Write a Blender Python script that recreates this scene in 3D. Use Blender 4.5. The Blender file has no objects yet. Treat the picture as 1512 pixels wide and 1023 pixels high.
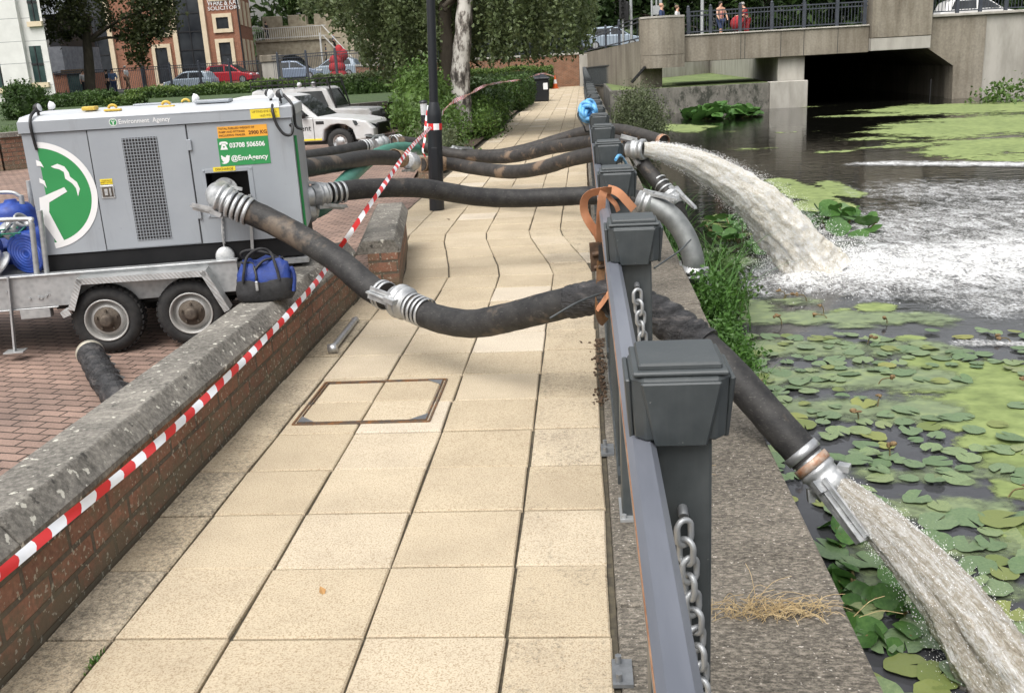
import bpy, math, random
import numpy as np
from mathutils import Vector, Matrix
random.seed(11); rng = np.random.default_rng(11)
R = math.radians
SC = bpy.context.scene
COL = SC.collection
# ------------------------------------------------------------------ camera
F, CX, CY, H = 1428.0, 756.0, 511.5, 1.8
_Y = np.array([102.0, 426.5, -F]); _Y /= np.linalg.norm(_Y)
_U = np.cross(np.array([1, .055, 0.]), _Y); _U /= np.linalg.norm(_U)
if _U[1] < 0: _U = -_U
_X = np.cross(_Y, _U)
RM = np.stack([_X, _Y, _U]); C0 = np.array([0, 0, H])
def ray(px, py): return RM @ np.array([px - CX, CY - py, -F])
def G(px, py, z=0.):                       # where a sight line meets level z
    d = ray(px, py); return C0 + d * ((z - H) / d[2])
def D(px, py, y):                          # where it meets the upright plane at distance y
    d = ray(px, py); return C0 + d * (y / d[1])
cam_d = bpy.data.cameras.new('camera'); cam = bpy.data.objects.new('camera', cam_d); COL.objects.link(cam)
cam_d.sensor_fit = 'HORIZONTAL'; cam_d.sensor_width = 36; cam_d.lens = 36 * F / 1512
cam_d.clip_start = .05; cam_d.clip_end = 3000
cam.matrix_world = Matrix.Translation((0, 0, H)) @ Matrix(RM.tolist()).to_4x4()
SC.camera = cam
# ------------------------------------------------------------------ materials
MATS = {}
def rgba(c): return (c[0], c[1], c[2], 1)
class NT:
    def __init__(s, name):
        s.m = bpy.data.materials.new(name); s.m.use_nodes = True
        s.t = s.m.node_tree; s.n = s.t.nodes; s.n.clear()
        s.out = s.new('ShaderNodeOutputMaterial'); s.b = s.new('ShaderNodeBsdfPrincipled')
        s.link(s.b.outputs[0], s.out.inputs[0]); MATS[name] = s.m
        s._tc = None
    def new(s, t, **k):
        n = s.n.new(t)
        for a, v in k.items(): setattr(n, a, v)
        return n
    def link(s, a, b): s.t.links.new(a, b)
    def co(s, scale=(1, 1, 1), rot=(0, 0, 0), loc=(0, 0, 0)):
        if s._tc is None: s._tc = s.new('ShaderNodeTexCoord')
        mp = s.new('ShaderNodeMapping'); mp.inputs['Scale'].default_value = scale
        mp.inputs['Rotation'].default_value = rot; mp.inputs['Location'].default_value = loc
        s.link(s._tc.outputs['Object'], mp.inputs['Vector']); return mp.outputs[0]
    def noise(s, scale, detail=4, rough=.6, vec=None, dist=0):
        n = s.new('ShaderNodeTexNoise'); n.inputs['Scale'].default_value = scale
        n.inputs['Detail'].default_value = detail; n.inputs['Roughness'].default_value = rough
        n.inputs['Distortion'].default_value = dist
        s.link(vec if vec is not None else s.co(), n.inputs['Vector']); return n.outputs[0]
    def voro(s, scale, vec=None, feature='F1', out=0):
        n = s.new('ShaderNodeTexVoronoi'); n.feature = feature; n.inputs['Scale'].default_value = scale
        s.link(vec if vec is not None else s.co(), n.inputs['Vector']); return n.outputs[out]
    def ramp(s, fac, stops):
        r = s.new('ShaderNodeValToRGB'); e = r.color_ramp.elements
        while len(e) < len(stops): e.new(.5)
        for i, (p, c) in enumerate(stops):
            e[i].position = p; e[i].color = rgba(c) if not isinstance(c, (int, float)) else (c, c, c, 1)
        s.link(fac, r.inputs[0]); return r.outputs[0]
    def mix(s, fac, a, b, mode='MIX'):
        m = s.new('ShaderNodeMix'); m.data_type = 'RGBA'; m.blend_type = mode
        for sock, v in ((m.inputs[0], fac), (m.inputs[6], a), (m.inputs[7], b)):
            if hasattr(v, 'is_linked'): s.link(v, sock)
            elif isinstance(v, (int, float)): sock.default_value = v
            else: sock.default_value = rgba(v)
        return m.outputs[2]
    def math(s, op, a, b=0.):
        m = s.new('ShaderNodeMath'); m.operation = op
        for sock, v in ((m.inputs[0], a), (m.inputs[1], b)):
            if hasattr(v, 'is_linked'): s.link(v, sock)
            else: sock.default_value = v
        return m.outputs[0]
    def attr(s, name):
        a = s.new('ShaderNodeAttribute'); a.attribute_name = name; return a
    def set(s, base=None, rough=None, metal=None, spec=None, trans=None, ior=None):
        for k, v in (('Base Color', base), ('Roughness', rough), ('Metallic', metal), ('Specular IOR Level', spec),
                     ('Transmission Weight', trans), ('IOR', ior)):
            if v is None: continue
            sock = s.b.inputs[k]
            if hasattr(v, 'is_linked'): s.link(v, sock)
            elif isinstance(v, (int, float)): sock.default_value = v
            else: sock.default_value = rgba(v)
    def bump(s, h, strength=.4, dist=.01, prev=None):
        b = s.new('ShaderNodeBump'); b.inputs['Strength'].default_value = strength
        b.inputs['Distance'].default_value = dist; s.link(h, b.inputs['Height'])
        if prev is not None: s.link(prev, b.inputs['Normal'])
        s.link(b.outputs[0], s.b.inputs['Normal']); return b.outputs[0]
def simple(name, c1, c2=None, scale=6, rough=.6, metal=0., bump=0, bscale=60, lo=.35, hi=.65, spec=None, bd=.004, detail=5, stretch=(1, 1, 1), rvar=0):
    t = NT(name); c2 = c2 or tuple(x * .8 for x in c1)
    nz = t.noise(scale, detail, vec=t.co(stretch))
    t.set(t.ramp(nz, [(lo, c1), (hi, c2)]), rough, metal, spec)
    if rvar: t.set(rough=t.ramp(nz, [(lo, rough), (hi, min(1, rough + rvar))]))
    if bump: t.bump(t.noise(bscale, 4, vec=t.co(stretch)), bump, bd)
    return t.m
def leaf_mat(name, c1, c2, c3=None, scale=1.2, rough=.45, tr=.25, rnd=0.):
    t = NT(name); c3 = c3 or c1
    a = t.noise(scale, 3); b = t.noise(scale * 14, 2)
    f = t.math('ADD', t.math('MULTIPLY', a, .55), t.math('MULTIPLY', b, .45))
    c = t.ramp(f, [(.36, c1), (.5, c2), (.64, c3)])
    if rnd:
        oi = t.new('ShaderNodeObjectInfo'); c = t.mix(1., c, t.ramp(oi.outputs['Random'], [(0, (1 - rnd, 1 - rnd * .7, 1 - rnd)), (.5, (1, 1, 1)), (.8, (1 + rnd, 1 + rnd * .7, 1 + rnd * .3)), (1, (1 + rnd * 1.3, 1 + rnd * .5, 1.))]), 'MULTIPLY')
    t.set(c, rough, spec=.35)
    tr_ = t.new('ShaderNodeBsdfTranslucent'); t.link(c, tr_.inputs[0])
    mx = t.new('ShaderNodeMixShader'); mx.inputs[0].default_value = tr
    t.link(t.b.outputs[0], mx.inputs[1]); t.link(tr_.outputs[0], mx.inputs[2]); t.link(mx.outputs[0], t.out.inputs[0])
    return t.m
# ------------------------------------------------------------------ mesh helpers
WM = {}
def link(o, parent=None, label=None, cat=None, group=None, kind=None):
    COL.objects.link(o)
    if parent: o.parent = parent
    if label: o['label'] = label
    if cat: o['category'] = cat
    if group: o['group'] = group
    if kind: o['kind'] = kind
    return o
def thing(name, label, cat, loc=(0, 0, 0), rz=0., group=None):
    o = bpy.data.objects.new(name, None); o.location = [float(x) for x in loc]; o.rotation_euler = (0, 0, rz); o.empty_display_size = .2
    link(o, None, label, cat, group)
    WM[o.name] = Matrix.Translation(o.location) @ Matrix.Rotation(rz, 4, 'Z'); return o
def wm(o): return WM.get(o.name, Matrix.Identity(4))
def mats(ms):
    return [MATS[m] if isinstance(m, str) else m for m in (ms if isinstance(ms, (list, tuple)) else [ms])]
def frame(d):
    d = Vector(d).normalized(); a = Vector((0, 0, 1)) if abs(d.z) < .9 else Vector((1, 0, 0))
    u = d.cross(a).normalized(); return d, u, d.cross(u).normalized()
class MB:
    def __init__(s): s.v = []; s.f = []; s.m = []; s.s = []
    def add(s, vs, fs, m=0, smooth=False):
        o = len(s.v); s.v += [tuple(float(c) for c in v) for v in vs]
        for f in fs: s.f.append([i + o for i in f]); s.m.append(m); s.s.append(smooth)
        return s
    def box(s, lo, hi, m=0, M=None):
        x0, y0, z0 = lo; x1, y1, z1 = hi
        vs = [(x0, y0, z0), (x1, y0, z0), (x1, y1, z0), (x0, y1, z0), (x0, y0, z1), (x1, y0, z1), (x1, y1, z1), (x0, y1, z1)]
        if M is not None: vs = [M @ Vector(v) for v in vs]
        return s.add(vs, [(0, 3, 2, 1), (4, 5, 6, 7), (0, 1, 5, 4), (1, 2, 6, 5), (2, 3, 7, 6), (3, 0, 4, 7)], m)
    def obox(s, a, b, w, h, m=0):          # bar of section w x h from a to b
        a, b = Vector(a), Vector(b); d, u, v = frame(b - a)
        vs = [p + u * sx * w / 2 + v * sy * h / 2 for p in (a, b) for sx, sy in ((-1, -1), (1, -1), (1, 1), (-1, 1))]
        return s.add(vs, [(0, 3, 2, 1), (4, 5, 6, 7), (0, 1, 5, 4), (1, 2, 6, 5), (2, 3, 7, 6), (3, 0, 4, 7)], m)
    def loft(s, rings, m=0, smooth=True, caps=True, closed=False):
        n = len(rings[0]); vs = [v for r in rings for v in r]; fs = []
        k = len(rings)
        for i in range(k if closed else k - 1):
            j = (i + 1) % k
            for q in range(n): fs.append((i * n + q, i * n + (q + 1) % n, j * n + (q + 1) % n, j * n + q))
        s.add(vs, fs, m, smooth)
        if caps and not closed:
            s.add(rings[0], [tuple(range(n))[::-1]], m); s.add(rings[-1], [tuple(range(n))], m)
        return s
    def tube(s, pts, r, n=10, m=0, caps=True, closed=False, smooth=True, sq=None):
        pts = [Vector([float(c) for c in p]) for p in pts]; k = len(pts)
        rr = r if isinstance(r, (list, tuple, np.ndarray)) else [r] * k
        T = []
        for i in range(k):
            a = pts[(i - 1) % k] if (closed or i > 0) else pts[i]; b = pts[(i + 1) % k] if (closed or i < k - 1) else pts[i]
            T.append((b - a).normalized())
        _, u, _ = frame(T[0]); rings = []
        for i in range(k):
            u = (u - T[i] * u.dot(T[i])).normalized(); w = T[i].cross(u)
            rings.append([pts[i] + (u * math.cos(2 * math.pi * q / n) + w * math.sin(2 * math.pi * q / n)) * float(rr[i]) for q in range(n)])
        return s.loft(rings, m, smooth, caps, closed)
    def cyl(s, a, b, r, r2=None, n=16, m=0): return s.tube([a, b], [r, r if r2 is None else r2], n, m)
    def lathe(s, prof, o=(0, 0, 0), axis=(0, 0, 1), n=24, m=0, smooth=True, caps=True):
        d, u, v = frame(axis); o = Vector([float(c) for c in o]); rings = []
        for r, z in prof:
            rings.append([o + d * z + (u * math.cos(2 * math.pi * q / n) + v * math.sin(2 * math.pi * q / n)) * max(r, 1e-4) for q in range(n)])
        # frame is (d,u,v) right handed: keep winding outward
        return s.loft(rings, m, smooth, caps)
    def prism(s, poly, fn, d0, d1, m=0):   # polygon (a,b) extruded along third coordinate through fn(a,b,d)
        n = len(poly); A = [fn(a, b, d0) for a, b in poly]; B = [fn(a, b, d1) for a, b in poly]
        return s.add(A + B, [tuple(range(n)), tuple(range(2 * n - 1, n - 1, -1))] + [(i, i + n, (i + 1) % n + n, (i + 1) % n) for i in range(n)], m)
    def ball(s, c, r, nu=10, nv=7, m=0):
        r = r if isinstance(r, (tuple, list)) else (r, r, r); rings = []
        for i in range(nv + 1):
            t = math.pi * i / nv; rr = max(math.sin(t), 1e-3)
            rings.append([(c[0] + r[0] * rr * math.cos(2 * math.pi * q / nu), c[1] + r[1] * rr * math.sin(2 * math.pi * q / nu), c[2] - r[2] * math.cos(t)) for q in range(nu)])
        return s.loft(rings, m, True, True)
    def build(s, name, mat, parent=None, local=False, origin=None, bevel=0, label=None, cat=None, group=None, kind=None, seg=1, fix=True):
        vs = s.v
        if parent is not None and not local:
            inv = wm(parent).inverted(); vs = [tuple(inv @ Vector(v)) for v in vs]
        if origin is not None: ox = [float(c) for c in origin]; vs = [(v[0] - ox[0], v[1] - ox[1], v[2] - ox[2]) for v in vs]
        me = bpy.data.meshes.new(name); me.from_pydata(vs, [], s.f)
        for m in mats(mat): me.materials.append(m)
        me.polygons.foreach_set('material_index', s.m); me.polygons.foreach_set('use_smooth', s.s)
        if fix:
            import bmesh
            bm = bmesh.new(); bm.from_mesh(me); bmesh.ops.remove_doubles(bm, verts=bm.verts, dist=1e-6) if bevel else None
            bmesh.ops.recalc_face_normals(bm, faces=bm.faces); bm.to_mesh(me); bm.free()
        me.update()
        o = bpy.data.objects.new(name, me)
        if origin is not None: o.location = ox
        link(o, parent, label, cat, group, kind)
        if parent is not None: WM[o.name] = wm(parent)
        elif origin is not None: WM[o.name] = Matrix.Translation(ox)
        if bevel:
            b = o.modifiers.new('bevel', 'BEVEL'); b.width = bevel; b.segments = seg; b.limit_method = 'ANGLE'; b.angle_limit = R(40)
        return o
def npmesh(name, V, Fq, mat, parent=None, origin=None, attrs=None, smooth=False, **k):
    V = np.asarray(V, dtype=np.float64); Fq = np.asarray(Fq, dtype=np.int32)
    if parent is not None:
        inv = np.array(wm(parent).inverted()); V = V @ inv[:3, :3].T + inv[:3, 3]
    if origin is not None: V = V - np.asarray(origin, float)
    me = bpy.data.meshes.new(name); nv, nf, c = len(V), len(Fq), Fq.shape[1]
    me.vertices.add(nv); me.vertices.foreach_set('co', V.astype(np.float32).ravel())
    me.loops.add(nf * c); me.loops.foreach_set('vertex_index', Fq.ravel())
    me.polygons.add(nf); me.polygons.foreach_set('loop_start', np.arange(0, nf * c, c, dtype=np.int32))
    me.polygons.foreach_set('use_smooth', np.full(nf, smooth))
    for m in mats(mat): me.materials.append(m)
    for an, av in (attrs or {}).items():
        a = me.attributes.new(an, 'FLOAT', 'POINT'); a.data.foreach_set('value', np.asarray(av, np.float32))
    me.update(calc_edges=True); me.validate()
    o = bpy.data.objects.new(name, me)
    if origin is not None: o.location = [float(x) for x in origin]
    link(o, parent, k.get('label'), k.get('cat'), k.get('group'), k.get('kind'))
    if parent is not None: WM[o.name] = wm(parent)
    return o
def kids(o): return [c for c in bpy.data.objects if c.parent == o]
def copy_tree(o, parent=None):
    c = o.copy(); COL.objects.link(c)
    if parent: c.parent = parent
    for ch in kids(o): copy_tree(ch, c)
    return c
def cr(pts, n=8):                          # Catmull-Rom through points
    P = [np.asarray(p, float) for p in pts]; P = [2 * P[0] - P[1]] + P + [2 * P[-1] - P[-2]]; out = []
    for i in range(1, len(P) - 2):
        for k in range(n):
            t = k / n; a, b, c, d = P[i - 1:i + 3]
            out.append(.5 * (2 * b + (c - a) * t + (2 * a - 5 * b + 4 * c - d) * t * t + (3 * b - a - 3 * c + d) * t ** 3))
    out.append(P[-2]); return out
def px(*lst): return [D(*p) for p in lst]  # (px, py, distance) -> points
# foliage: many small folded leaf faces
def leaf_geo(P, size, up=.3, asp=.55, droop=0.):
    n = len(P); d = rng.normal(size=(n, 3)); d[:, 2] -= droop; d /= np.linalg.norm(d, axis=1)[:, None]
    nrm = rng.normal(size=(n, 3)); nrm[:, 2] += up * 3; sd = np.cross(d, nrm); sd /= np.linalg.norm(sd, axis=1)[:, None] + 1e-9
    nn = np.cross(sd, d)
    s = size * rng.uniform(.6, 1.3, n)[:, None]
    a = P - d * s * .5; b = P + d * s * .5; l = P + sd * s * asp * .5 + nn * s * .1; r = P - sd * s * asp * .5 + nn * s * .1
    V = np.stack([a, l, b, r], 1).reshape(-1, 3); return V, np.arange(4 * n).reshape(-1, 4)
def clumps(c, r, k, per, sig, lo=.45, hi=1.):
    d = rng.normal(size=(k, 3)); d /= np.linalg.norm(d, axis=1)[:, None]
    cc = np.asarray(c, float) + d * np.asarray(r, float) * (rng.uniform(lo ** 2, hi ** 2, k) ** .5)[:, None]
    per_ = rng.integers(int(per * .5), int(per * 1.5) + 1, k)
    return np.repeat(cc, per_, 0) + rng.normal(size=(per_.sum(), 3)) * sig * np.repeat(rng.uniform(.6, 1.3, k), per_)[:, None]
def text(body, size, M, mat, parent, name='lettering', bold=0., sx=1., align='CENTER', ext=.0006, width=None):
    cu = bpy.data.curves.new(name, 'FONT'); cu.body = body; cu.size = size; cu.align_x = align; cu.align_y = 'CENTER'
    cu.extrude = ext; cu.offset = bold; cu.resolution_u = 3; cu.materials.append(mats(mat)[0])
    tmp = bpy.data.objects.new(name, cu); COL.objects.link(tmp); bpy.context.view_layer.update()
    me = bpy.data.meshes.new_from_object(tmp.evaluated_get(bpy.context.evaluated_depsgraph_get())); bpy.data.objects.remove(tmp)
    if width:
        xs_ = [v.co.x for v in me.vertices]; sx = width / (max(xs_) - min(xs_))
    o = bpy.data.objects.new(name, me); link(o, parent)
    Mw = M @ Matrix.Diagonal((sx, 1, 1, 1))
    o.matrix_local = Mw; return o
# ------------------------------------------------------------------ light
SUN_EL, SUN_AZ = 58, 205                   # azimuth measured from +Y towards +X
w = bpy.data.worlds.new('World'); SC.world = w; w.use_nodes = True
nt = w.node_tree; bg = nt.nodes['Background']
sky = nt.nodes.new('ShaderNodeTexSky'); sky.sky_type = 'NISHITA'; sky.sun_disc = False
sky.sun_elevation = R(SUN_EL); sky.sun_rotation = R(SUN_AZ); sky.air_density = 1.6; sky.dust_density = 6; sky.ozone_density = .6
hs = nt.nodes.new('ShaderNodeHueSaturation'); hs.inputs['Saturation'].default_value = .22
nt.links.new(sky.outputs[0], hs.inputs['Color']); nt.links.new(hs.outputs[0], bg.inputs[0]); bg.inputs[1].default_value = .15
sd = bpy.data.lights.new('sun', 'SUN'); sd.energy = 1.0; sd.angle = R(45); sd.color = (1, .97, .93)
so = bpy.data.objects.new('sun', sd); COL.objects.link(so)
dv = Vector((math.sin(R(SUN_AZ)) * math.cos(R(SUN_EL)), math.cos(R(SUN_AZ)) * math.cos(R(SUN_EL)), math.sin(R(SUN_EL))))
so.rotation_euler = dv.to_track_quat('Z', 'Y').to_euler()
SC.view_settings.view_transform = 'Standard'; SC.view_settings.look = 'None'; SC.view_settings.exposure = EXPO = 0.58
SC.cycles.max_bounces = 7; SC.cycles.transparent_max_bounces = 12; SC.cycles.caustics_reflective = False; SC.cycles.caustics_refractive = False
try: SC.cycles.use_denoising = True
except Exception: pass
WZ = -.75                                  # river level
# ------------------------------------------------------------------ materials of the setting
t = NT('slab'); col = t.attr('tone').outputs['Fac']; dirt = t.attr('dirt').outputs['Fac']
base = t.ramp(col, [(0, (.437, .366, .266)), (.5, (.492, .418, .312)), (1, (.562, .50, .415))])
sp = t.ramp(t.noise(160, 3, .7), [(.34, (.58, .50, .40)), (.5, (1, 1, 1)), (.72, (1.15, 1.13, 1.08))])
big = t.ramp(t.noise(2.2, 5, .65), [(.3, (.86, .85, .83)), (.6, (1.02, 1.02, 1.0))])
c = t.mix(1., t.mix(1., base, sp, 'MULTIPLY'), big, 'MULTIPLY')
lich = t.math('ADD', t.math('MULTIPLY', dirt, .25), t.math('MULTIPLY', t.noise(48, 7, .8), .62))
lich = t.math('ADD', lich, t.math('MULTIPLY', t.noise(5, 4, .6), .22))
lf = t.ramp(lich, [(.61, 0), (.74, 1)])
c = t.mix(t.math('MULTIPLY', lf, .8), c, (.075, .068, .054)); t.set(c, .86, spec=.3)
t.bump(t.noise(130, 4, .7), .35, .004)
simple('joint', (.045, .038, .028), (.10, .085, .055), 30, .95, bump=.5)
t = NT('paver'); v = t.co(rot=(0, 0, R(12)))
br = t.new('ShaderNodeTexBrick'); br.inputs['Scale'].default_value = 1; br.inputs['Brick Width'].default_value = .175; br.inputs['Row Height'].default_value = .087
br.inputs['Mortar Size'].default_value = .007; br.inputs['Mortar Smooth'].default_value = .3; br.inputs['Bias'].default_value = -.1
br.inputs['Color1'].default_value = (.33, .235, .195, 1); br.inputs['Color2'].default_value = (.245, .175, .147, 1); br.inputs['Mortar'].default_value = (.05, .04, .034, 1)
t.link(v, br.inputs['Vector'])
c = t.mix(1., br.outputs[0], t.ramp(t.noise(1.1, 6, .65), [(.3, (.62, .62, .62)), (.65, (1.15, 1.1, 1.05))]), 'MULTIPLY')
c = t.mix(1., c, t.ramp(t.noise(90, 3), [(.3, (.7, .7, .7)), (.7, (1.15, 1.15, 1.15))]), 'MULTIPLY')
t.set(c, .85, spec=.3); t.bump(t.math('ADD', t.math('MULTIPLY', br.outputs[1], -1.), t.math('MULTIPLY', t.noise(70, 3), .35)), .6, .006)
def brick_mat(name, a, b, mortar, lichen=0., w_=.225, h_=.075, m_=.010, dark=(.6, 1.1)):
    t = NT(name); tc = t.co(); sx = t.new('ShaderNodeSeparateXYZ'); t.link(tc, sx.inputs[0])
    cb = t.new('ShaderNodeCombineXYZ'); t.link(t.math('ADD', sx.outputs[0], sx.outputs[1]), cb.inputs[0]); t.link(sx.outputs[2], cb.inputs[1])
    br = t.new('ShaderNodeTexBrick'); br.inputs['Scale'].default_value = 1; br.inputs['Brick Width'].default_value = w_; br.inputs['Row Height'].default_value = h_
    br.inputs['Mortar Size'].default_value = m_; br.inputs['Mortar Smooth'].default_value = .25
    br.inputs['Color1'].default_value = rgba(a); br.inputs['Color2'].default_value = rgba(b); br.inputs['Mortar'].default_value = rgba(mortar)
    t.link(cb.outputs[0], br.inputs['Vector'])
    c = t.mix(1., br.outputs[0], t.ramp(t.noise(1.7, 6, .7), [(.3, (dark[0],) * 3), (.68, (dark[1],) * 3)]), 'MULTIPLY')
    c = t.mix(1., c, t.ramp(t.noise(55, 3), [(.3, (.75, .75, .75)), (.7, (1.12, 1.12, 1.12))]), 'MULTIPLY')
    if lichen:
        lo = t.ramp(sx.outputs[2], [(0., 1.), (.24, .25)])
        f = t.ramp(t.math('ADD', t.math('MULTIPLY', t.noise(11, 7, .75), .85), t.math('MULTIPLY', lo, .24)), [(.47, 0), (.64, 1)])
        c = t.mix(t.math('MULTIPLY', f, .85), c, (.15, .125, .085))
        c = t.mix(t.math('MULTIPLY', t.ramp(t.noise(50, 3, .5), [(.62, 0), (.66, 1)]), .75), c, (.44, .41, .33))
    t.set(c, .88, spec=.3)
    t.bump(t.math('ADD', t.math('MULTIPLY', br.outputs[1], -1.), t.math('MULTIPLY', t.noise(60, 4), .5)), .7, .008); return t.m
brick_mat('garden_brick', (.335, .165, .11), (.235, .125, .088), (.13, .108, .085), 1., .30, .098, .012)
brick_mat('office_brick', (.36, .14, .075), (.28, .105, .06), (.30, .22, .17), dark=(.8, 1.08))
brick_mat('road_wall_brick', (.32, .135, .07), (.22, .10, .055), (.30, .25, .19), dark=(.65, 1.1))
t = NT('coping'); n1 = t.noise(3.5, 7, .7); n2 = t.noise(45, 5, .7)
c = t.mix(.42, t.ramp(n1, [(.36, (.085, .080, .070)), (.5, (.18, .168, .148)), (.63, (.30, .28, .245))]), t.ramp(n2, [(.38, (.06, .057, .052)), (.5, (.175, .163, .145)), (.62, (.34, .32, .28))]))
c = t.mix(t.math('MULTIPLY', t.ramp(t.noise(21, 4, .55), [(.63, 0), (.66, 1)]), .9), c, (.56, .54, .47))
c = t.mix(t.math('MULTIPLY', t.ramp(t.noise(17, 4, .6, vec=t.co(loc=(5, 3, 2))), [(.64, 0), (.69, 1)]), .8), c, (.045, .043, .04))
t.set(c, .92, spec=.25); t.bump(t.noise(60, 5, .75), .6, .007)
t = NT('quay_stone'); n1 = t.noise(1.6, 8, .72, vec=t.co((.7, 1.6, 1))); n2 = t.noise(58, 6, .8, vec=t.co((.6, 1.3, 1))); n3 = t.voro(95)
c = t.mix(.55, t.ramp(n1, [(.36, (.085, .075, .060)), (.52, (.145, .13, .107)), (.65, (.22, .195, .16))]), t.ramp(n2, [(.40, (.028, .026, .022)), (.5, (.13, .115, .095)), (.60, (.34, .30, .245))]))
c = t.mix(1., c, t.ramp(n3, [(.1, (.65, .65, .65)), (.5, (1.1, 1.1, 1.1))]), 'MULTIPLY')
c = t.mix(t.math('MULTIPLY', t.ramp(t.noise(70, 2, .4), [(.69, 0), (.73, 1)]), .8), c, (.55, .50, .44))
t.set(c, .93, spec=.25); t.bump(t.noise(75, 5, .75), .7, .007)
t = NT('bridge_concrete'); st = t.noise(2.4, 7, .7, vec=t.co((1, 1, .09))); n2 = t.noise(.35, 4)
c = t.mix(.5, t.ramp(st, [(.34, (.12, .106, .084)), (.5, (.235, .212, .172)), (.64, (.34, .315, .265))]), t.ramp(n2, [(.35, (.15, .125, .095)), (.62, (.30, .265, .21))]))
c = t.mix(1., c, t.ramp(t.noise(12, 5), [(.3, (.8, .8, .8)), (.7, (1.1, 1.1, 1.1))]), 'MULTIPLY'); t.set(c, .9, spec=.25); t.bump(t.noise(9, 5), .3, .02)
simple('pale_concrete', (.30, .285, .25), (.42, .40, .36), 2.2, .9, bump=.3, bscale=20, stretch=(1, 1, .3))
simple('stone_wall', (.30, .26, .19), (.46, .41, .31), 2.2, .9, bump=.6, bscale=3, bd=.05)
simple('asphalt', (.05, .05, .05), (.07, .07, .068), 5, .85, bump=.3, bscale=90)
simple('lawn', (.03, .055, .016), (.055, .09, .025), 3, .9, bump=.5, bscale=60, bd=.02)
simple('soil', (.05, .036, .024), (.095, .07, .045), 12, .95, bump=.8, bscale=35, bd=.02)
simple('river_bed', (.03, .028, .02), (.05, .045, .03), 2, .95)
t = NT('water'); sx = t.new('ShaderNodeSeparateXYZ'); t.link(t.co(), sx.inputs[0])   # grey sky reflection painted into the murky colour by the quay, dark further out
reflect_tone = t.ramp(t.math('ADD', t.math('MULTIPLY', sx.outputs[1], .045), t.math('MULTIPLY', t.noise(.35, 3), .25)), [(.45, (.050, .051, .056)), (.70, (.020, .018, .015)), (.88, (.005, .005, .004))])
t.set(reflect_tone, .04, spec=.5, ior=1.33)
a = t.noise(2.2, 3, .5, vec=t.co((1., 2.4, 1))); b = t.noise(11, 3, .55, vec=t.co((1, 1.8, 1)))
f = t.bump(a, .035, .2); t.bump(b, .04, .03, f)
# ------------------------------------------------------------------ ground, courtyard, lawn, road
def sheet(name, poly, z, mat, kind='structure', thick=0.):
    m = MB()
    zs = z if callable(z) else (lambda x, y: z)
    m.add([(x, y, zs(x, y)) for x, y in poly], [tuple(range(len(poly)))]); return m.build(name, mat, kind=kind, fix=False)
m = MB()
prof = [(-900, -.06), (-2, -.06), (.70, -.06), (.701, -2.4), (75, -2.4), (76, .3), (900, .8)]
ys = [-30, 80, 140, 1500]
for yi in range(len(ys) - 1):
    for i in range(len(prof) - 1):
        (xa, za), (xb, zb) = prof[i], prof[i + 1]
        m.add([(xa, ys[yi], za), (xb, ys[yi], zb), (xb, ys[yi + 1], zb), (xa, ys[yi + 1], za)], [(0, 1, 2, 3)])
m.build('ground', 'soil', kind='structure', fix=False)
# courtyard: brick pavers
sheet('courtyard', [(-40, -6), (-1.96, -6), (-1.96, 9.6), (-2.36, 11), (-2.36, 16.4), (-2.9, 16.4), (-4.3, 30.6), (-40, 12)], -.012, 'paver')
def kink(y):                               # the slabs jog sideways with the low wall
    return -.33 * min(1, max(0, (y - 8.45) / 1.95)) + (.0023 * (y - 10.4) if y > 10.4 else 0)
# path slabs, every slab bedded separately
cols = [-1.885, -1.64, -1.23, -.775, -.302, .043]; colsf = [-2.34 + .33, -1.64, -1.23, -.775, -.302, .043, .36]
V, Fq, tone, dirt = [], [], [], []
def slab(x0, x1, y0, y1, d, z=0.):
    g = .005; gy = .0066; b = .006
    tt = rng.uniform(); tt = .95 if rng.uniform() < .06 else .15 + .5 * tt; dz = rng.normal() * .0016; tx, ty = rng.normal(size=2) * .002
    o = len(V); jx = rng.normal(size=4) * .0026
    for zz, i_ in ((-.05, 0), (z - b, 0), (z, b)):
        for q, (x, y) in enumerate(((x0 + g + i_, y0 + gy + i_), (x1 - g - i_, y0 + gy + i_), (x1 - g - i_, y1 - gy - i_), (x0 + g + i_, y1 - gy - i_))):
            V.append((x + kink(y) + jx[q], y, zz + (dz + tx * (x - x0) + ty * (y - y0) if zz > -.04 else 0))); tone.append(tt); dirt.append(d)
    Fq.append((o + 8, o + 9, o + 10, o + 11))
    for k in (0, 4):
        for q in range(4): Fq.append((o + k + q, o + k + (q + 1) % 4, o + k + 4 + (q + 1) % 4, o + k + 4 + q))
Y0, DY = 2.755, .4625
yk = [Y0 + DY * k for k in range(-9, 139)]
MH = (-1.595, -.858, 4.735, 5.435)         # the recessed cover stands here
for y in yk:
    far = y > 10.3; cs = colsf if far else cols
    for i in range(len(cs) - 1):
        d = .95 if (i == 0 and not far) else .72 if (i == len(cs) - 2) else (.42 if i == 0 or i >= len(cs) - 3 else .12)
        if far: d = .45 + .25 * rng.uniform()
        if not far and i < 2 and y > 8.0: d = max(d, .5)
        slab(cs[i], cs[i + 1], y, y + DY, min(1, d * rng.uniform(.75, 1.15)))
        if 8.4 < y < 10.4 and i == len(cs) - 2: slab(.043, .36, y, y + DY, .8)
path = npmesh('path', V, Fq, 'slab', attrs={'tone': tone, 'dirt': dirt}, kind='structure')
sheet('path_bed', [(-2.0, -2), (.06, -2), (.06, 9), (-.0, 10.5), (.1, 67), (-2.6, 67), (-2.5, 10.5), (-2.0, 8.6)], -.016, 'joint')
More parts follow.
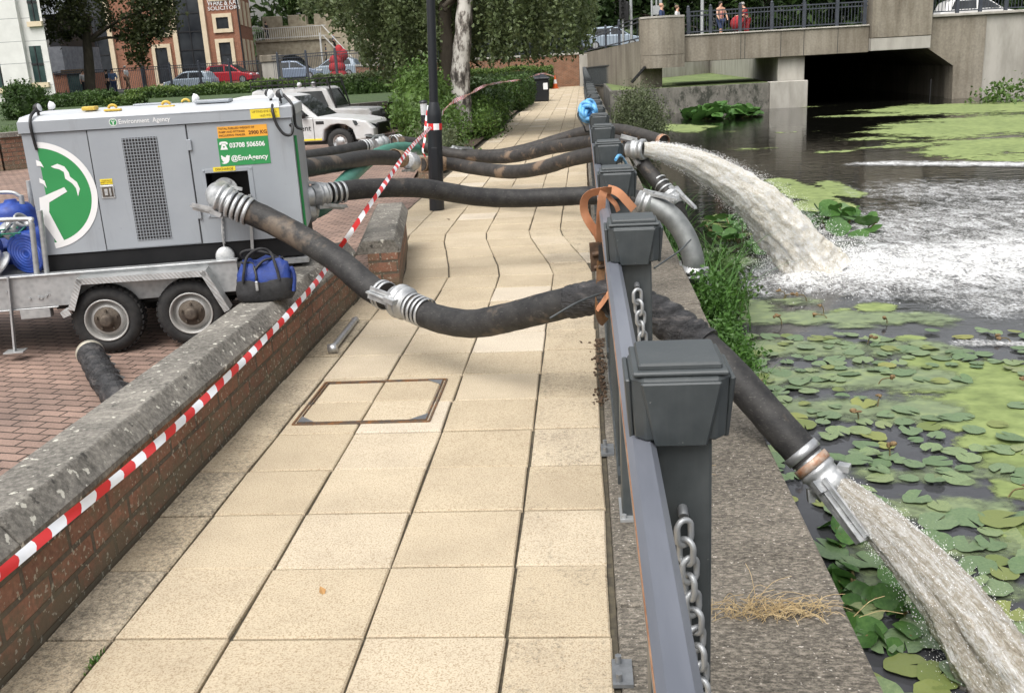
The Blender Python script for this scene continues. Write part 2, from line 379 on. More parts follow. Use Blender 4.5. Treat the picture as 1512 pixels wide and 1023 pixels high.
# raised lawn behind the brick planter wall
WL = [(-40, 13.0), (-13.4, 21.8), (-6.0, 30.0), (-2.4, 49)]
def lz(x, y): return .78 + (1.2 - .78) * min(1, max(0, (y - 26) / 30.))
m = MB(); far_ = [(-70, 62), (-34, 62), (-16, 62), (-8.0, 62)]
for i in range(3):
    a, b = WL[i], WL[i + 1]; c_, d_ = far_[i + 1], far_[i]
    m.add([(a[0], a[1] + .1, .78), (b[0], b[1] + .1, .78), (c_[0], c_[1], 1.2), (d_[0], d_[1], 1.2)], [(0, 1, 2, 3)])
m.build('lawn', 'lawn', kind='structure', fix=False)
m = MB(); rv = [(-90, 61.9, 1.19), (-18, 61.9, 1.19), (-8, 67, 2.05), (60, 67, 2.12), (-90, 112, 1.3), (-18, 112, 1.3), (-8, 112, 2.1), (60, 112, 2.15)]
m.add(rv, [(0, 1, 5, 4), (1, 2, 6, 5), (2, 3, 7, 6)]); m.build('road', 'asphalt', kind='structure', fix=False)
# river
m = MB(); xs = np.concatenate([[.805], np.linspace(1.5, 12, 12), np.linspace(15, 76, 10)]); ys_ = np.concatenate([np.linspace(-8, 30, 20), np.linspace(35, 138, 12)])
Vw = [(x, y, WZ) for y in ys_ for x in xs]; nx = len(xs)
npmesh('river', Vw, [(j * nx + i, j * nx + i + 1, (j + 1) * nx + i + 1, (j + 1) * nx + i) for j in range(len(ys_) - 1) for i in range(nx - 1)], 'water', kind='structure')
# quay: long coping stones on the river wall
q = thing('quay_wall', 'rough grey stone quay edge between the dark railing and the river', 'quay', (.44, 20, 0))
m = MB(); m.box((.64, -4, -2.4), (.80, 64, -.165)); m.build('wall', 'quay_stone', q)
yq = -3.2
while yq < 62:
    L = random.uniform(1.9, 2.3); m = MB(); e = random.gauss(0, .004); xl = .062 if yq + L < 9 or yq > 60 else .062
    m.box((xl, yq + .005, -.16), (.825 + e, yq + L - .005, -.004 + random.gauss(0, .003))); m.build('coping_stone', 'quay_stone', q, bevel=.012, seg=2); yq += L
# low brick wall with chamfered coping
def low_wall(name, label, pts, zt, face, prof, seglen, matb='garden_brick', origin=(0, 0, 0), zb=-.03):
    th = thing(name, label, 'wall', origin)
    for i in range(len(pts) - 1):
        a, b = Vector(pts[i]).to_3d(), Vector(pts[i + 1]).to_3d(); d = (b - a); L = d.length; d.normalize(); nrm = Vector((d.y, -d.x, 0))
        fn = lambda s_, o_, z_: a + d * s_ + nrm * o_ + Vector((0, 0, z_))
        m = MB(); poly = [(face[0], zb), (face[1], zb), (face[1], zt - .11), (face[0], zt - .11)]
        m.prism(poly, lambda o_, z_, s_: fn(s_, o_, z_), 0, L); m.build('brickwork', matb, th)
        s_ = 0
        k = max(1, round(L / seglen)); sl = L / k
        for j in range(k):
            m = MB(); m.prism(prof, lambda o_, z_, q_: fn(q_, o_, z_ + zt), j * sl + .004, (j + 1) * sl - .004); m.build('coping_stone', 'coping', th, bevel=.008, seg=2)
    return th
CP = [(-.16, -.115), (.16, -.115), (.16, -.085), (.095, 0), (-.11, 0), (-.17, -.085), (-.17, -.115)]
low_wall('garden_wall', 'low brick wall with thick lichen-spotted stone coping beside the slab path', [(-2.02, -2.2), (-2.02, 7.62)], .47, (-.13, .13), CP, .98, origin=(-2.02, 3, 0))
low_wall('garden_wall', 'short skewed end piece of low brick wall nearer the lamp post', [(-1.66, 7.66), (-1.98, 9.86)], .47, (-.12, .12), [(-.21, -.115), (.15, -.115), (.15, -.085), (.10, 0), (-.15, 0), (-.21, -.085)], 1.1, origin=(-1.82, 8.7, 0))
low_wall('planter_wall', 'low stone kerb wall round the birch and shrub bed', [(-2.62, 16.0), (-4.3, 28.4)], .30, (-.12, .12), [(-.17, -.12), (.17, -.12), (.17, -.06), (.09, 0), (-.09, 0), (-.17, -.06)], 1.5, origin=(-3.4, 22, 0))
low_wall('retaining_wall', 'long brick retaining wall of the raised lawn behind the parked vehicles', WL[:3], .84, (-.15, .12), [(-.2, -.11), (.17, -.11), (.17, 0), (-.2, 0)], 2.2, origin=(-13, 22, 0), zb=-.05)
sheet('shrub_bed', [(-2.75, 16.2), (-2.40, 17.0), (-2.38, 46), (-2.6, 49), (-5.9, 30.4), (-4.25, 28.3)], .06, 'soil')
# recessed paving cover
th = thing('manhole_cover', 'recessed square access cover filled with paving, rusty steel edge', 'manhole cover', (-1.22, 5.08, 0))
x0, x1, y0, y1 = MH
t = NT('rusty_steel'); n = t.noise(22, 5, .7); t.set(t.ramp(n, [(.35, (.10, .09, .085)), (.5, (.16, .10, .06)), (.68, (.30, .13, .045))]), .75, .4); t.bump(t.noise(80), .4, .003)
m = MB()
for a, b in (((x0, y0), (x1, y0)), ((x1, y0), (x1, y1)), ((x1, y1), (x0, y1)), ((x0, y1), (x0, y0))):
    m.obox((a[0], a[1], .004), (b[0], b[1], .004), .010, .010)
    ix = .024 if a[0] < b[0] else -.024 if a[0] > b[0] else 0
m.build('outer_frame', 'rusty_steel', th)
m = MB(); i = .02
for a, b in (((x0 + i, y0 + i), (x1 - i, y0 + i)), ((x1 - i, y0 + i), (x1 - i, y1 - i)), ((x1 - i, y1 - i), (x0 + i, y1 - i)), ((x0 + i, y1 - i), (x0 + i, y0 + i))):
    m.obox((a[0], a[1], .005), (b[0], b[1], .005), .007, .010)
m.build('tray_rim', 'rusty_steel', th)
V, Fq, tone, dirt = [], [], [], []; kk = kink; kink = lambda y: 0
for xa, xb in ((x0 + .024, -1.23), (-1.23, x1 - .024)):
    for ya, yb in ((y0 + .024, 5.07), (5.07, y1 - .024)): slab(xa, xb, ya, yb, .1, .0065)
kink = kk
npmesh('paving_infill', V, Fq, 'slab', th, attrs={'tone': tone, 'dirt': dirt})
simple('galv_dark', (.20, .21, .22), (.33, .34, .35), 14, .5, .7)
for cx_, cy_, sx_, sy_ in ((x0, y0, 1, 1), (x1, y0, -1, 1), (x1, y1, -1, -1)):
    m = MB(); e = .11
    m.add([(cx_ + sx_ * .022, cy_ + sy_ * .022, .0115), (cx_ + sx_ * e, cy_ + sy_ * .022, .0115), (cx_ + sx_ * .022, cy_ + sy_ * e, .0115)], [(0, 1, 2)]); m.build('corner_plate', 'galv_dark', th)
# ------------------------------------------------------------------ pump set on its tandem trailer
t = NT('pump_paint'); n = t.noise(1.3, 5, .6); dr = t.noise(9, 5, .7, vec=t.co((1, 1, .10)))
c = t.mix(t.math('MULTIPLY', t.ramp(dr, [(.56, 0), (.72, 1)]), .35), t.ramp(n, [(.35, (.29, .315, .345)), (.65, (.345, .37, .40))]), (.20, .205, .205))
c = t.mix(t.math('MULTIPLY', t.ramp(t.noise(26, 5, .75), [(.66, 0), (.72, 1)]), .35), c, (.16, .15, .14))
t.set(c, t.ramp(n, [(.35, .36), (.65, .52)])); t.bump(t.noise(2.5, 3), .12, .02)
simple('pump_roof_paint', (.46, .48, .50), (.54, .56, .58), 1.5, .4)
simple('black_plinth', (.006, .0065, .008), (.014, .014, .015), 5, .6, spec=.25)
simple('black', (.010, .010, .011), (.018, .018, .019), 9, .5)
simple('seam', (.02, .022, .025), None, 9, .7)
simple('white_vinyl', (.80, .80, .80), (.74, .74, .74), 3, .35)
simple('green_vinyl', (.030, .24, .075), (.035, .27, .085), 3, .35)
simple('orange_vinyl', (.80, .38, .045), (.74, .35, .04), 3, .4)
simple('yellow_vinyl', (.82, .66, .045), (.76, .60, .04), 3, .4)
simple('brown_ink', (.14, .045, .01), None, 3, .5)
simple('yellow_paint', (.62, .42, .06), (.50, .34, .06), 9, .5)
t = NT('galvanised'); n = t.voro(26); n2 = t.noise(4, 5, .65)
t.set(t.mix(.5, t.ramp(n, [(.1, (.34, .36, .38)), (.6, (.50, .52, .53))]), t.ramp(n2, [(.35, (.27, .27, .27)), (.65, (.56, .57, .57))])), .48, .62); t.bump(t.noise(50, 3), .12, .003)
t = NT('checker_plate'); v1 = t.co((1, 1, 1), rot=(R(90), 0, 0)); n2 = t.noise(5, 5, .65)
wv = t.new('ShaderNodeTexWave'); wv.inputs['Scale'].default_value = 22; wv.inputs['Distortion'].default_value = 0; t.link(t.co((1, 1, 1), rot=(0, R(40), R(45))), wv.inputs['Vector'])
t.set(t.ramp(n2, [(.35, (.34, .35, .35)), (.65, (.60, .61, .61))]), .45, .6); t.bump(wv.outputs[0], .45, .004)
simple('cast_aluminium', (.36, .37, .38), (.60, .61, .61), 14, .40, .75, bump=.3, bscale=70, bd=.002, rvar=.2)
simple('tyre', (.010, .010, .011), (.026, .025, .024), 18, .8, bump=.5, bscale=60, bd=.003)
simple('rim_paint', (.46, .46, .45), (.36, .35, .33), 9, .5, .3)
simple('hub_rust', (.14, .115, .09), (.07, .055, .045), 20, .7, .4, bump=.4)
P0 = (-3.34, 6.23, 0); PA = R(12)
tr = thing('trailer', 'galvanised tandem-axle trailer carrying the grey pump', 'trailer', P0, PA)
FX = Matrix.Rotation(R(90), 4, 'X')
def wheel(parent, cx, cz, y0, r, wd, name='wheel', rimr=.62, tyre_m='tyre', rim_m='rim_paint', hub_m='hub_rust', lug=True):
    wh = bpy.data.objects.new(name, None); link(wh, parent); wh.location = (cx, y0, cz); WM[wh.name] = wm(parent) @ Matrix.Translation((cx, y0, cz))
    rr = r * rimr
    m = MB(); m.lathe([(rr, .012), (rr + .012, .0), (r * .80, -.004), (r * .93, .012), (r * .985, .035), (r, .06), (r, wd - .06), (r * .985, wd - .03), (r * .9, wd), (rr, wd)], axis=(0, 1, 0), n=40, caps=False)
    if lug:
        for k in range(36):
            a = 2 * math.pi * k / 36; M_ = Matrix.Rotation(a, 4, 'Y')
            for s_, yy in ((0, .03), (.5, wd * .5)):
                M2 = Matrix.Rotation(a + s_ * 2 * math.pi / 36, 4, 'Y'); m.box((-r * .05, yy, r * .955), (r * .05, yy + wd * .38, r * 1.018), M=M2)
    m.build('tyre', tyre_m, wh, local=True)
    m = MB(); m.lathe([(rr + .002, .006), (rr, -.004), (rr * .93, .0), (rr * .90, .05), (rr * .82, .062), (rr * .74, .03), (rr * .55, .022), (rr * .40, .03), (rr * .38, .02), (.001, .02)], axis=(0, 1, 0), n=36, caps=False)
    m.build('rim', rim_m, wh, local=True)
    m = MB(); m.lathe([(rr * .62, .024), (rr * .55, .012), (rr * .36, .014), (rr * .30, -.005), (rr * .27, -.028), (rr * .20, -.032), (.001, -.032)], axis=(0, 1, 0), n=24, caps=False)
    for k in range(5):
        a = 2 * math.pi * k / 5 + .3; m.cyl((rr * .47 * math.cos(a), .018, rr * .47 * math.sin(a)), (rr * .47 * math.cos(a), -.006, rr * .47 * math.sin(a)), rr * .06, n=6)
    m.build('hub', hub_m, wh, local=True); return wh
for cx in (.025, .592):
    wheel(tr, cx, .236, .0, .236, .165); wheel(tr, cx, .236, 1.32, .236, .165)
m = MB(); m.box((-1.75, .10, .345), (.93, .125, .560)); m.box((-1.75, .085, .560), (.935, .165, .574)); m.box((-1.75, .09, .335), (-.30, .16, .345)); m.build('side_rail', 'galvanised', tr, local=True, bevel=.003)
m = MB(); m.box((-1.75, 1.36, .345), (.93, 1.385, .574)); m.build('side_rail', 'galvanised', tr, local=True, bevel=.003)
m = MB(); m.box((-1.75, .17, .50), (1.42, 1.35, .535)); m.build('deck', 'galvanised', tr, local=True)
m = MB(); m.box((-.35, .20, .30), (1.3, .27, .50)); m.box((-.35, 1.2, .30), (1.3, 1.27, .50)); m.cyl((.025, .12, .236), (.025, 1.36, .236), .03); m.cyl((.592, .12, .236), (.592, 1.36, .236), .03); m.build('chassis', 'black', tr, local=True)
def mudguard(y0, y1):
    m = MB(); pl = [(-.255, .325), (-.20, .345), (-.115, .548), (.735, .538), (.862, .250)]
    for (xa, za), (xb, zb) in zip(pl, pl[1:]):
        m.add([(xa, y0, za), (xb, y0, zb), (xb, y1, zb), (xa, y1, za)], [(0, 1, 2, 3)])
        dx, dz = xb - xa, zb - za; l = math.hypot(dx, dz); nx_, nz_ = dz / l * .042, -dx / l * .042
        m.add([(xa, y0, za), (xb, y0, zb), (xb + nx_, y0, zb + nz_), (xa + nx_, y0, za + nz_)], [(0, 1, 2, 3)])
    o = m.build('mudguard', 'checker_plate', tr, local=True, fix=False); sm = o.modifiers.new('s', 'SOLIDIFY'); sm.thickness = .006
mudguard(-.035, .10); mudguard(1.385, 1.52)
m = MB(); m.obox((-.585, .085, .575), (-.635, .075, .06), .035, .012); m.box((-.70, .03, .05), (-.57, .13, .058)); m.build('prop_stand', 'galvanised', tr, local=True)
m = MB(); m.box((-.56, .09, .27), (-.36, .16, .345)); m.build('step_bracket', 'galvanised', tr, local=True, bevel=.004)
m = MB()
for x, z in ((-.62, .47), (-.48, .41), (-.42, .415), (-.40, .41), (-.37, .42)): m.cyl((x, .099, z), (x, .088, z), .009, n=8)
for x, z in ((-.35, .42), (-.362, .42), (-.33, .535), (-.345, .535)): m.box((x, .0965, z), (x + .007, .1, z + .018), 0)
m.build('bolt', 'galvanised', tr, local=True)
simple('amber', (.55, .25, .02), None, 4, .3)
# retaining posts of the trailer bed
for x, y, h in ((-.385, .13, .92), (-.325, .15, 1.0), (-.70, .95, 1.03), (-.645, 1.0, 1.13)):
    m = MB(); m.tube([(x - (.03 if h != .92 else .03), y, .55), (x, y, h - .02), (x, y, h)], .0185, 12); m.build('bed_post', 'galvanised', tr, local=True)
m = MB(); m.tube(cr([(-.385, .13, .90), (-.39, .13, .935), (-.42, .14, .95), (-.9, .2, .955), (-1.6, .25, .955)]), .016, 10); m.build('bed_rail', 'galvanised', tr, local=True)
m = MB(); m.tube(cr([(-.70, .95, 1.02), (-.8, .95, 1.06), (-1.2, .95, 1.05), (-1.6, .95, 1.04)]), .014, 8); m.build('bed_rail', 'galvanised', tr, local=True)
# load on the trailer bed
LW = Matrix.Translation(P0) @ Matrix.Rotation(PA, 4, 'Z')
def TL(x, y, z): return tuple(LW @ Vector((x, y, z)))
simple('blue_canvas', (.007, .022, .12), (.012, .042, .23), 12, .65, bump=.8, bscale=16, bd=.012)
simple('blue_hose', (.010, .035, .22), (.020, .07, .36), 14, .5, bump=.5, bscale=30, bd=.006)
def flat_roll(label, c, r, wd, ax):
    th = thing('lay_flat_hose', label, 'hose roll', TL(*c), PA, 'blue hose rolls on the trailer'); d = Vector(ax)
    m = MB(); prof = [(.02, 0)]
    for k in range(6): r0 = .02 + (r - .02) * k / 6; r1 = .02 + (r - .02) * (k + 1) / 6; prof += [(r0, .004 - .004), ((r0 + r1) / 2, -.010), (r1, 0)]
    prof += [(r + .006, .02), (r + .006, wd - .02), (r, wd), (.02, wd)]
    m.lathe(prof, (0, 0, 0), ax, 28); m.build('coil', 'blue_hose', th, local=True); return th
flat_roll('blue rolled lay-flat hose standing on edge at the trailer front post', (-.50, .25, .70), .145, .16, (.35, 1, .1))
flat_roll('big blue hose roll at the picture edge beneath the green net', (-.86, .30, .70), .16, .2, (-.2, 1, .15))
th = thing('blue_drum', 'glossy blue round drum behind the upright trailer tubes', 'drum', TL(-.80, 1.0, .53), PA)
m = MB(); m.lathe([(.17, .0), (.18, .03), (.175, .2), (.185, .21), (.175, .22), (.17, .38), (.15, .43), (.05, .45), (.04, .47), (.001, .47)], axis=(0, 0, 1), n=28); m.build('body', 'blue_hose', th, local=True)
m = MB(); V_ = []
n_ = 13
gx = np.linspace(-1.5, -.46, n_); gy = np.linspace(.5, .9, 7)
V_ = [tuple(TL(x, y, .58 + .22 * math.exp(-((y - .7) / .22) ** 2) + .035 * math.sin(x * 23 + y * 9) + .03 * math.sin(y * 31 - x * 8))) for y in gy for x in gx]
np_o = npmesh('blue_tarpaulin', V_, [(j * n_ + i, j * n_ + i + 1, (j + 1) * n_ + i + 1, (j + 1) * n_ + i) for j in range(6) for i in range(n_ - 1)], 'blue_canvas', origin=TL(-1, .7, .58), smooth=True, label='crumpled dark blue sheet folded between drum and hose rolls', cat='tarpaulin'); sm = np_o.modifiers.new('s', 'SOLIDIFY'); sm.thickness = .012
def camlock_lying(label, c, ax, r=.07):
    th = thing('hose_coupling', label, 'hose coupling', TL(*c), PA, 'silver couplings in the trailer')
    m = MB(); m.lathe([(r * .8, 0), (r * 1.25, .005), (r * 1.25, .02), (r * .95, .03), (r * .95, .06), (r * 1.1, .065), (r * 1.1, .08), (r * .85, .09), (r * .85, .14), (r * .92, .145), (r * .92, .16), (r * .7, .165), (r * .7, .02)], axis=ax, n=24, caps=False); m.build('body', 'cast_aluminium', th, local=True)
    d, u, v = frame(ax); m = MB(); m.obox(u * r * 1.25 + d * .02, u * r * 1.35 + d * .15, .022, .014); m.build('lever', 'cast_aluminium', th, local=True)
camlock_lying('silver coupling tilted beside the standing blue roll', (-.66, .22, .64), (-.55, -.5, .65), .075)
camlock_lying('silver coupling ring lying lowest at the trailer rail', (-.80, .20, .62), (.2, -.8, .6), .08)
camlock_lying('silver coupling tangled in green netting on top', (-.62, .38, .83), (.6, -.3, .5), .065)
m = MB(); random.seed(3)
simple('green_cord', (.02, .16, .10), (.04, .24, .16), 8, .7)
for k in range(22):
    p = [TL(random.uniform(-1.1, -.48), random.uniform(.16, .45), random.uniform(.80, .90)) for _ in range(2)]
    a, b = Vector(p[0]), Vector(p[1]); m.tube(cr([a, (a + b) / 2 + Vector((0, 0, random.uniform(-.05, .03))), b], 5), .006, 5)
m.build('cargo_net', 'green_cord', origin=TL(-.8, .3, .8), label='tangle of green netting cords over the trailer load', cat='net')
# ---- the pump unit
pu = thing('pump_unit', 'grey silenced diesel pump cabinet with green tree emblem and grille', 'pump', P0, PA)
PX0, PX1, PY0, PY1 = -.365, 1.405, .2, 1.27
m = MB(); m.box((PX0, PY0 + .012, .545), (PX1 - .01, PY1 - .01, .685)); m.build('plinth', 'black_plinth', pu, local=True, bevel=.006)
# cabinet with a real opening for the discharge flange
m = MB(); ox0, ox1, oz0, oz1 = .785, 1.072, .905, 1.168
fy = PY0
def facequad(x0, x1, z0, z1): m.add([(x0, fy, z0), (x1, fy, z0), (x1, fy, z1), (x0, fy, z1)], [(0, 1, 2, 3)])
zb_, zt_ = .685, 1.512
facequad(PX0, ox0, zb_, zt_); facequad(ox1, PX1, zb_, zt_); facequad(ox0, ox1, zb_, oz0); facequad(ox0, ox1, oz1, zt_)
m.add([(PX0, fy, zb_), (PX0, PY1, zb_), (PX0, PY1, zt_), (PX0, fy, zt_)], [(0, 3, 2, 1)]); m.add([(PX1, fy, zb_), (PX1, PY1, zb_), (PX1, PY1, zt_), (PX1, fy, zt_)], [(0, 1, 2, 3)])
m.add([(PX0, PY1, zb_), (PX1, PY1, zb_), (PX1, PY1, zt_), (PX0, PY1, zt_)], [(0, 3, 2, 1)])
m.build('cabinet', 'pump_paint', pu, local=True, fix=False)
m = MB()
for a in ((ox0, oz0, ox1, oz0), (ox1, oz0, ox1, oz1), (ox1, oz1, ox0, oz1), (ox0, oz1, ox0, oz0)):
    m.add([(a[0], fy, a[1]), (a[2], fy, a[3]), (a[2], fy + .22, a[3]), (a[0], fy + .22, a[1])], [(0, 1, 2, 3)])
m.add([(ox0, fy + .22, oz0), (ox1, fy + .22, oz0), (ox1, fy + .22, oz1), (ox0, fy + .22, oz1)], [(0, 1, 2, 3)])
m.build('recess', 'black', pu, local=True, fix=False)
fr = MB(); fr.box((.762, fy - .005, .86), (ox0, fy + .002, 1.197)); fr.box((ox1, fy - .005, .86), (1.105, fy + .002, 1.197)); fr.box((ox0, fy - .005, oz1), (ox1, fy + .002, 1.197)); fr.box((ox0, fy - .005, .86), (ox1, fy + .002, oz0))
for x in (.775, 1.092):
    for z in (.875, 1.184): fr.cyl((x, fy - .004, z), (x, fy - .010, z), .006, n=8)
fr.build('port_frame', 'pump_paint', pu, local=True, bevel=.002)
m = MB()                                    # roof with folded edge
prof = [(PY0 - .012, 1.514), (PY0 - .012, 1.582), (PY0 + .05, 1.612), (PY0 + .35, 1.632), (PY1 - .35, 1.632), (PY1 - .05, 1.612), (PY1 + .012, 1.582), (PY1 + .012, 1.514)]
m.prism(prof, lambda y, z, x: (x, y, z), PX0 - .012, PX1 - .07)
m.prism([(y, z if z < 1.59 else 1.590) for y, z in prof], lambda y, z, x: (x, y, z), PX1 - .07, PX1 + .012); m.build('roof', 'pump_roof_paint', pu, local=True, bevel=.008, seg=2)
m = MB(); m.box((PX0 - .012, PY0 - .0145, 1.509), (PX1 + .012, PY0 - .0118, 1.5835)); m.build('roof_fascia', 'pump_paint', pu, local=True)
m = MB(); m.box((PX0, PY0 - .001, 1.505), (PX1, PY0 + .002, 1.513)); m.box((.052 - .003, PY0 - .0012, .687), (.052 + .003, PY0 + .002, 1.503)); m.box((.700 - .004, PY0 - .0012, .687), (.700 + .004, PY0 + .002, 1.503)); m.build('panel_seam', 'seam', pu, local=True)
m = MB(); m.box((.0565, PY0 - .004, .690), (.695, PY0 - .0002, 1.502)); m.build('door', 'pump_paint', pu, local=True, bevel=.002)
dr = bpy.data.objects[-1] if False else None
m = MB()
for z in (1.33, .86): m.box((.694, PY0 - .016, z), (.722, PY0 - .002, z + .075))
m.build('hinge', 'pump_paint', pu, local=True, bevel=.003)
gx0, gx1, gz0, gz1 = .275, .495, .745, 1.432
m = MB(); m.box((gx0 - .006, PY0 - .0055, gz0 - .006), (gx1 + .006, PY0 - .0042, gz1 + .006)); gb = m.build('grille', 'black', pu, local=True)
m = MB(); nx_, nz_ = 11, 32
for i in range(nx_ + 1): x = gx0 + (gx1 - gx0) * i / nx_; m.box((x - .0018, PY0 - .0085, gz0 - .008), (x + .0018, PY0 - .0052, gz1 + .008))
for j in range(nz_ + 1): z = gz0 + (gz1 - gz0) * j / nz_; m.box((gx0 - .008, PY0 - .0082, z - .0018), (gx1 + .008, PY0 - .0053, z + .0018))
m.build('grille_bars', 'pump_paint', gb, local=True)
m = MB(); m.box((.079, PY0 - .010, 1.043), (.171, PY0 - .003, 1.133)); lt = m.build('latch', 'cast_aluminium', pu, local=True, bevel=.006)
m = MB(); m.box((.090, PY0 - .0115, 1.055), (.160, PY0 - .0095, 1.122)); m.build('latch_cup', 'hub_rust', lt, local=True); m = MB(); m.box((.105, PY0 - .014, 1.066), (.126, PY0 - .011, 1.110)); m.box((.138, PY0 - .016, 1.062), (.150, PY0 - .011, 1.114)); m.build('paddle', 'cast_aluminium', lt, local=True)
def plate(x0, x1, z0, z1, mat, name='sticker', e=.0035, par=None):
    m = MB(); m.box((x0, PY0 - e, z0), (x1, PY0 - e + .0025, z1)); return m.build(name, mat, par or pu, local=True)
def ptext(s, x, z, size, mat, par, e=.004, **k): return text(s, size, Matrix.Translation((x, PY0 - e, z)) @ FX, mat, par, **k)
s1 = plate(.086, .166, 1.140, 1.176, 'yellow_vinyl', e=.0065); ptext('WARNING\nPRESS LATCH', .126, 1.158, .013, 'brown_ink', s1, .0068)
s2 = plate(.905, 1.238, 1.398, 1.475, 'orange_vinyl')
ptext('TOTAL FUELLED WEIGHT OF', .912, 1.460, .0185, 'brown_ink', s2, align='LEFT', bold=.0004); ptext('PUMP AND FITTINGS', .912, 1.437, .0185, 'brown_ink', s2, align='LEFT', bold=.0004); ptext('INCLUDING TRAILER', .912, 1.414, .0185, 'brown_ink', s2, align='LEFT', bold=.0004)
ptext('2900 KG', 1.173, 1.424, .034, 'brown_ink', s2, bold=.0010)
s3 = plate(.895, 1.236, 1.210, 1.398, 'green_vinyl', e=.003)
ptext('03708 506506', .972, 1.345, .0445, 'white_vinyl', s3, align='LEFT', bold=.0012, sx=.93); ptext('@EnvAgency', .972, 1.258, .048, 'white_vinyl', s3, align='LEFT', bold=.0010, sx=.96)
def emblem(polys, ox, oz, sc, e=.0042, par=None, mat='white_vinyl', name='emblem'):
    m = MB()
    for p in polys: m.prism([(ox + a * sc, oz + b * sc) for a, b in p], lambda a, b, y: (a, y, b), PY0 - e, PY0 - e + .0015)
    return m.build(name, mat, par, local=True)
phone = [[(-.5, .18), (-.42, .42), (-.2, .5), (.2, .5), (.42, .42), (.5, .18), (.28, .14), (.24, .28), (-.24, .28), (-.28, .14)], [(-.2, .24), (.2, .24), (.24, .08), (.42, -.42), (-.42, -.42), (-.24, .08)]]
emblem(phone, .934, 1.345, .060, par=s3, name='telephone_symbol')
m_ = [(.10 * math.cos(a), .10 * math.sin(a) - .1) for a in np.linspace(0, 2 * math.pi, 13)[:-1]]; emblem([m_], .934, 1.345, .058, e=.0047, par=s3, mat='green_vinyl', name='dial')
bird = [[(.5, .30), (.40, .25), (.48, .40), (.36, .34), (.22, .42), (.06, .34), (.04, .18), (-.18, .24), (-.42, .44), (-.46, .26), (-.38, .14), (-.47, .16), (-.40, -.02), (-.30, -.10), (-.38, -.10), (-.28, -.24), (-.18, -.27), (-.32, -.36), (-.50, -.36), (-.28, -.48), (.02, -.46), (.26, -.30), (.38, -.06), (.40, .16)]]
emblem(bird, .936, 1.256, .066, par=s3, name='bird_symbol')
s4 = plate(.842, .992, 1.176, 1.206, 'yellow_vinyl', e=.0075); ptext('DISCHARGE', .917, 1.190, .0225, 'brown_ink', s4, .0078, bold=.0003)
s5 = plate(1.140, 1.335, 1.515, 1.580, 'yellow_vinyl', e=.0165); ptext('LIFTING EYE S.W.L.', 1.237, 1.560, .0205, 'brown_ink', s5, .0168); ptext('1625 KG', 1.237, 1.533, .0205, 'brown_ink', s5, .0168)
hd = plate(.262, .263, 1.545, 1.546, 'pump_paint', 'fascia_sign', e=.0155); ptext('Environment  Agency', .270, 1.547, .043, 'white_vinyl', hd, .0155, align='LEFT', bold=.0003, sx=.9)
def disc(cx, cz, r0, r1, a0, a1, e, mat, par, name, n=48, th_=.0012):
    m = MB(); A = np.linspace(a0, a1, n)
    if r0 > 0: poly = [(cx + r1 * math.cos(a), cz + r1 * math.sin(a)) for a in A] + [(cx + r0 * math.cos(a), cz + r0 * math.sin(a)) for a in A[::-1]]
    else: poly = [(cx + r1 * math.cos(a), cz + r1 * math.sin(a)) for a in A]
    if r0 > 0:
        k = n
        for i in range(k - 1):
            q = [poly[i], poly[i + 1], poly[2 * k - 2 - i], poly[2 * k - 1 - i]]; m.add([(a, PY0 - e, b) for a, b in q], [(0, 1, 2, 3)])
    else: m.add([(a, PY0 - e, b) for a, b in poly], [tuple(range(len(poly)))])
    return m.build(name, mat, par, local=True, fix=False)
lg = disc(.236, 1.548, 0, .026, 0, 2 * math.pi, .0155, 'white_vinyl', pu, 'small_emblem'); disc(.236, 1.548, 0, .022, 0, 2 * math.pi, .0160, 'green_vinyl', lg, 'emblem_field')
emblem([[(-.05, -.5), (.0, -.1), (.05, -.5), (.14, -.5), (.08, .05), (.35, .25), (.28, .33), (0, .15), (-.28, .33), (-.35, .25), (-.08, .05), (-.14, -.5)], [(-.35, .45), (0, .62), (.35, .45), (.2, .42), (0, .50), (-.2, .42)]], .236, 1.545, .036, e=.0165, par=lg, name='tree_figure')
# big half emblem, cut off by the corner post
A0 = math.acos(.028 / .365)
em = disc(-.308, 1.089, .322, .362, -A0, A0, .0034, 'white_vinyl', pu, 'large_emblem')
disc(-.308, 1.089, 0, .322, -math.acos(.028 / .322), math.acos(.028 / .322), .0030, 'green_vinyl', em, 'emblem_field')
def L2(p, off=.2):
    a = PA; T = np.array([math.cos(a), math.sin(a), 0]); N = np.array([-math.sin(a), math.cos(a), 0]); r = ray(*p); k = (off - N @ (C0 - np.array(P0))) / (N @ r); q = C0 + k * r - np.array(P0); return (float(q @ T), float(q[2]))
shapes = [[(58, 292), (62, 291), (95, 276.5), (99.5, 283), (73, 299), (73, 313.5), (95, 355), (87, 361), (64, 329), (60, 312)],
 [(75.4, 246), (84.7, 242), (95.2, 246), (101.9, 255), (103.5, 261), (113.8, 269), (118.3, 279), (115.6, 290), (112.5, 278), (107, 271), (96.6, 264), (94.5, 254), (87.3, 250), (80, 248.5)],
 [(53.2, 236.4), (60, 239), (65, 247.5), (60, 245.5), (54.5, 245)], [(58.2, 263), (66, 267), (69.3, 277.8), (64.4, 272), (58.8, 269.8)]]
m = MB()
for p in shapes: m.prism([L2(q_) for q_ in p], lambda a, b, y: (a, y, b), PY0 - .0046, PY0 - .0036)
m.build('tree_shape', 'white_vinyl', em, local=True)
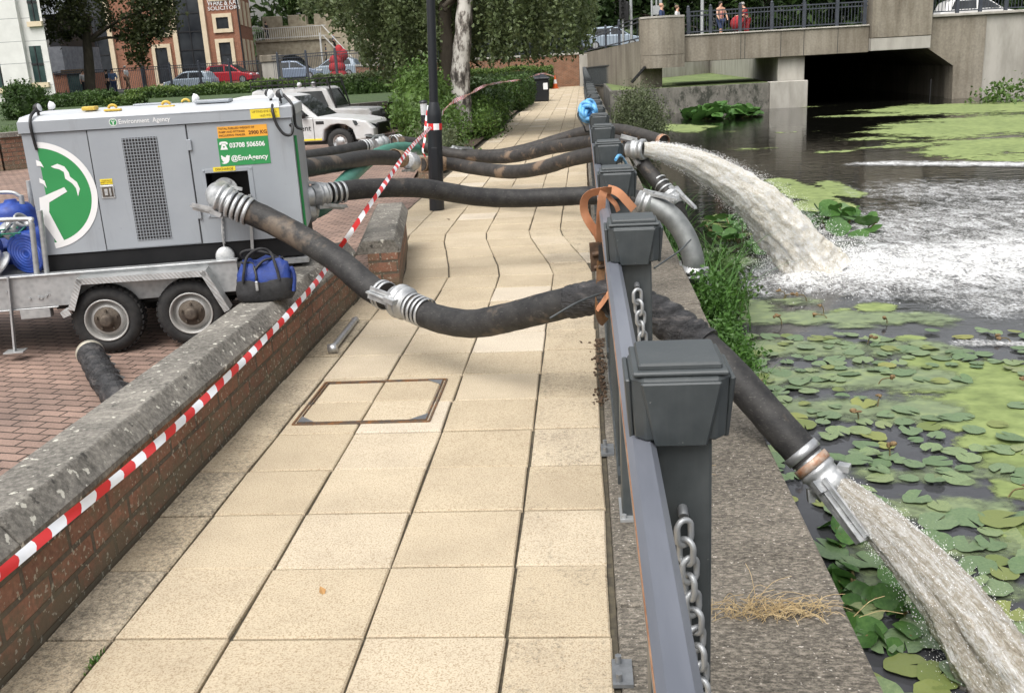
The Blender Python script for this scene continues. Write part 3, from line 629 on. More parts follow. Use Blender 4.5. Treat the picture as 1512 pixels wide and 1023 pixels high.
# flange in the port
m = MB(); fc = (.900, fy + .03, 1.045)
m.lathe([(.085, .0), (.085, .018), (.05, .02), (.05, -.09), (.056, -.09)], fc, (0, 1, 0), 28)
for k in range(8):
    a = 2 * math.pi * k / 8 + .2; m.cyl((fc[0] + .068 * math.cos(a), fc[1] - .002, fc[2] + .068 * math.sin(a)), (fc[0] + .068 * math.cos(a), fc[1] - .014, fc[2] + .068 * math.sin(a)), .010, n=6)
m.build('outlet_flange', 'cast_aluminium', pu, local=True)
m = MB(); m.obox((1.066, fy - .014, 1.005), (1.036, fy - .010, .60), .028, .02); m.build('support_bar', 'galvanised', pu, local=True)
ch = MB(); ch.tube(cr([(.858, fy - .01, .868), (.845, fy - .016, .75), (.848, fy - .018, .60)]), .0055, 6)
for k in range(15):
    z = .86 - k * .0175; M_ = Matrix.Translation((.858 - .0010 * k, fy - .017, z)) @ Matrix.Rotation(R(90) * (k % 2), 4, 'Z'); ch.box((-.008, -.002, -.010), (.008, .002, .010), M=M_)
cp = ch.build('cap_chain', 'cast_aluminium', pu, local=True)
m = MB(); m.lathe([(.066, 0), (.066, .02), (.058, .026), (.02, .03), (.001, .03)], (.846, fy - .012, .588), (0, -1, .1), 28); m.build('blanking_cap', 'cast_aluminium', cp, local=True)
# roof fittings
for x, y in ((.55, .42), (.62, .78), (.22, .30)):
    m = MB(); m.box((x - .055, y - .025, 1.618), (x + .055, y + .025, 1.632)); m.tube([(x + .026 * math.cos(a), y, 1.636 + .022 * math.sin(a)) for a in np.linspace(0, math.pi, 9)], .010, 8); m.build('lifting_eye', 'yellow_paint', pu, local=True, bevel=.004)
m = MB(); m.box((-.0, .36, 1.628), (.09, .46, 1.655)); m.build('hatch', 'yellow_paint', pu, local=True, bevel=.006)
m = MB(); m.box((.74, .42, 1.630), (.98, .62, 1.652)); m.build('hatch', 'pump_paint', pu, local=True, bevel=.006); m = MB(); m.box((.25, .75, 1.630), (.5, .9, 1.645)); m.build('hatch', 'pump_paint', pu, local=True, bevel=.006)
simple('lamp_glass', (.62, .64, .66), None, 5, .12)
for x, y, dx in ((-.27, .32, 1), (-.355, .9, -1), (.72, .60, -1), (1.265, .42, -1), (1.335, .36, 1), (1.2, .95, 1)):
    m = MB(); m.cyl((x, y, 1.60), (x, y, 1.655), .010, n=8); lo = m.build('work_light', 'black', pu, local=True)
    m = MB(); m.lathe([(.012, -.028), (.028, -.012), (.032, .014), (.030, .016)], (x, y, 1.665), (dx * .9, -.25, .25), 18); m.build('lamp_housing', 'black' if dx > 0 else 'white_vinyl', lo, local=True)
    m = MB(); m.lathe([(.029, .015), (.015, .021), (.001, .022)], (x, y, 1.665), (dx * .9, -.25, .25), 18); m.build('lamp_lens', 'lamp_glass', lo, local=True)
m = MB(); m.tube(cr([(-.27, .30, 1.66), (-.285, .215, 1.62), (-.290, .18, 1.56), (-.287, .185, 1.46), (-.284, .195, 1.40)]), .010, 8); m.build('cable', 'black', pu, local=True)
m = MB(); m.tube(cr([(1.29, .22, 1.60), (1.292, .165, 1.555), (1.31, .155, 1.47), (1.35, .150, 1.405), (1.395, .155, 1.395), (1.412, .165, 1.43), (1.408, .185, 1.46), (1.395, .195, 1.455)]), .010, 8); m.tube(cr([(1.36, .36, 1.66), (1.42, .30, 1.58), (1.425, .30, 1.45), (1.47, .29, 1.42)]), .010, 8); m.build('cable', 'black', pu, local=True)
m = MB(); m.tube([(1.412, .30, z) for z in (1.38, 1.0, .72)], .012, 8); m.build('drain_tube', 'green_vinyl', pu, local=True)
# ---- tool bag slumped on the wall coping
simple('bag_black', (.012, .012, .013), (.028, .028, .03), 20, .8, bump=.5, bscale=30, bd=.01)
bo = (-1.985, 5.72, .472)
bg_ = thing('tool_bag', 'slumped blue and black holdall standing on the brick wall coping', 'bag', bo, R(8))
def ring(wx, wy, z, n=28, p=4.6, ox=0, oy=0, wob=.01, ph=0):
    out = []
    for k in range(n):
        a = 2 * math.pi * k / n; c_, s_ = math.cos(a), math.sin(a)
        q_ = (abs(c_) ** p + abs(s_) ** p) ** (-1 / p); out.append((ox + wx * c_ * q_ + wob * math.sin(3 * a + ph), oy + wy * s_ * q_ + wob * math.sin(4 * a + ph * 2), z + wob * 1.3 * math.sin(5 * a + ph * 3)))
    return out
m = MB(); m.loft([ring(.160, .10, .004, wob=.002), ring(.170, .110, .018, wob=.003), ring(.172, .112, .07, wob=.005, ph=1), ring(.166, .106, .128, wob=.007, ph=2), ring(.162, .102, .132, wob=.007, ph=2)]); m.build('base', 'bag_black', bg_, local=True)
m = MB(); m.loft([ring(.163, .103, .126, wob=.007, ph=2), ring(.160, .098, .160, wob=.012, ph=2.6), ring(.142, .072, .205, wob=.020, ph=3.4, oy=.01), ring(.120, .040, .232, wob=.020, ph=4.2, oy=.02), ring(.09, .012, .236, wob=.014, ph=5, oy=.02)]); m.build('upper_body', 'blue_canvas', bg_, local=True)
m = MB(); m.tube(cr([(-.115, -.104, .13), (-.10, -.095, .20), (-.085, -.03, .27), (-.01, -.03, .315), (.05, .0, .285), (.09, -.075, .20), (.105, -.10, .13)]), .009, 6); m.build('handle', 'bag_black', bg_, local=True)
m = MB(); m.tube(cr([(-.10, .09, .13), (-.11, .05, .23), (-.13, .02, .285), (-.07, .03, .30), (.04, .03, .27), (.09, .06, .22), (.10, .09, .13)]), .009, 6); m.build('handle', 'bag_black', bg_, local=True)
m = MB(); m.tube(cr([(-.13, -.0, .232), (-.06, -.045, .232), (-.04, -.082, .20), (-.03, -.106, .165), (-.032, -.114, .14)]), .008, 6); m.tube(cr([(-.04, -.082, .20), (.02, -.03, .245), (.12, .02, .245)]), .008, 6); m.build('zip', 'black', bg_, local=True)
m = MB(); m.box((-.040, -.124, .075), (-.022, -.116, .135)); m.build('zip_pull', 'cast_aluminium', bg_, local=True, bevel=.004)
m = MB(); m.tube(cr([(.155, -.03, .15), (.178, -.05, .19), (.190, -.06, .13), (.176, -.07, .05)]), .012, 6); m.build('strap', 'blue_canvas', bg_, local=True)
# ------------------------------------------------------------------ hoses
def rubber(name, c1, c2, tan, lo=.60):
    t = NT(name); n = t.noise(9, 6, .7); big = t.noise(2.3, 5, .65, vec=t.co(loc=(3, 1, 7)))
    c = t.ramp(n, [(.32, c1), (.66, c2)]); c = t.mix(t.math('MULTIPLY', t.ramp(big, [(lo, 0), (lo + .08, 1)]), .7), c, tan)
    c = t.mix(t.math('MULTIPLY', t.ramp(t.noise(45, 5, .75, vec=t.co((1, 1, 2.5))), [(.58, 0), (.68, 1)]), .45), c, (.17, .16, .145))
    t.set(c, .6, spec=.4); t.bump(t.noise(40, 4, .7, vec=t.co((1, 1, 3))), .25, .004); return t.m
rubber('hose_rubber', (.010, .010, .011), (.040, .038, .036), (.17, .13, .095), .59)
rubber('hose_rubber_worn', (.017, .016, .016), (.055, .049, .044), (.26, .18, .12), .57)
simple('green_hose', (.035, .16, .115), (.06, .22, .165), 7, .5, bump=.2, bscale=40)
simple('sacking', (.34, .24, .155), (.20, .13, .085), 14, .95, bump=.9, bscale=80, bd=.006)
t = NT('tape_wrap'); n = t.noise(7, 5, .7, vec=t.co((1, 1, 5))); t.set(t.ramp(n, [(.40, (.008, .008, .009)), (.56, (.034, .033, .035)), (.70, (.11, .10, .095))]), .40); t.bump(t.noise(16, 5, .7, vec=t.co((1, 2, 5))), .9, .02)
simple('steel_band', (.55, .56, .57), (.42, .42, .42), 20, .35, .8)
simple('rusty_band', (.34, .14, .06), (.48, .40, .33), 20, .6, .4, bump=.4)
def wob(pts, r, amp=.03):
    k = len(pts); ph = random.uniform(0, 6); return [r * (1 + amp * math.sin(i * .55 + ph) * .5 + amp * math.sin(i * 1.7 + ph * 2) * .5) for i in range(k)]
def hose(par, pts, r, mat='hose_rubber', name='hose', n=8, seg=20, amp=.02):
    c = cr(pts, n); m = MB(); m.tube(c, wob(c, r, amp), seg); return m.build(name, mat, par)
def bands(par, p, d, r, offs, mat='steel_band', w_=.022):
    d = Vector(d).normalized(); p = Vector(p)
    for o_ in offs:
        m = MB(); m.lathe([(r, 0), (r + .005, .001), (r + .006, w_ / 2), (r + .005, w_ - .001), (r, w_)], p + d * o_, d, 24, caps=False); m.build('hose_clamp', mat, par)
def coupling(par, p, d, r, L=.16, lever=None, flip=1, llen=.2):
    """lever coupling: socket, collar, ring; lever = direction the handle points away from the pipe"""
    d = Vector(d).normalized(); p = Vector(p) - d * L / 2; m = MB()
    m.lathe([(r * .9, 0), (r * 1.02, .002), (r * 1.05, L * .25), (r * 1.28, L * .30), (r * 1.30, L * .42), (r * 1.12, L * .46), (r * 1.12, L * .60), (r * 1.26, L * .64), (r * 1.26, L * .74), (r * 1.05, L * .80), (r * 1.02, L), (r * .9, L)], p, d, 28)
    o = m.build('coupling', 'cast_aluminium', par)
    if lever is not None:
        l = Vector(lever).normalized(); l = (l - d * l.dot(d)).normalized(); s_ = d.cross(l).normalized(); m = MB()
        c_ = p + d * L * .52 + l * r * 1.15
        m.obox(c_ - d * L * .3 + l * .008, c_ + d * L * .3 + l * .008, r * .55, .03)
        for q_ in (-1, 1): m.obox(c_ + s_ * q_ * r * .32 - d * L * .1, c_ + s_ * q_ * r * .30 + d * llen * flip + l * .035, .012, .026)
        m.obox(c_ + d * llen * .25 * flip + l * .012, c_ + d * llen * 1.08 * flip + l * .036, r * .5, .010)
        m.build('lever', 'cast_aluminium', par); m = MB()
        a = c_ - l * r * 2.3; m.obox(a - d * L * .25, a + d * L * .25, r * .6, .03)
        m.obox(a - s_ * r * .3 - d * .0, a - s_ * r * .3 - d * llen * .5 * flip - l * .02, .014, .022)
        m.build('cam_ear', 'cast_aluminium', par)
    return o
# A: main hose, pump port -> across the path -> through the railing -> spilling into the river
fA = LW @ Vector((.900, .18, 1.045))
hA = thing('discharge_hose', 'fat black hose from the pump port slung across the path and over the quay', 'hose', (-1.05, 5.2, 0))
e0 = Vector(D(321, 291, 6.42)); e1 = Vector(D(343, 302, 6.36))
m = MB(); m.tube(cr([fA + Vector((0, -.02, 0)), (fA + e0) / 2 + Vector((-.02, 0, .01)), e0, e1], 6), .072, 20); m.build('elbow', 'cast_aluminium', hA)
ptsA = [e1] + px((400, 327, 6.36), (450, 354, 6.28), (500, 386, 6.12), (545, 424, 5.93), (570, 437, 5.84))
dA = Vector(ptsA[1]) - e1; bands(hA, e1, dA, .090, (-.02, .02, .06, .10), 'cast_aluminium', .026); coupling(hA, e0 * .6 + e1 * .4, dA, .084, .13, (-.3, -.5, -.6), -1, .16)
hose(hA, ptsA, .085)
cA = Vector(D(594, 446, 5.75)); ptsA2 = px((612, 455, 5.68), (645, 470, 5.55), (695, 478, 5.36), (745, 470, 5.2), (800, 456, 5.06), (850, 444, 4.96), (885, 438, 4.9), (930, 447, 4.82), (985, 473, 4.70), (1040, 513, 4.56), (1095, 568, 4.42), (1150, 630, 4.30), (1192, 677, 4.22))
d2 = Vector(ptsA2[1]) - Vector(ptsA[-1]); coupling(hA, cA, d2, .084, .15, (-.35, -.8, .25), -1, .17)
bands(hA, ptsA[-1], d2, .088, (-.05, -.015), 'cast_aluminium', .02); bands(hA, ptsA2[0], d2, .088, (-.02, .02, .055, .09), 'cast_aluminium', .018)
hose(hA, ptsA2, .083, 'hose_rubber')
cw = cr(ptsA2[7:10], 18); m = MB(); m.tube(cw, [.094 + .006 * math.sin(i * 1.1) + .009 * random.random() * (i % 3 > 0) for i in range(len(cw))], 24); m.build('tape_wrapping', 'tape_wrap', hA)
cw = cr(px((842, 446, 4.98), (862, 442, 4.94), (884, 438, 4.9), (905, 440, 4.86)), 5); m = MB(); m.tube(cw, [.090 + .003 * math.sin(i * 2.4) for i in range(len(cw))], 22); m.build('tape_wrapping', 'tape_wrap', hA)
dE = (Vector(ptsA2[-1]) - Vector(ptsA2[-2])).normalized(); pE = Vector(ptsA2[-1])
bands(hA, pE, dE, .084, (-.055,), 'steel_band', .042); bands(hA, pE, dE, .084, (.012,), 'rusty_band', .04)
m = MB(); m.lathe([(.074, -.01), (.074, .05), (.084, .052), (.090, .075), (.080, .085), (.080, .115), (.092, .12), (.092, .15), (.090, .155), (.090, .185), (.070, .185), (.066, .10)], pE, dE, 32, caps=False)
m.build('outlet_socket', 'cast_aluminium', hA)
cE = pE + dE * .13; lv = (Vector((-.50, -.80, .22))); lv = (lv - dE * lv.dot(dE)).normalized(); sE = dE.cross(lv).normalized(); m = MB()
for q_ in (-1, 1):
    m.obox(cE + lv * .096 + sE * q_ * .030 - dE * .02, cE + lv * .165 + sE * q_ * .024 + dE * .28, .012, .026)
m.obox(cE + lv * .095 + dE * .02, cE + lv * .172 + dE * .285, .044, .007); m.obox(cE + lv * .085 - dE * .03, cE + lv * .10 + dE * .03, .085, .02)
m.build('lever', 'cast_aluminium', hA)
m = MB(); m.obox(cE - sE * .086 - dE * .02, cE - sE * .12 + dE * .02, .05, .03); m.build('cam_ear', 'cast_aluminium', hA); m = MB(); m.obox(cE + sE * .086 - dE * .02, cE + sE * .125 + dE * .03, .04, .03); m.build('cam_ear', 'cast_aluminium', hA)
OUT_A = (pE + dE * .18, dE.copy())
# B: second hose with cast elbow bent down over the quay
hB = thing('discharge_hose', 'black hose from the pump end wall to a grey metal elbow bent over the quay', 'hose', (-1.0, 8.4, 0))
ptsB = px((486, 285, 7.75), (540, 279, 8.0), (620, 278, 8.3), (700, 290, 8.5), (760, 293, 8.6), (820, 291, 8.65), (870, 289, 8.65), (915, 290, 8.62), (945, 296, 8.58))
m = MB(); m.tube(px((430, 295, 7.62), (458, 290, 7.66), (470, 288, 7.7)), .080, 18); m.build('pipe_stub', 'cast_aluminium', hB)
dB = Vector(ptsB[1]) - Vector(ptsB[0]); coupling(hB, D(472, 288, 7.7), dB, .078, .15, (-.1, -.6, -.8), 1, .2); bands(hB, D(484, 286, 7.74), dB, .084, (-.03, .02, .07, .12), 'cast_aluminium', .022)
hose(hB, ptsB, .082)
el = cr(px((945, 296, 8.58), (966, 304, 8.55), (992, 321, 8.5), (1012, 349, 8.45), (1023, 380, 8.4), (1025, 402, 8.4)), 8)
dl = Vector(el[1]) - Vector(el[0]); coupling(hB, D(952, 299, 8.57), dl, .086, .15, (.1, -.3, .9), 1, .24)
bands(hB, ptsB[-1], dl, .084, (-.14, ), 'rusty_band', .06)
simple('dull_alloy', (.17, .18, .18), (.27, .28, .275), 8, .5, .6, bump=.15, bscale=40)
m = MB(); m.tube(el, [.082 + .012 * min(1, i / 12) for i in range(len(el))], 24); m.build('elbow', 'dull_alloy', hB)
dl = Vector(el[-1]) - Vector(el[-2]); coupling(hB, Vector(el[-1]), dl, .092, .15, (.9, -.3, 0), 1, .2)
pe = Vector(el[-1]); hose(hB, [pe, pe + Vector((.0, .0, -.18)), pe + Vector((.03, .02, -.45)), pe + Vector((.08, .05, -1.0))], .082)
# C: front hose of the three further ones, with the open outlet
hC = thing('discharge_hose', 'mud-streaked black hose with sacking wrap ending in the open spouting outlet', 'hose', (-1, 11.5, 0))
c1 = px((424, 253, 8.3), (460, 247, 8.9), (500, 241, 9.6), (545, 233, 10.6), (588, 234, 11.6)); hose(hC, c1, .086)
c2 = px((622, 243, 12.5), (660, 242, 12.85), (704, 249, 12.4), (755, 254, 11.9), (800, 248, 11.5), (840, 236, 11.2), (877, 228, 10.95), (915, 222, 10.75), (928, 221, 10.7)); hose(hC, c2, .084, 'hose_rubber_worn')
dC = Vector(c2[0]) - Vector(c1[-1]); coupling(hC, D(607, 239, 12.0), dC, .086, .26, (-.1, -.85, -.3), -1, .3); bands(hC, c1[-1], dC, .092, (-.16, -.06, .04), 'sacking', .09)
m = MB(); w_ = cr(px((622, 243, 12.5), (640, 242, 12.75), (657, 242, 12.85)), 6); m.tube(w_, [.094 + .006 * math.sin(i * 2) for i in range(len(w_))], 20); m.build('sacking_wrap', 'sacking', hC)
dO = (Vector(D(952, 222, 10.62)) - Vector(c2[-2])).normalized(); pO = Vector(c2[-1]); bands(hC, pO, dO, .087, (-.20,), 'sacking', .15)
m = MB(); m.lathe([(.084, -.01), (.086, .04), (.106, .05), (.112, .09), (.096, .10), (.096, .14), (.112, .145), (.112, .185), (.094, .19), (.080, .19), (.076, .02)], pO, dO, 28, caps=False); m.build('outlet_socket', 'cast_aluminium', hC)
m = MB(); m.obox(pO + Vector((0, 0, .10)) + dO * .10, pO + Vector((-.08, -.03, .15)) + dO * .0, .06, .04); m.build('cam_ear', 'cast_aluminium', hC); m = MB(); m.obox(pO + Vector((0, 0, -.10)) + dO * .08, pO + Vector((0, -.02, -.16)) + dO * .12, .06, .04); m.build('cam_ear', 'cast_aluminium', hC)
OUT_C = (pO + dO * .16, dO.copy())
# D/E: back hose running to the coupling that dips behind the quay
hD = thing('discharge_hose', 'black hose nearest the pickup with silver coupling before the lamp post', 'hose', (-1.5, 13, 0))
d1 = px((424, 236, 11.0), (460, 231, 11.6), (500, 224, 12.2), (540, 216, 12.8)); hose(hD, d1, .078)
d2_ = px((582, 209, 13.4), (612, 212, 13.6), (635, 219, 13.6), (665, 227, 13.6), (700, 231, 13.5), (745, 233, 13.1), (785, 226, 12.7), (816, 218, 12.3), (872, 210, 11.6), (905, 209, 11.2), (935, 219, 10.9)); hose(hD, d2_, .080, 'hose_rubber_worn')
dd = Vector(d2_[0]) - Vector(d1[-1]); coupling(hD, D(560, 212, 13.1), dd, .082, .28, (0, -.3, .9), -1, .3); bands(hD, d1[-1], dd, .086, (-.08, -.02, .04), 'cast_aluminium', .03); bands(hD, d2_[0], dd, .082, (-.04, .03, .10), 'cast_aluminium', .026)
g1 = px((935, 219, 10.9), (950, 243, 10.7), (966, 263, 10.6), (984, 282, 10.5), (998, 300, 10.4)); hose(hD, g1, .080)
dg = Vector(g1[-1]) - Vector(g1[-2]); bands(hD, g1[-2], dg, .083, (-.16, -.10, -.03, .04, .11), 'cast_aluminium', .022); coupling(hD, D(993, 293, 10.45), dg, .086, .22, (.6, -.4, .4), 1, .26)
m = MB(); q_ = D(944, 236, 10.8); m.obox(q_, Vector(q_) + Vector((-.03, -.02, .13)), .06, .04); m.build('cam_ear', 'cast_aluminium', hD); m = MB(); m.obox(q_, Vector(q_) + Vector((-.04, 0, -.09)), .06, .05); m.build('cam_ear', 'cast_aluminium', hD)
pg = Vector(g1[-1]); hose(hD, [pg, pg + Vector((.06, 0, -.2)), pg + Vector((.10, .0, -.5)), pg + Vector((.12, 0, -1.0))], .078)
# F: hose over the rail to the far side
hF = thing('discharge_hose', 'worn black hose furthest along the path, passing under the blue coil', 'hose', (-.6, 14, 0))
hose(hF, px((690, 229, 14.2), (735, 229, 14.2), (780, 220, 14.1), (830, 205, 14.0), (870, 194, 13.8), (910, 192, 13.5), (945, 199, 13.1), (978, 209, 12.7)), .084, 'hose_rubber_worn')
dF = Vector(D(978, 209, 12.7)) - Vector(D(945, 199, 13.1)); bands(hF, D(978, 209, 12.7), dF, .087, (-.03,), 'rusty_band', .07)
# green suction hose
hG = thing('suction_hose', 'sea-green hose looping up from the pump base to the path', 'hose', (-2, 11, 0))
gg = px((452, 311, 7.7), (470, 307, 7.9), (488, 294, 8.4), (508, 270, 9.4), (530, 249, 10.5), (556, 229, 11.8), (588, 219, 12.9), (622, 221, 13.7), (650, 226, 14.0)); hose(hG, gg, .078, 'green_hose')
coupling(hG, D(672, 228, 14.05), Vector(gg[-1]) - Vector(gg[-2]), .082, .26, (0, -.2, .9), 1, .3); bands(hG, gg[-1], Vector(gg[-1]) - Vector(gg[-2]), .084, (-.08, .0), 'cast_aluminium', .03)
coupling(hG, D(452, 311, 7.7), Vector(gg[1]) - Vector(gg[0]), .082, .14)
# H: dark hose behind the lamp post
# wrapped suction end lying in the courtyard
hS = thing('suction_hose', 'short hose end bound in black tape with pale flange, lying by the trailer wheel', 'hose', (-2.9, 5.6, 0))
s_ = [G(134, 523, .11), G(150, 552, .10), G(168, 580, .09), G(200, 625, .085), G(235, 680, .08)]
c = cr(s_, 22); m = MB(); rr_ = [.070 + .008 * math.sin(i * .7) + .014 * random.random() * (i % 3 > 0) for i in range(len(c))]; m.tube(c, rr_, 22, smooth=False)
for k in range(9):
    a = Vector(c[8 + 8 * k]); m.add([a + Vector((.05, .02, .05)), a + Vector((.12, .0, .03)), a + Vector((.10, -.05, .0)), a + Vector((.05, -.04, .03))], [(0, 1, 2, 3)])
m.build('tape_wrapping', 'tape_wrap', hS)
simple('pale_brass', (.42, .38, .29), (.55, .52, .45), 12, .45, .5)
ds = Vector(c[0]) - Vector(c[2]); m = MB(); m.lathe([(.07, -.02), (.084, -.01), (.090, .01), (.090, .03), (.078, .035), (.070, .03), (.062, -.03)], c[0], ds, 28, caps=False); m.build('flange', 'pale_brass', hS)
# loose galvanised bar on the path
m = MB(); a, b = Vector((-1.705, 6.06, .035)), Vector((-1.735, 6.86, .02)); m.cyl(a, b, .022, n=16); m.lathe([(.03, -.03), (.034, -.028), (.034, .028), (.03, .03)], a + Vector((0, -.0, 0)), (1, .1, .1), 16); m.lathe([(.022, -.02), (.022, .02)], b, (1, 0, .3), 12)
m.build('metal_bar', 'steel_band', origin=(-1.72, 6.4, 0), label='loose galvanised lever bar lying on the slabs beside the low wall', cat='bar')
# ------------------------------------------------------------------ railing along the quay
t = NT('railing_paint'); n = t.noise(7, 5, .65); t.set(t.ramp(n, [(.35, (.040, .047, .050)), (.65, (.060, .068, .071))]), .42); t.bump(t.noise(60, 3), .08, .002)
c = t.mix(t.math('MULTIPLY', t.ramp(t.noise(38, 5, .7), [(.70, 0), (.74, 1)]), .6), t.ramp(n, [(.35, (.038, .045, .048)), (.65, (.060, .068, .071))]), (.22, .22, .21)); c = t.mix(t.math('MULTIPLY', t.ramp(t.noise(16, 5, .7, vec=t.co((1, 1, .08))), [(.54, 0), (.68, 1)]), .10), c, (.12, .125, .12)); t.set(base=c, rough=t.ramp(n, [(.35, .36), (.65, .55)]))
t = NT('rail_paint'); n = t.noise(6, 5, .65, vec=t.co((1, .15, 1))); t.set(t.ramp(n, [(.35, (.115, .125, .150)), (.65, (.175, .185, .215))]), .38, .15)
simple('rust_line', (.22, .10, .05), (.34, .20, .12), 20, .8)
ra = thing('railing', 'long dark grey steel railing with capped square posts along the river edge', 'railing', (.175, 20, 0))
def post_cap(mb, x, y):
    def sq(h, z, k=0.): return [(x - h, y - h, z), (x + h, y - h, z), (x + h, y + h, z), (x - h, y + h, z)]
    z0 = 1.052
    def oct_(h, c_, z): return [(x - h + c_, y - h, z), (x + h - c_, y - h, z), (x + h, y - h + c_, z), (x + h, y + h - c_, z), (x + h - c_, y + h, z), (x - h + c_, y + h, z), (x - h, y + h - c_, z), (x - h, y - h + c_, z)]
    mb.loft([oct_(.066, .012, z0), oct_(.090, .02, z0 + .006), oct_(.098, .024, z0 + .135), oct_(.086, .016, z0 + .142)], smooth=False)
    for dx, dy in ((0, -1), (0, 1), (1, 0), (-1, 0)):                      # tapering shield on each face
        fn = (lambda a, b, d, dx=dx, dy=dy: (x + dx * d + (a if dy else 0), y + dy * d + (a if dx else 0), b))
        n_ = [(-.052, z0 - .004), (.052, z0 - .004), (.080, z0 + .132), (-.080, z0 + .132)]
        A = [fn(a, b, .090 if b < z0 + .05 else .098) for a, b in n_]; B = [fn(a * .97, b, .100 if b < z0 + .05 else .109) for a, b in n_]
        mb.add(A + B, [(0, 1, 2, 3), (4, 5, 6, 7)] + [(i, (i + 1) % 4, (i + 1) % 4 + 4, i + 4) for i in range(4)])
    mb.loft([sq(.094, z0 + .1405), sq(.094, z0 + .150), sq(.083, z0 + .152)], smooth=False); mb.loft([sq(.082, z0 + .150), sq(.082, z0 + .163), sq(.078, z0 + .1655)], smooth=False)
m = MB(); m.box((.11, 1.84, -.02), (.24, 1.97, 1.056)); p0_ = m.build('post', 'railing_paint', ra, bevel=.006, seg=2)
m = MB(); post_cap(m, .175, 1.905); cap0 = m.build('cap', 'railing_paint', p0_, bevel=.003)
m = MB(); m.box((.10, 1.80, -.006), (.25, 2.01, .008)); m.cyl((.115, 1.82, 0), (.115, 1.82, .022), .012, n=6); m.cyl((.235, 1.82, 0), (.235, 1.82, .022), .012, n=6); bp0 = m.build('base_plate', 'galvanised', p0_)
PY = [1.905 + 1.755 * k for k in range(-1, 36)]
post_objs = [p0_]
def panel(y0, y1):
    m = MB(); m.box((.098, y0, .085), (.122, y1, .125)); n_ = 15
    for k in range(1, n_): y = y0 + (y1 - y0) * k / n_; m.box((.104, y - .007, .125), (.116, y + .007, 1.0))
    m.box((.092, y0, .90), (.128, y1, .93)); return m
for y in PY:
    if abs(y - 1.905) < .01: continue
    c = copy_tree(p0_, ra); c.location.y += y - 1.905; post_objs.append(c)
pn0 = panel(PY[0] + .067, PY[1] - .067).build('baluster_panel', 'railing_paint', ra)
for a in PY[1:-1]:
    if a > 2:
        c = copy_tree(pn0, ra); c.location.y += a - PY[0]
m = MB(); yy = np.arange(-1.2, 64.1, .5)
m.loft([[(.068, y, 1.000), (.126, y, 1.000), (.126, y, 1.045), (.114, y, 1.056), (.080, y, 1.056), (.068, y, 1.045)] for y in (-1.2, 64.)], smooth=False)
rl = m.build('top_rail', 'rail_paint', ra)
m = MB(); m.box((.0662, -1.2, 1.030), (.0685, 9, 1.040)); m.build('rust_streak', 'rust_line', rl)
for y in (1.2, 2.55, 4.3):
    m = MB(); m.box((.036, y - .065, -.004), (.098, y + .065, .008))
    for dy in (-.045, .045): m.cyl((.056, y + dy, .008), (.056, y + dy, .034), .011, n=6)
    m.build('foot_plate', 'galv_dark', ra)
# end section turning off at the far end of the path
r2 = thing('railing', 'short far section of dark railing climbing towards the bridge wing wall', 'railing', (.8, 60, 0)); m = MB(); a, b = Vector((-.12, 65.6, 0)), Vector((2.0, 50.5, .25))
for zz in (.1, 1.12): m.obox(a + Vector((0, 0, zz)), b + Vector((0, 0, zz)), .06, .06)
m.build('rail', 'railing_paint', r2); m = MB()
for k in range(60): p_ = a.lerp(b, k / 59); m.box((p_.x - .02, p_.y - .02, p_.z), (p_.x + .02, p_.y + .02, p_.z + 1.1))
m.build('baluster_panel', 'railing_paint', r2)
# chains hanging on the posts
def chain(label, x, y, ztop, n_):
    th = thing('chain', label, 'chain', (x, y, ztop), 0, 'galvanised chains hung on the posts'); ll, wd, rr = .056, .0185, .0068
    m = MB(); m.tube([(0, .035, .012), (0, 0, .012), (0, -.012, .004)], .011, 8); m.build('anchor_bolt', 'galv_dark', th, local=True)
    z = 0; xo = 0
    for k in range(n_):
        a = k * R(90) + R(35 + 10 * math.sin(k * 1.7)); pts = []
        for q_ in range(20):
            t_ = 2 * math.pi * q_ / 20; cx_ = wd * math.cos(t_); cz_ = (ll * .5 - wd) * (1 if math.sin(t_) > 0 else -1) + wd * math.sin(t_)
            pts.append((xo + cx_ * math.cos(a), -.022 + cx_ * math.sin(a) * .8 - .004 * math.sin(k), z - ll * .5 + cz_))
        m = MB(); m.tube(pts, rr, 8, closed=True); m.build('link', 'galvanised', th, local=True); z -= ll - 2.1 * rr; xo += .0042 + .003 * math.sin(k * 2.3)
chain('big galvanised chain hanging down the nearest railing post', .180, 1.832, .885, 12)
chain('galvanised chain hanging on the second post, partly behind the nearest cap', .183, 3.588, .955, 9)
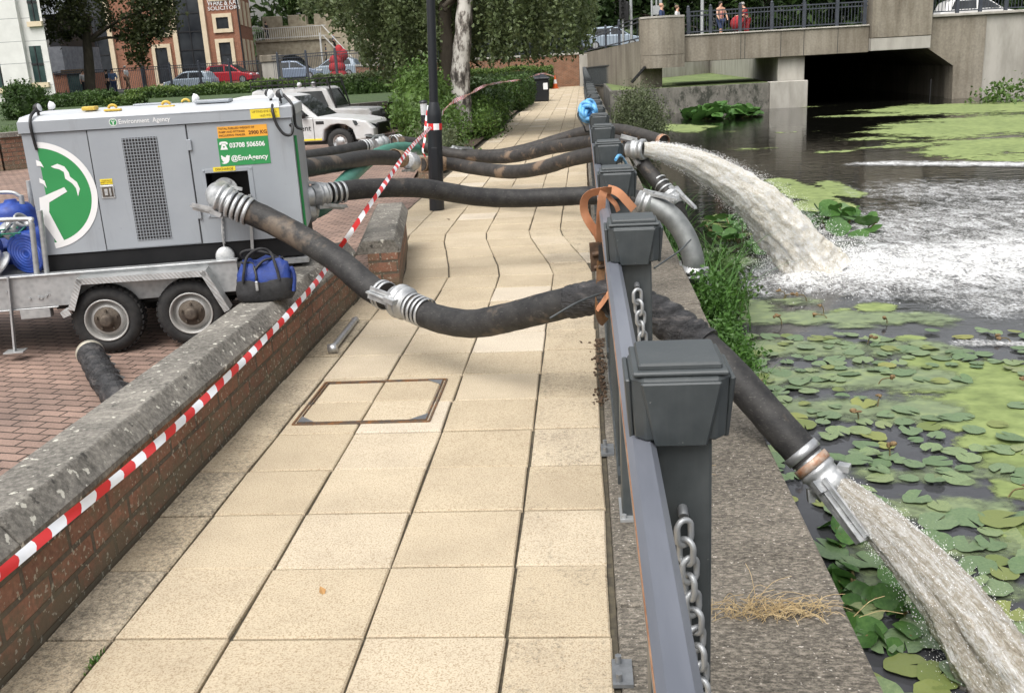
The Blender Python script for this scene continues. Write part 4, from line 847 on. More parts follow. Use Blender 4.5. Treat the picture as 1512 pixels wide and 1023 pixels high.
# orange ratchet strap slung over the rail, carrying the main hose
t = NT('strap_orange'); t.set(t.ramp(t.noise(9, 4), [(.35, (.40, .17, .08)), (.65, (.52, .245, .13))]), .75); t.bump(t.noise(160, 2, vec=t.co((1, 1, 4))), .3, .002)
t = NT('strap_dirty'); t.set(t.ramp(t.noise(14, 5, .7), [(.35, (.10, .05, .025)), (.65, (.27, .145, .06))]), .8)
st = thing('ratchet_strap', 'orange webbing ratchet strap looped over the railing and holding up the main hose', 'strap', (.08, 4.95, .5))
def ribbon(pts, wd, mat, name='webbing', th_=.0018, par=None):
    c = [Vector(p) for p in cr(pts, 6)]; V, F_ = [], []
    for i, p in enumerate(c):
        d = (c[min(i + 1, len(c) - 1)] - c[max(i - 1, 0)]).normalized(); n_ = d.cross(Vector((0, 1, 0))); n_ = n_.normalized() if n_.length > .05 else Vector((1, 0, 0))
        tw = Vector((0, .016, 0)); V += [p - n_ * wd / 2 - tw, p + n_ * wd / 2 + tw]
        if i: F_.append((2 * i - 2, 2 * i - 1, 2 * i + 1, 2 * i))
    m = MB(); m.add(V, F_, 0, False); o = m.build(name, mat, par, fix=False); s_ = o.modifiers.new('s', 'SOLIDIFY'); s_.thickness = th_; s_.offset = 0; return o
ys = 4.99
ribbon(px((903, 281, ys), (890, 282, ys - .03), (872, 286, ys - .03), (863, 296, ys - .03), (863, 313, ys - .02), (871, 330, ys - .02), (881, 344, ys - .01), (886, 356, ys)), .040, 'strap_orange', par=st)
ribbon(px((893, 279, ys - .01), (889, 292, ys - .05), (887, 318, ys - .05), (886, 345, ys - .04), (885, 372, ys - .03)), .042, 'strap_orange', par=st)
ribbon(px((897, 279, ys + .02), (908, 282, ys + .03), (917, 288, ys + .03), (926, 298, ys + .04), (936, 309, ys + .06)), .040, 'strap_orange', par=st)
ribbon(px((896, 283, ys + .02), (900, 292, ys + .03), (909, 302, ys + .03), (913, 312, ys + .04)), .022, 'strap_orange', par=st)
ribbon(px((888, 384, 4.92), (887, 405, 4.90), (886, 430, 4.84), (885, 455, 4.80), (888, 470, 4.80), (894, 476, 4.82)), .044, 'strap_dirty', par=st)
ribbon(px((881, 458, 4.78), (891, 445, 4.77), (902, 428, 4.76)), .018, 'strap_orange', 'webbing_end', par=st)
simple('rusty_dark', (.055, .038, .028), (.13, .08, .05), 20, .7, .5, bump=.4)
a_ = Vector(D(877, 358, 4.93)); b_ = Vector(D(880, 400, 4.93)); m = MB(); m.obox(a_, b_, .014, .05); m.obox(a_ + Vector((.025, -.01, 0)), b_ + Vector((.03, -.01, .02)), .012, .05); m.cyl(a_ + Vector((-.01, -.02, -.06)), a_ + Vector((.05, -.02, -.05)), .014); m.cyl(b_ + Vector((-.01, -.02, .02)), b_ + Vector((.05, -.02, .03)), .012); m.build('ratchet', 'rusty_dark', st)
m = MB(); m.obox(D(888, 362, 4.9), D(888, 384, 4.9), .055, .03); m.build('buckle', 'black', st)
def tie(label, pts, y0):
    m = MB(); m.tube(cr(px(*pts), 5), .0055, 6); m.build('cable_tie', 'railing_paint', origin=D(*pts[0]), label=label, cat='cable tie', group='loose tie tails')
tie('long dark tie tail sticking left from the strap above the slabs', [(896, 432, 4.8), (880, 436, 4.7), (850, 448, 4.62), (812, 470, 4.56)], 0)
tie('flat grey tie tail sticking up right beside the second post cap', [(966, 396, 5.6), (985, 383, 5.8), (1004, 370, 6.0), (1020, 354, 6.2)], 0)
# light blue coil of hose hung on the railing
simple('blue_plastic', (.10, .33, .62), (.16, .42, .70), 8, .4)
co = thing('hose_coil', 'light blue plastic hose bundle heaped against the railing down the path', 'hose coil', (.0, 12.0, .3)); m = MB(); random.seed(5)
cc = Vector(D(868, 167, 11.6))
for k in range(7):
    pts = []; rx, rz = random.uniform(.05, .085), random.uniform(.07, .12); o_ = Vector((random.uniform(-.03, .03), random.uniform(-.1, .1), random.uniform(-.05, .06)))
    for q_ in range(18): a = 2 * math.pi * q_ / 18; pts.append(cc + o_ + Vector((rx * math.cos(a), .05 * math.sin(a * 2 + k), rz * math.sin(a))))
    m.tube(pts, .024, 8, closed=True)
m.build('coil', 'blue_plastic', co); m = MB(); m.tube(cr(px((872, 140, 11.9), (860, 160, 11.7), (853, 170, 11.6), (862, 186, 11.5))), .010, 6); m.tube(cr(px((862, 186, 11.5), (866, 195, 11.6), (875, 190, 11.7))), .008, 6); m.build('tie_rope', 'black', co)
m = MB(); bl = px((908, 232, 6.7), (918, 234, 6.7), (922, 236, 6.7)); m.tube(cr(px((909, 236, 6.9), (914, 230, 7.0), (920, 234, 7.2), (926, 246, 7.4), (930, 262, 7.6))), .012, 6); m.build('rope', 'blue_plastic', origin=D(914, 232, 6.75), label='blue rope end tied behind the fourth post cap', cat='rope')
# ------------------------------------------------------------------ lamp post, tapes, bin, cone
t = NT('lamp_paint'); t.set((.012, .014, .018), .35); t.bump(t.noise(30, 3), .05, .002)
lp = thing('lamp_post', 'black lamp column on the slab path, sleeve wrapped with red and white tape', 'lamp post', (-1.93, 12.47, 0))
tilt = Matrix.Translation((-1.93, 12.47, 0)) @ Matrix.Rotation(R(2.6), 4, 'Y')
def tl(z, x=0, y=0): return tilt @ Vector((x, y, z))
def ring8(r, z, n_=20): return [tl(z, r * math.cos(2 * math.pi * k / n_), r * math.sin(2 * math.pi * k / n_)) for k in range(n_)]
m = MB(); m.loft([ring8(.098, -.02), ring8(.093, 1.18)]); m.loft([ring8(.093, 1.18), ring8(.092, 1.23), ring8(.060, 1.36)], caps=False); m.build('sleeve', 'lamp_paint', lp)
m = MB(); m.loft([ring8(.056, 1.3), ring8(.050, 5.5)]); m.build('pole', 'lamp_paint', lp)
m = MB(); dd_ = tl(.55, 0, -.094); m.box((-.04, -.0985, .42), (.04, -.092, .80), M=tilt); m.build('door', 'lamp_paint', lp, bevel=.004)
m = MB(); m.loft([ring8(.12, 5.5), ring8(.22, 5.62), ring8(.2, 5.8), ring8(.05, 5.9)]); m.build('lantern', 'lamp_paint', lp)
t = NT('tape_red'); t.set((.60, .025, .025), .4); t = NT('tape_white'); t.set(t.ramp(t.noise(9, 3), [(.3, (.70, .72, .76)), (.7, (.82, .83, .85))]), .4)
def tape(name, label, pts, wd, stripe, tilt_=Vector((0, -.5, 1)), skew=.6, sag=0., twist=0.):
    c = [Vector(p) for p in pts]; S = [0]
    for a, b in zip(c, c[1:]): S.append(S[-1] + (b - a).length)
    def at(s_):
        s_ = min(max(s_, 0), S[-1])
        for i in range(len(S) - 1):
            if s_ <= S[i + 1]: u = (s_ - S[i]) / max(S[i + 1] - S[i], 1e-6); return c[i].lerp(c[i + 1], u), (c[i + 1] - c[i]).normalized()
        return c[-1], (c[-1] - c[-2]).normalized()
    m = MB(); n_ = int(S[-1] / stripe) + 1
    for k in range(n_):
        sub = 4; L0, L1 = k * stripe, (k + 1) * stripe
        rows = []
        for j in range(sub + 1):
            s_ = L0 + (L1 - L0) * j / sub; r_ = []
            for e in (-1, -.33, .33, 1):
                p, d = at(s_ + skew * e * wd * .5 + .012 * (1 - e * e)); nn = Vector(tilt_); nn = (nn - d * nn.dot(d)).normalized()
                if twist: nn = Matrix.Rotation(twist * math.sin(s_ * 1.1), 3, d) @ nn
                b_ = d.cross(nn); r_.append(p + nn * e * wd * .5 + b_ * .006 * math.sin(s_ * 9 + e))
            rows.append(r_)
        V = [v for r_ in rows for v in r_]; m.add(V, [(j * 4 + i, j * 4 + i + 1, (j + 1) * 4 + i + 1, (j + 1) * 4 + i) for j in range(sub) for i in range(3)], k % 2, True)
    return m.build(name, ['tape_white', 'tape_red'], origin=c[0], label=label, cat='barrier tape', fix=False)
tape('barrier_tape', 'long red and white tape strung low along the near brick wall', cr([(-1.815, 1.0, .40), (-1.815, 2.52, .385), (-1.80, 3.71, .360), (-1.80, 5.2, .40), (-1.80, 6.3, .475), (-1.85, 6.8, .50)], 6), .036, .10, (-.55, -.2, 1))
lampt = tl(1.06, .0, -.10)
tape('barrier_tape', 'taut red and white tape rising from the wall end to the lamp post', cr([(-1.87, 6.95, .49), D(525, 333, 6.9), D(565, 276, 7.5), D(605, 220, 9.2), lampt + Vector((-.03, -.02, 0))], 6), .036, .095, (-.6, -.6, .8))
m = MB(); n_ = 24
for k in range(n_):
    a0, a1 = 2 * math.pi * k / n_, 2 * math.pi * (k + 1) / n_
    V = [tl(z + (.0), .097 * math.cos(a), .097 * math.sin(a)) for z in (1.02, 1.10) for a in (a0, a1)]; m.add([V[0], V[1], V[3], V[2]], [(0, 1, 2, 3)], 1 if (k // 3) % 2 else 0, True)
m.build('barrier_tape', ['tape_white', 'tape_red'], origin=tl(1.06), label='band of red and white tape wound round the lamp post sleeve', cat='barrier tape', fix=False)
tape('barrier_tape', 'slack tape from the lamp post across the shrubs to the litter bin', cr([tl(1.22, .1, 0), D(668, 151, 15), D(690, 141, 19), D(716, 127, 24), D(745, 121, 31), D(775, 117, 39), D(800, 109, 45.6), D(818, 113, 50)], 6), .065, .13, (0, -.5, 1), twist=.9)
tape('barrier_tape', 'short vertical loop of tape dangling left of the lamp post', cr([D(632, 155, 12.6), D(629, 180, 12.5), D(627, 205, 12.45), D(624, 222, 12.4), D(628, 232, 12.4)], 6), .03, .07, (1, -.5, .1))
bl_ = thing('bollard_light', 'small black bollard light with clear top, half hidden behind the lamp post', 'bollard light', G(632, 240, 0)); bx, by = G(632, 240, 0)[:2]
m = MB(); m.cyl((bx, by, 0), (bx, by, .9), .075, n=16); m.build('post', 'lamp_paint', bl_); m = MB(); m.cyl((bx, by, .9), (bx, by, 1.12), .068, n=16); m.build('lens', 'lamp_glass', bl_); m = MB(); m.lathe([(.08, 0), (.085, .03), (.03, .06), (.001, .06)], (bx, by, 1.12), n=16); m.build('lid', 'lamp_paint', bl_)
b = G(797, 150, 0); bn = thing('litter_bin', 'square black litter bin beside the clipped hedge', 'bin', b); m = MB(); x, y = b[:2]
s4_ = lambda h, z: [(x - h, y - h, z), (x + h, y - h, z), (x + h, y + h, z), (x - h, y + h, z)]
m.loft([s4_(.40, .0), s4_(.42, .05), s4_(.45, .95)], smooth=False); m.build('body', 'lamp_paint', bn, bevel=.03); m = MB(); m.loft([s4_(.49, .951), s4_(.49, 1.02), s4_(.12, 1.20)], smooth=False); m.build('lid', 'lamp_paint', bn, bevel=.01); m = MB(); m.box((x + .20, y - .462, .52), (x + .40, y - .450, .80)); m.build('notice', 'white_vinyl', bn)
simple('cone_orange', (.72, .13, .02), (.62, .11, .02), 4, .5)
b = G(820, 131, 0); cn = thing('traffic_cone', 'orange and white traffic cone by the brick wall at the path end', 'cone', b)
m = MB(); m.lathe([(.16, .04), (.125, .30)], b, n=20, caps=False); m.lathe([(.075, .55), (.04, .78), (.03, .80)], b, n=20); m.box((b[0] - .24, b[1] - .24, 0), (b[0] + .24, b[1] + .24, .04)); m.build('body', 'cone_orange', cn); m = MB(); m.lathe([(.126, .30), (.076, .55)], b, n=20, caps=False); m.build('reflective_sleeve', 'white_vinyl', cn)
# ------------------------------------------------------------------ concrete road bridge
simple('shelf_green', (.085, .125, .04), (.17, .22, .075), 1.5, .9, bump=.5, bscale=9, bd=.05)
BY = 44.0
def bx(px_, py_, y=BY): return float(D(px_, py_, y)[0])
br = thing('bridge', 'stained concrete road bridge with dark railings across the river', 'bridge', (9, BY, 0))
def slabbox(x0, x1, y0, y1, z0, z1, name, mat='bridge_concrete', bevel=.02):
    m = MB(); m.box((x0, y0, z0), (x1, y1, z1)); return m.build(name, mat, br, bevel=bevel)
xa, xb, xc, xd = bx(945, 60), bx(1010, 60), bx(1284, 40), bx(1372, 40)
xp0, xp1 = bx(1150, 120), bx(1190, 110); xr = bx(1410, 120); SO = 1.42; RD = 2.15
zt = 2.40
# deck and edge beams
slabbox(xb, xc, BY, BY + .5, SO - .06, zt + .02, 'parapet_beam'); slabbox(xb - .5, xp0, BY + .5, BY + 6, SO, RD, 'deck'); slabbox(xp0 + .003, xd + .3, BY + .5, BY + 13, SO, RD, 'deck')
slabbox(xb - .02, xc, BY - .06, BY + .56, zt + .02, zt + .09, 'parapet_coping', 'pale_concrete')
m = MB()
for p in (1094, 1100, 1153, 1187, 1237): m.box((bx(p, 60) - .012, BY - .003, SO - .05), (bx(p, 60) + .012, BY + .02, zt))
m.build('panel_joint', 'seam', br)
# pilasters
def pil(x0, x1, z0, z1, bulge, name):
    n_ = 12; ring_ = [(x0 + (x1 - x0) * k / n_, BY - .25 - bulge * math.sin(math.pi * k / n_)) for k in range(n_ + 1)] + [(x1, BY + .9), (x0, BY + .9)]
    m = MB(); m.loft([[(a, b, z) for a, b in ring_] for z in (z0, z1)], smooth=False); o = m.build(name, 'bridge_concrete', br); return ring_
r_ = pil(xa, xb - .003, 1.72, 3.22, .35, 'pilaster'); pil(xa, xb - .003, 1.18, 1.71, .33, 'pilaster_base')
m = MB(); m.loft([[(a, b - .03, z) for a, b in r_] for z in (3.22, 3.30)], smooth=False); m.build('pilaster_cap', 'pale_concrete', br)
slabbox(xc + .003, xd, BY - .35, BY + 1.2, 1.92, 3.95, 'pilaster'); slabbox(xc + .003, xd, BY - .33, BY + 1.2, SO - .02, 1.91, 'pilaster_base', 'pale_concrete')
# opening: pier, right wing with haunched corner, dark passage
slabbox(xp0, xp1, BY + .3, BY + 30, -2.3, SO - .005, 'pier', 'pale_concrete')
m = MB(); hx = bx(1408, 98); poly = [(xd + .003, SO - .02), (hx, .62), (xr, -2.3), (bx(1452, 100), -2.3), (bx(1452, 100), 2.62), (xd + .003, 2.62)]
m.prism(poly, lambda a, b, y: (a, y, b), BY + .05, BY + 1.0); m.build('wing_wall', 'bridge_concrete', br)
slabbox(bx(1452, 100) + .003, 40, BY + .12, BY + 1.0, -2.3, 2.62, 'wing_wall', 'pale_concrete'); slabbox(xd + .003, 40, BY - .05, BY + 1.1, 2.621, 2.74, 'parapet_coping', 'pale_concrete')
m = MB(); m.prism([(hx + .25, .60), (xr + .3, -2.3), (xr + 1.5, -2.3), (xr + 1.5, SO - .004), (xd, SO - .004)], lambda a, b, y: (a, y, b), BY + 1.01, BY + 32); m.build('tunnel_wall', 'bridge_concrete', br)
slabbox(xp1 - .5, 40, BY + 13.01, BY + 32, SO + .001, RD, 'deck'); slabbox(xp1 - .2, xr + 1.5, BY + 32.01, BY + 32.5, -2.3, RD, 'dark_backing'); slabbox(xp0 - 2.2, xp0 + .3, BY + 27.5, BY + 28, -2.3, RD, 'dark_backing', 'black'); slabbox(xd + .31, 40, BY + 1.02, BY + 13, SO + .002, RD - .01, 'deck')  # closing walls added to keep both openings dark, the left one black
m = MB(); m.box((bx(1379, 130) - .02, BY + .4, -1), (bx(1379, 130) + .02, BY + .44, .1)); m.build('depth_gauge', 'black', br)
# left abutment, wing wall beside the path, overgrown shelf under the left span
t = NT('stained_concrete'); n = t.noise(.9, 6, .7); n2 = t.noise(5, 6, .7, vec=t.co((1, 1, .4)))
c = t.mix(.5, t.ramp(n2, [(.36, (.07, .068, .058)), (.62, (.21, .20, .175))]), t.ramp(n, [(.4, (.11, .105, .09)), (.6, (.21, .195, .17))]))
t.set(t.mix(t.math('MULTIPLY', t.ramp(t.noise(2.6, 8, .75, vec=t.co((1, 1, .6), loc=(4, 2, 1))), [(.50, 0), (.60, 1)]), .85), c, (.022, .026, .018)), .9)
slabbox(1.2, xp0 - .45, BY - .35, BY + 26, -2.3, .34, 'shelf_wall', 'stained_concrete'); slabbox(xp0 - .449, xp1 - .01, BY - .5, BY + .29, -2.3, .36, 'pier_foot', 'pale_concrete')
m = MB(); a = Vector((xa - .6, BY + 12.5, 0)); b = Vector((xp0 + 2, BY + 27, 0)); z0_, z1_ = .33, SO + .5
m.add([a + Vector((0, 0, z0_)), b + Vector((0, 0, z0_)), b + Vector((0, 1, z0_)), a + Vector((0, 1, z0_)), a + Vector((0, 0, z1_)), b + Vector((0, 0, z1_)), b + Vector((0, 1, z1_)), a + Vector((0, 1, z1_))], [(0, 3, 2, 1), (4, 5, 6, 7), (0, 1, 5, 4), (1, 2, 6, 5), (2, 3, 7, 6), (3, 0, 4, 7)]); m.build('shelf_back_wall', 'pale_concrete', br)
sheet('shelf_growth', [(1.3, BY - .3), (xp0 - .5, BY - .3), (xp0 + 1.5, BY + 25.8), (1.3, BY + 25.8)], .348, 'shelf_green')
m = MB(); a = Vector((xa, BY + .2, 0)); b = Vector((.15, 66.2, 0)); c_ = Vector((.15, 66.8, 0)); d_ = Vector((xa + 1, BY + .8, 0))
Z0, Za, Zb = -2.3, 2.35, 2.05
V = [a + Vector((0, 0, Z0)), b + Vector((0, 0, Z0)), c_ + Vector((0, 0, Z0)), d_ + Vector((0, 0, Z0)), a + Vector((0, 0, Za)), b + Vector((0, 0, Zb)), c_ + Vector((0, 0, Zb)), d_ + Vector((0, 0, Za))]
m.add(V, [(0, 3, 2, 1), (4, 5, 6, 7), (0, 1, 5, 4), (1, 2, 6, 5), (2, 3, 7, 6), (3, 0, 4, 7)]); m.build('wing_wall', 'bridge_concrete', br)
slabbox(-.12, 1.35, 64.0, 66.0, -.1, 1.98, 'wall_end', 'pale_concrete')
m = MB(); m.obox(D(933, 122, 44.0), D(953, 99, 43.6), .10, .10); m.build('sloping_joint', 'black', br)
# railings on the bridge: posts, rails and bars
simple('blue_grey_paint', (.035, .042, .055), (.055, .062, .078), 4, .45)
def brail(name, label, x0, x1, y, z, posts, h=1.0, y1=None, z1=None, par=None):
    th = thing(name, label, 'railing', ((x0 + x1) / 2, y, z), 0, None) if par is None else par; y1 = y if y1 is None else y1; z1 = z if z1 is None else z1
    def at(x): u = (x - x0) / (x1 - x0); return Vector((x, y + (y1 - y) * u, z + (z1 - z) * u))
    m = MB(); A, B = at(x0), at(x1)
    for zz in (.10, h - .22, h - .05): m.obox(A + Vector((0, 0, zz)), B + Vector((0, 0, zz)), .05, .05)
    x = x0 + .07; k = 0
    while x < x1: p = at(x); m.box((p.x - .011, p.y - .012, p.z + .1), (p.x + .011, p.y + .012, p.z + h - .06)); x += .135; k += 1
    m.build('bars', 'blue_grey_paint', th)
    for xp in posts:
        p = at(xp); m = MB(); m.box((p.x - .065, p.y - .065, p.z), (p.x + .065, p.y + .065, p.z + h + .10)); m.lathe([(.05, 0), (.065, .05), (.03, .10), (.001, .11)], (p.x, p.y, p.z + h + .10), n=10); m.build('post', 'blue_grey_paint', th)
brail('bridge_railing', 'blue-grey railing on the bridge parapet between the two pilasters', xb + .1, xc - .05, BY + .22, zt + .09, [bx(p, 20) for p in (1017, 1050, 1094, 1141, 1189, 1238, 1279)], .98)
brail('bridge_railing', 'blue-grey railing on the right wing wall past the tall pilaster', xd + .1, 30, BY + .3, 2.74, [bx(p, 5) for p in (1380, 1418, 1452, 1490, 1530)] + [26], .98)
A_ = D(880, 64, 60); B_ = D(942, 50, 45)
brail('bridge_railing', 'blue-grey railing on the approach wall left of the rounded pilaster', .25, xa - .05, 65.5, 2.07, [.3, bx(900, 40, 58) - .3, 1.9], .98, BY + .5, 2.36)
# brick wall of the road at the end of the path
rw = thing('road_wall', 'orange brick retaining wall of the road at the far end of the path', 'wall', (-5, 66.3, 0))
m = MB(); m.box((-15, 66.15, -.1), (-.13, 66.6, 1.98)); m.build('brickwork', 'road_wall_brick', rw); m = MB(); m.box((-15, 66.08, 1.98), (-.13, 66.7, 2.12)); m.build('coping', 'pale_concrete', rw, bevel=.02)
brail('road_railing', 'dark railing on top of the orange brick road wall', -15, -.3, 66.4, 2.12, [-14, -12, -10, -8, -6, -4, -2, -.4], .95)
# signals, poles
simple('pole_grey', (.36, .38, .39), (.46, .47, .48), 3, .5, .3)
def pole(name, label, cat, px_, ptop, y, z0, r=.06):
    p = D(px_, ptop, y); th = thing(name, label, cat, (p[0], y, z0)); m = MB(); m.cyl((p[0], y, z0), (p[0], y, max(p[2], z0 + 3)), r, n=10); m.build('pole', 'pole_grey', th); return th, p
th, p = pole('traffic_signal', 'black three-lamp signal head on a thin grey post near the pilaster', 'traffic light', 919, 2, 52, RD, .05); m = MB(); m.box((p[0] - .18, 51.7, 3.55), (p[0] + .16, 51.95, 4.55)); hd_ = m.build('signal_head', 'black', th, bevel=.03)
for z in (3.75, 4.05, 4.35): m = MB(); m.lathe([(.09, 0), (.10, .12), (.085, .12), (.085, .01)], (p[0] - .01, 51.70, z), (0, -1, 0), 14, caps=False); m.build('visor', 'black', hd_)
th, p = pole('traffic_signal', 'taller grey pole with dark signal head right of the three-lamp one', 'traffic light', 931, -20, 53, RD, .075); m = MB(); m.box((p[0] - .42, 52.7, 3.45), (p[0] - .12, 52.9, 4.4)); m.build('signal_head', 'black', th, bevel=.03)
pole('sign_post', 'left slim grey sign post behind the rounded pilaster', 'post', 962, -20, 54, RD, .05); th, p = pole('sign_post', 'grey post with small square sign behind the rounded pilaster', 'post', 969, -20, 54.5, RD, .05)
m = MB(); m.box((p[0] - .2, 54.38, 3.75), (p[0] + .16, 54.42, 4.2)); m.build('sign_plate', 'pole_grey', th)
pole('lamp_column', 'thick pale lamp column rising behind the rounded pilaster', 'lamp post', 975, -30, 55, RD, .09); pole('lamp_column', 'pale lamp column standing behind the bridge railing left of the woman', 'lamp post', 1037, -30, 54, RD, .09)
# ------------------------------------------------------------------ buildings far left
simple('cream_stone', (.58, .48, .33), (.66, .56, .41), 2, .8); simple('white_render', (.60, .60, .58), (.70, .70, .68), 1.2, .7)
simple('slate', (.12, .13, .15), (.19, .20, .22), 3, .7, bump=.4, bscale=6, bd=.05)
t = NT('dark_glass'); t.set(t.ramp(t.noise(.35, 3), [(.35, (.012, .014, .018)), (.65, (.05, .055, .06))]), .10, spec=.5)
simple('green_glass', (.015, .035, .035), (.05, .085, .08), 1, .1); simple('frame_dark', (.012, .012, .014), None, 3, .5)
OY = 88.0
of = thing('brick_office', 'red brick solicitors office with cream stone window surrounds and glazed bays', 'building', (-37, OY, 1.2))
def opx(p, q, y=OY): v = D(p, q, y); return float(v[0]), float(v[2])
xL, xR = opx(96, 110)[0], opx(360, 100)[0]; xRs = opx(378, 100)[0]
xk = opx(379, 100, OY + 9)[0]; m = MB(); m.prism([(xL, OY), (xR, OY), (xk, OY + 9), (xL, OY + 9)], lambda a, b, z: (a, b, z), .8, 15); m.build('wall', 'office_brick', of)
m = MB(); m.prism([(OY - .6, 14.9), (OY + 15, 14.9), (OY + 7, 19)], lambda a, b, x: (x, a, b), xL - .5, xR + .5); m.build('roof', 'slate', of)
def owin(x0, x1, z0, z1, fr=.32, mull=()):
    m = MB()
    for a in ((x0 - fr, x0, z0 - fr, z1 + fr), (x1, x1 + fr, z0 - fr, z1 + fr), (x0, x1, z1, z1 + fr), (x0, x1, z0 - fr, z0)): m.box((a[0], OY - .14, a[2]), (a[1], OY + .05, a[3]))
    f = m.build('window', 'cream_stone', of); m = MB(); m.box((x0, OY - .04, z0), (x1, OY - .01, z1)); m.build('pane', 'dark_glass', f)
    m = MB()
    for u in mull: m.box((x0, OY - .07, z0 + (z1 - z0) * u - .04), (x1, OY - .041, z0 + (z1 - z0) * u + .04))
    for a in ((x0, x0 + .09, z0, z1), (x1 - .09, x1, z0, z1), (x0, x1, z0, z0 + .09), (x0, x1, z1 - .09, z1)): m.box((a[0], OY - .075, a[2]), (a[1], OY - .0411, a[3]))
    m.build('sash', 'frame_dark', f)
def ow(pl, pt, pr, pb, **k):
    x0, z1 = opx((pl + pr) / 2, pt); x1, z0 = opx((pl + pr) / 2, pb); w2 = (pr - pl) / 2 * 88 / F; xc_ = (x0 + x1) / 2; owin(xc_ - w2, xc_ + w2, z0, z1, **k)
ow(320, 26, 338, 43); ow(326, 63, 343, 103, mull=(.55,)); ow(233, 71, 251, 124, mull=(.5,)); ow(232, 32, 247, 49); ow(312, -22, 332, -4); ow(226, -16, 242, 2)
def bay(xl, xr, zb, ztop, name='glazed_bay'):
    m = MB()
    for x in (xl - .42, xr): m.box((x, OY - .22, zb), (x + .42, OY + .05, ztop))
    f = m.build(name, 'cream_stone', of); m = MB(); m.box((xl, OY - .06, zb), (xr, OY - .02, ztop)); m.build('pane', 'dark_glass', f); m = MB(); z = zb + .2; xm = (xl + xr) / 2
    while z < ztop: m.box((xl, OY - .10, z), (xr, OY - .061, z + .09)); z += 1.55
    for x in (xm, xl + .04, xr - .04): m.box((x - .04, OY - .105, zb), (x + .04, OY - .0611, ztop))
    m.build('mullions', 'frame_dark', f)
bl0 = opx(281, 60)[0]; bay(bl0 - 1.05, bl0 + 1.25, .9, 14.5); bl1 = opx(147, 80)[0]; bay(bl1 - 1.1, bl1 + 1.1, .9, 14.5)
m = MB()
for p, q in ((212, 98), (357, 60)): x = opx(p, q)[0]; m.cyl((x, OY - .12, .9), (x, OY - .12, 14), .07, n=8)
m.build('drainpipe', 'frame_dark', of)
for k in range(3):
    for z0_, z1_ in ((2.2, 5.), (6.2, 8.4)):
        ya, yb_ = OY + 1.2 + 2.7 * k, OY + 2.6 + 2.7 * k; xa_, xb_ = [xR + (xk - xR) * (q - OY) / 9 for q in (ya, yb_)]; m = MB(); m.prism([(xa_ - .05, ya), (xa_ + .08, ya), (xb_ + .08, yb_), (xb_ - .05, yb_)], lambda a, b, z: (a, b, z), z0_, z1_); m.build('window', 'cream_stone', of)
x, z = opx(330, 4.2); text('WARE & KAY', .72, Matrix.Translation((x - (-37), -.06, z - 1.2)) @ FX, 'white_vinyl', of, 'shop_lettering', width=2.9, ext=.02)
x, z = opx(331, 12.8); text('SOLICITORS', .46, Matrix.Translation((x - (-37), -.06, z - 1.2 + .02)) @ FX, 'white_vinyl', of, 'shop_lettering', width=2.9, ext=.02)
# white rendered block at the left edge
WY = 54.0; wb = thing('white_building', 'pale rendered office block with tall green-tinted windows at the left edge', 'building', (-33, WY, 1.1))
def wx(p, q): v = D(p, q, WY); return float(v[0]), float(v[2])
xe = wx(68, 60)[0]; xc0 = wx(17, 60)[0]
xw = float(D(69, 60, WY + 10)[0]); m = MB(); m.prism([(-46, WY), (xe, WY), (xw, WY + 10), (-56, WY + 10)], lambda a, b, z: (a, b, z), .7, 14); m.build('wall', 'white_render', wb); m = MB(); m.box((xc0 - .75, WY - .28, .7), (xc0 + .75, WY + .02, 14)); m.build('pilaster', 'white_render', wb)
m = MB()
for z in (1.9, 3.1, 4.25, 5.45, 6.6, 7.8): m.box((-46, WY - .003, z), (xe, WY + .01, z + .02)); m.box((xc0 - .755, WY - .283, z), (xc0 + .755, WY - .27, z + .02))
m.build('panel_joint', 'slate', wb)
def wwin(p0, p1, q0, q1):
    xa_, z1 = wx((p0 + p1) / 2, q0); xb_, z0 = wx((p0 + p1) / 2, q1); h_ = (p1 - p0) / 2 * WY / F; xm = (xa_ + xb_) / 2; m = MB(); m.box((xm - h_, WY - .03, z0), (xm + h_, WY - .005, z1)); f = m.build('window', 'green_glass', wb); m = MB(); m.box((xm - h_ - .15, WY - .18, z0 - .28), (xm + h_ + .15, WY + .01, z0 - .02)); m.build('sill', 'cream_stone', f)
    m = MB(); m.box((xm - h_, WY - .06, (z0 + z1) / 2 - .06), (xm + h_, WY - .031, (z0 + z1) / 2 + .06)); m.box((xm - .03, WY - .06, z0), (xm + .03, WY - .031, z1)); m.build('frame', 'frame_dark', f)
wwin(40, 54, -25, 32); wwin(47, 65, 68, 122); wwin(-14, 2, -25, 31); wwin(-10, 10, 68, 130)
an = thing('slate_annex', 'small grey slate-hung annex between the white block and the brick office', 'building', (-37.5, 74, 1)); a = D(70, 70, 74); b_ = D(97, 108, 74); c_ = D(72, 0, 74)
m = MB(); m.box((a[0], 74, b_[2]), (b_[0], 80, a[2])); m.build('slate_panel', 'slate', an); m = MB(); m.box((a[0] - .2, 74.2, .8), (b_[0] + .1, 80, b_[2])); m.build('wall', 'office_brick', an); m = MB(); m.box((a[0], 74.4, a[2]), (b_[0] - .3, 80, a[2] + 2.3)); m.build('opening', 'frame_dark', an); m = MB(); m.prism([(73.6, a[2] + 2.3), (81, a[2] + 2.3), (81, a[2] + 6)], lambda p, q, x: (x, p, q), a[0] - .3, b_[0] + .4); m.build('roof', 'slate', an)
gt = thing('garden_door', 'dark green door in a brick porch beside the white block', 'door', (-31.5, 71, 1)); a = D(112, 128, 71); m = MB(); m.box((a[0] - .55, 71, 1.1), (a[0] + .55, 71.2, a[2] + .9)); m.build('door', 'green_glass', gt); m = MB(); m.box((a[0] - .9, 70.9, a[2] + .9), (a[0] + .8, 71.5, a[2] + 1.2)); m.build('hood', 'soil', gt)
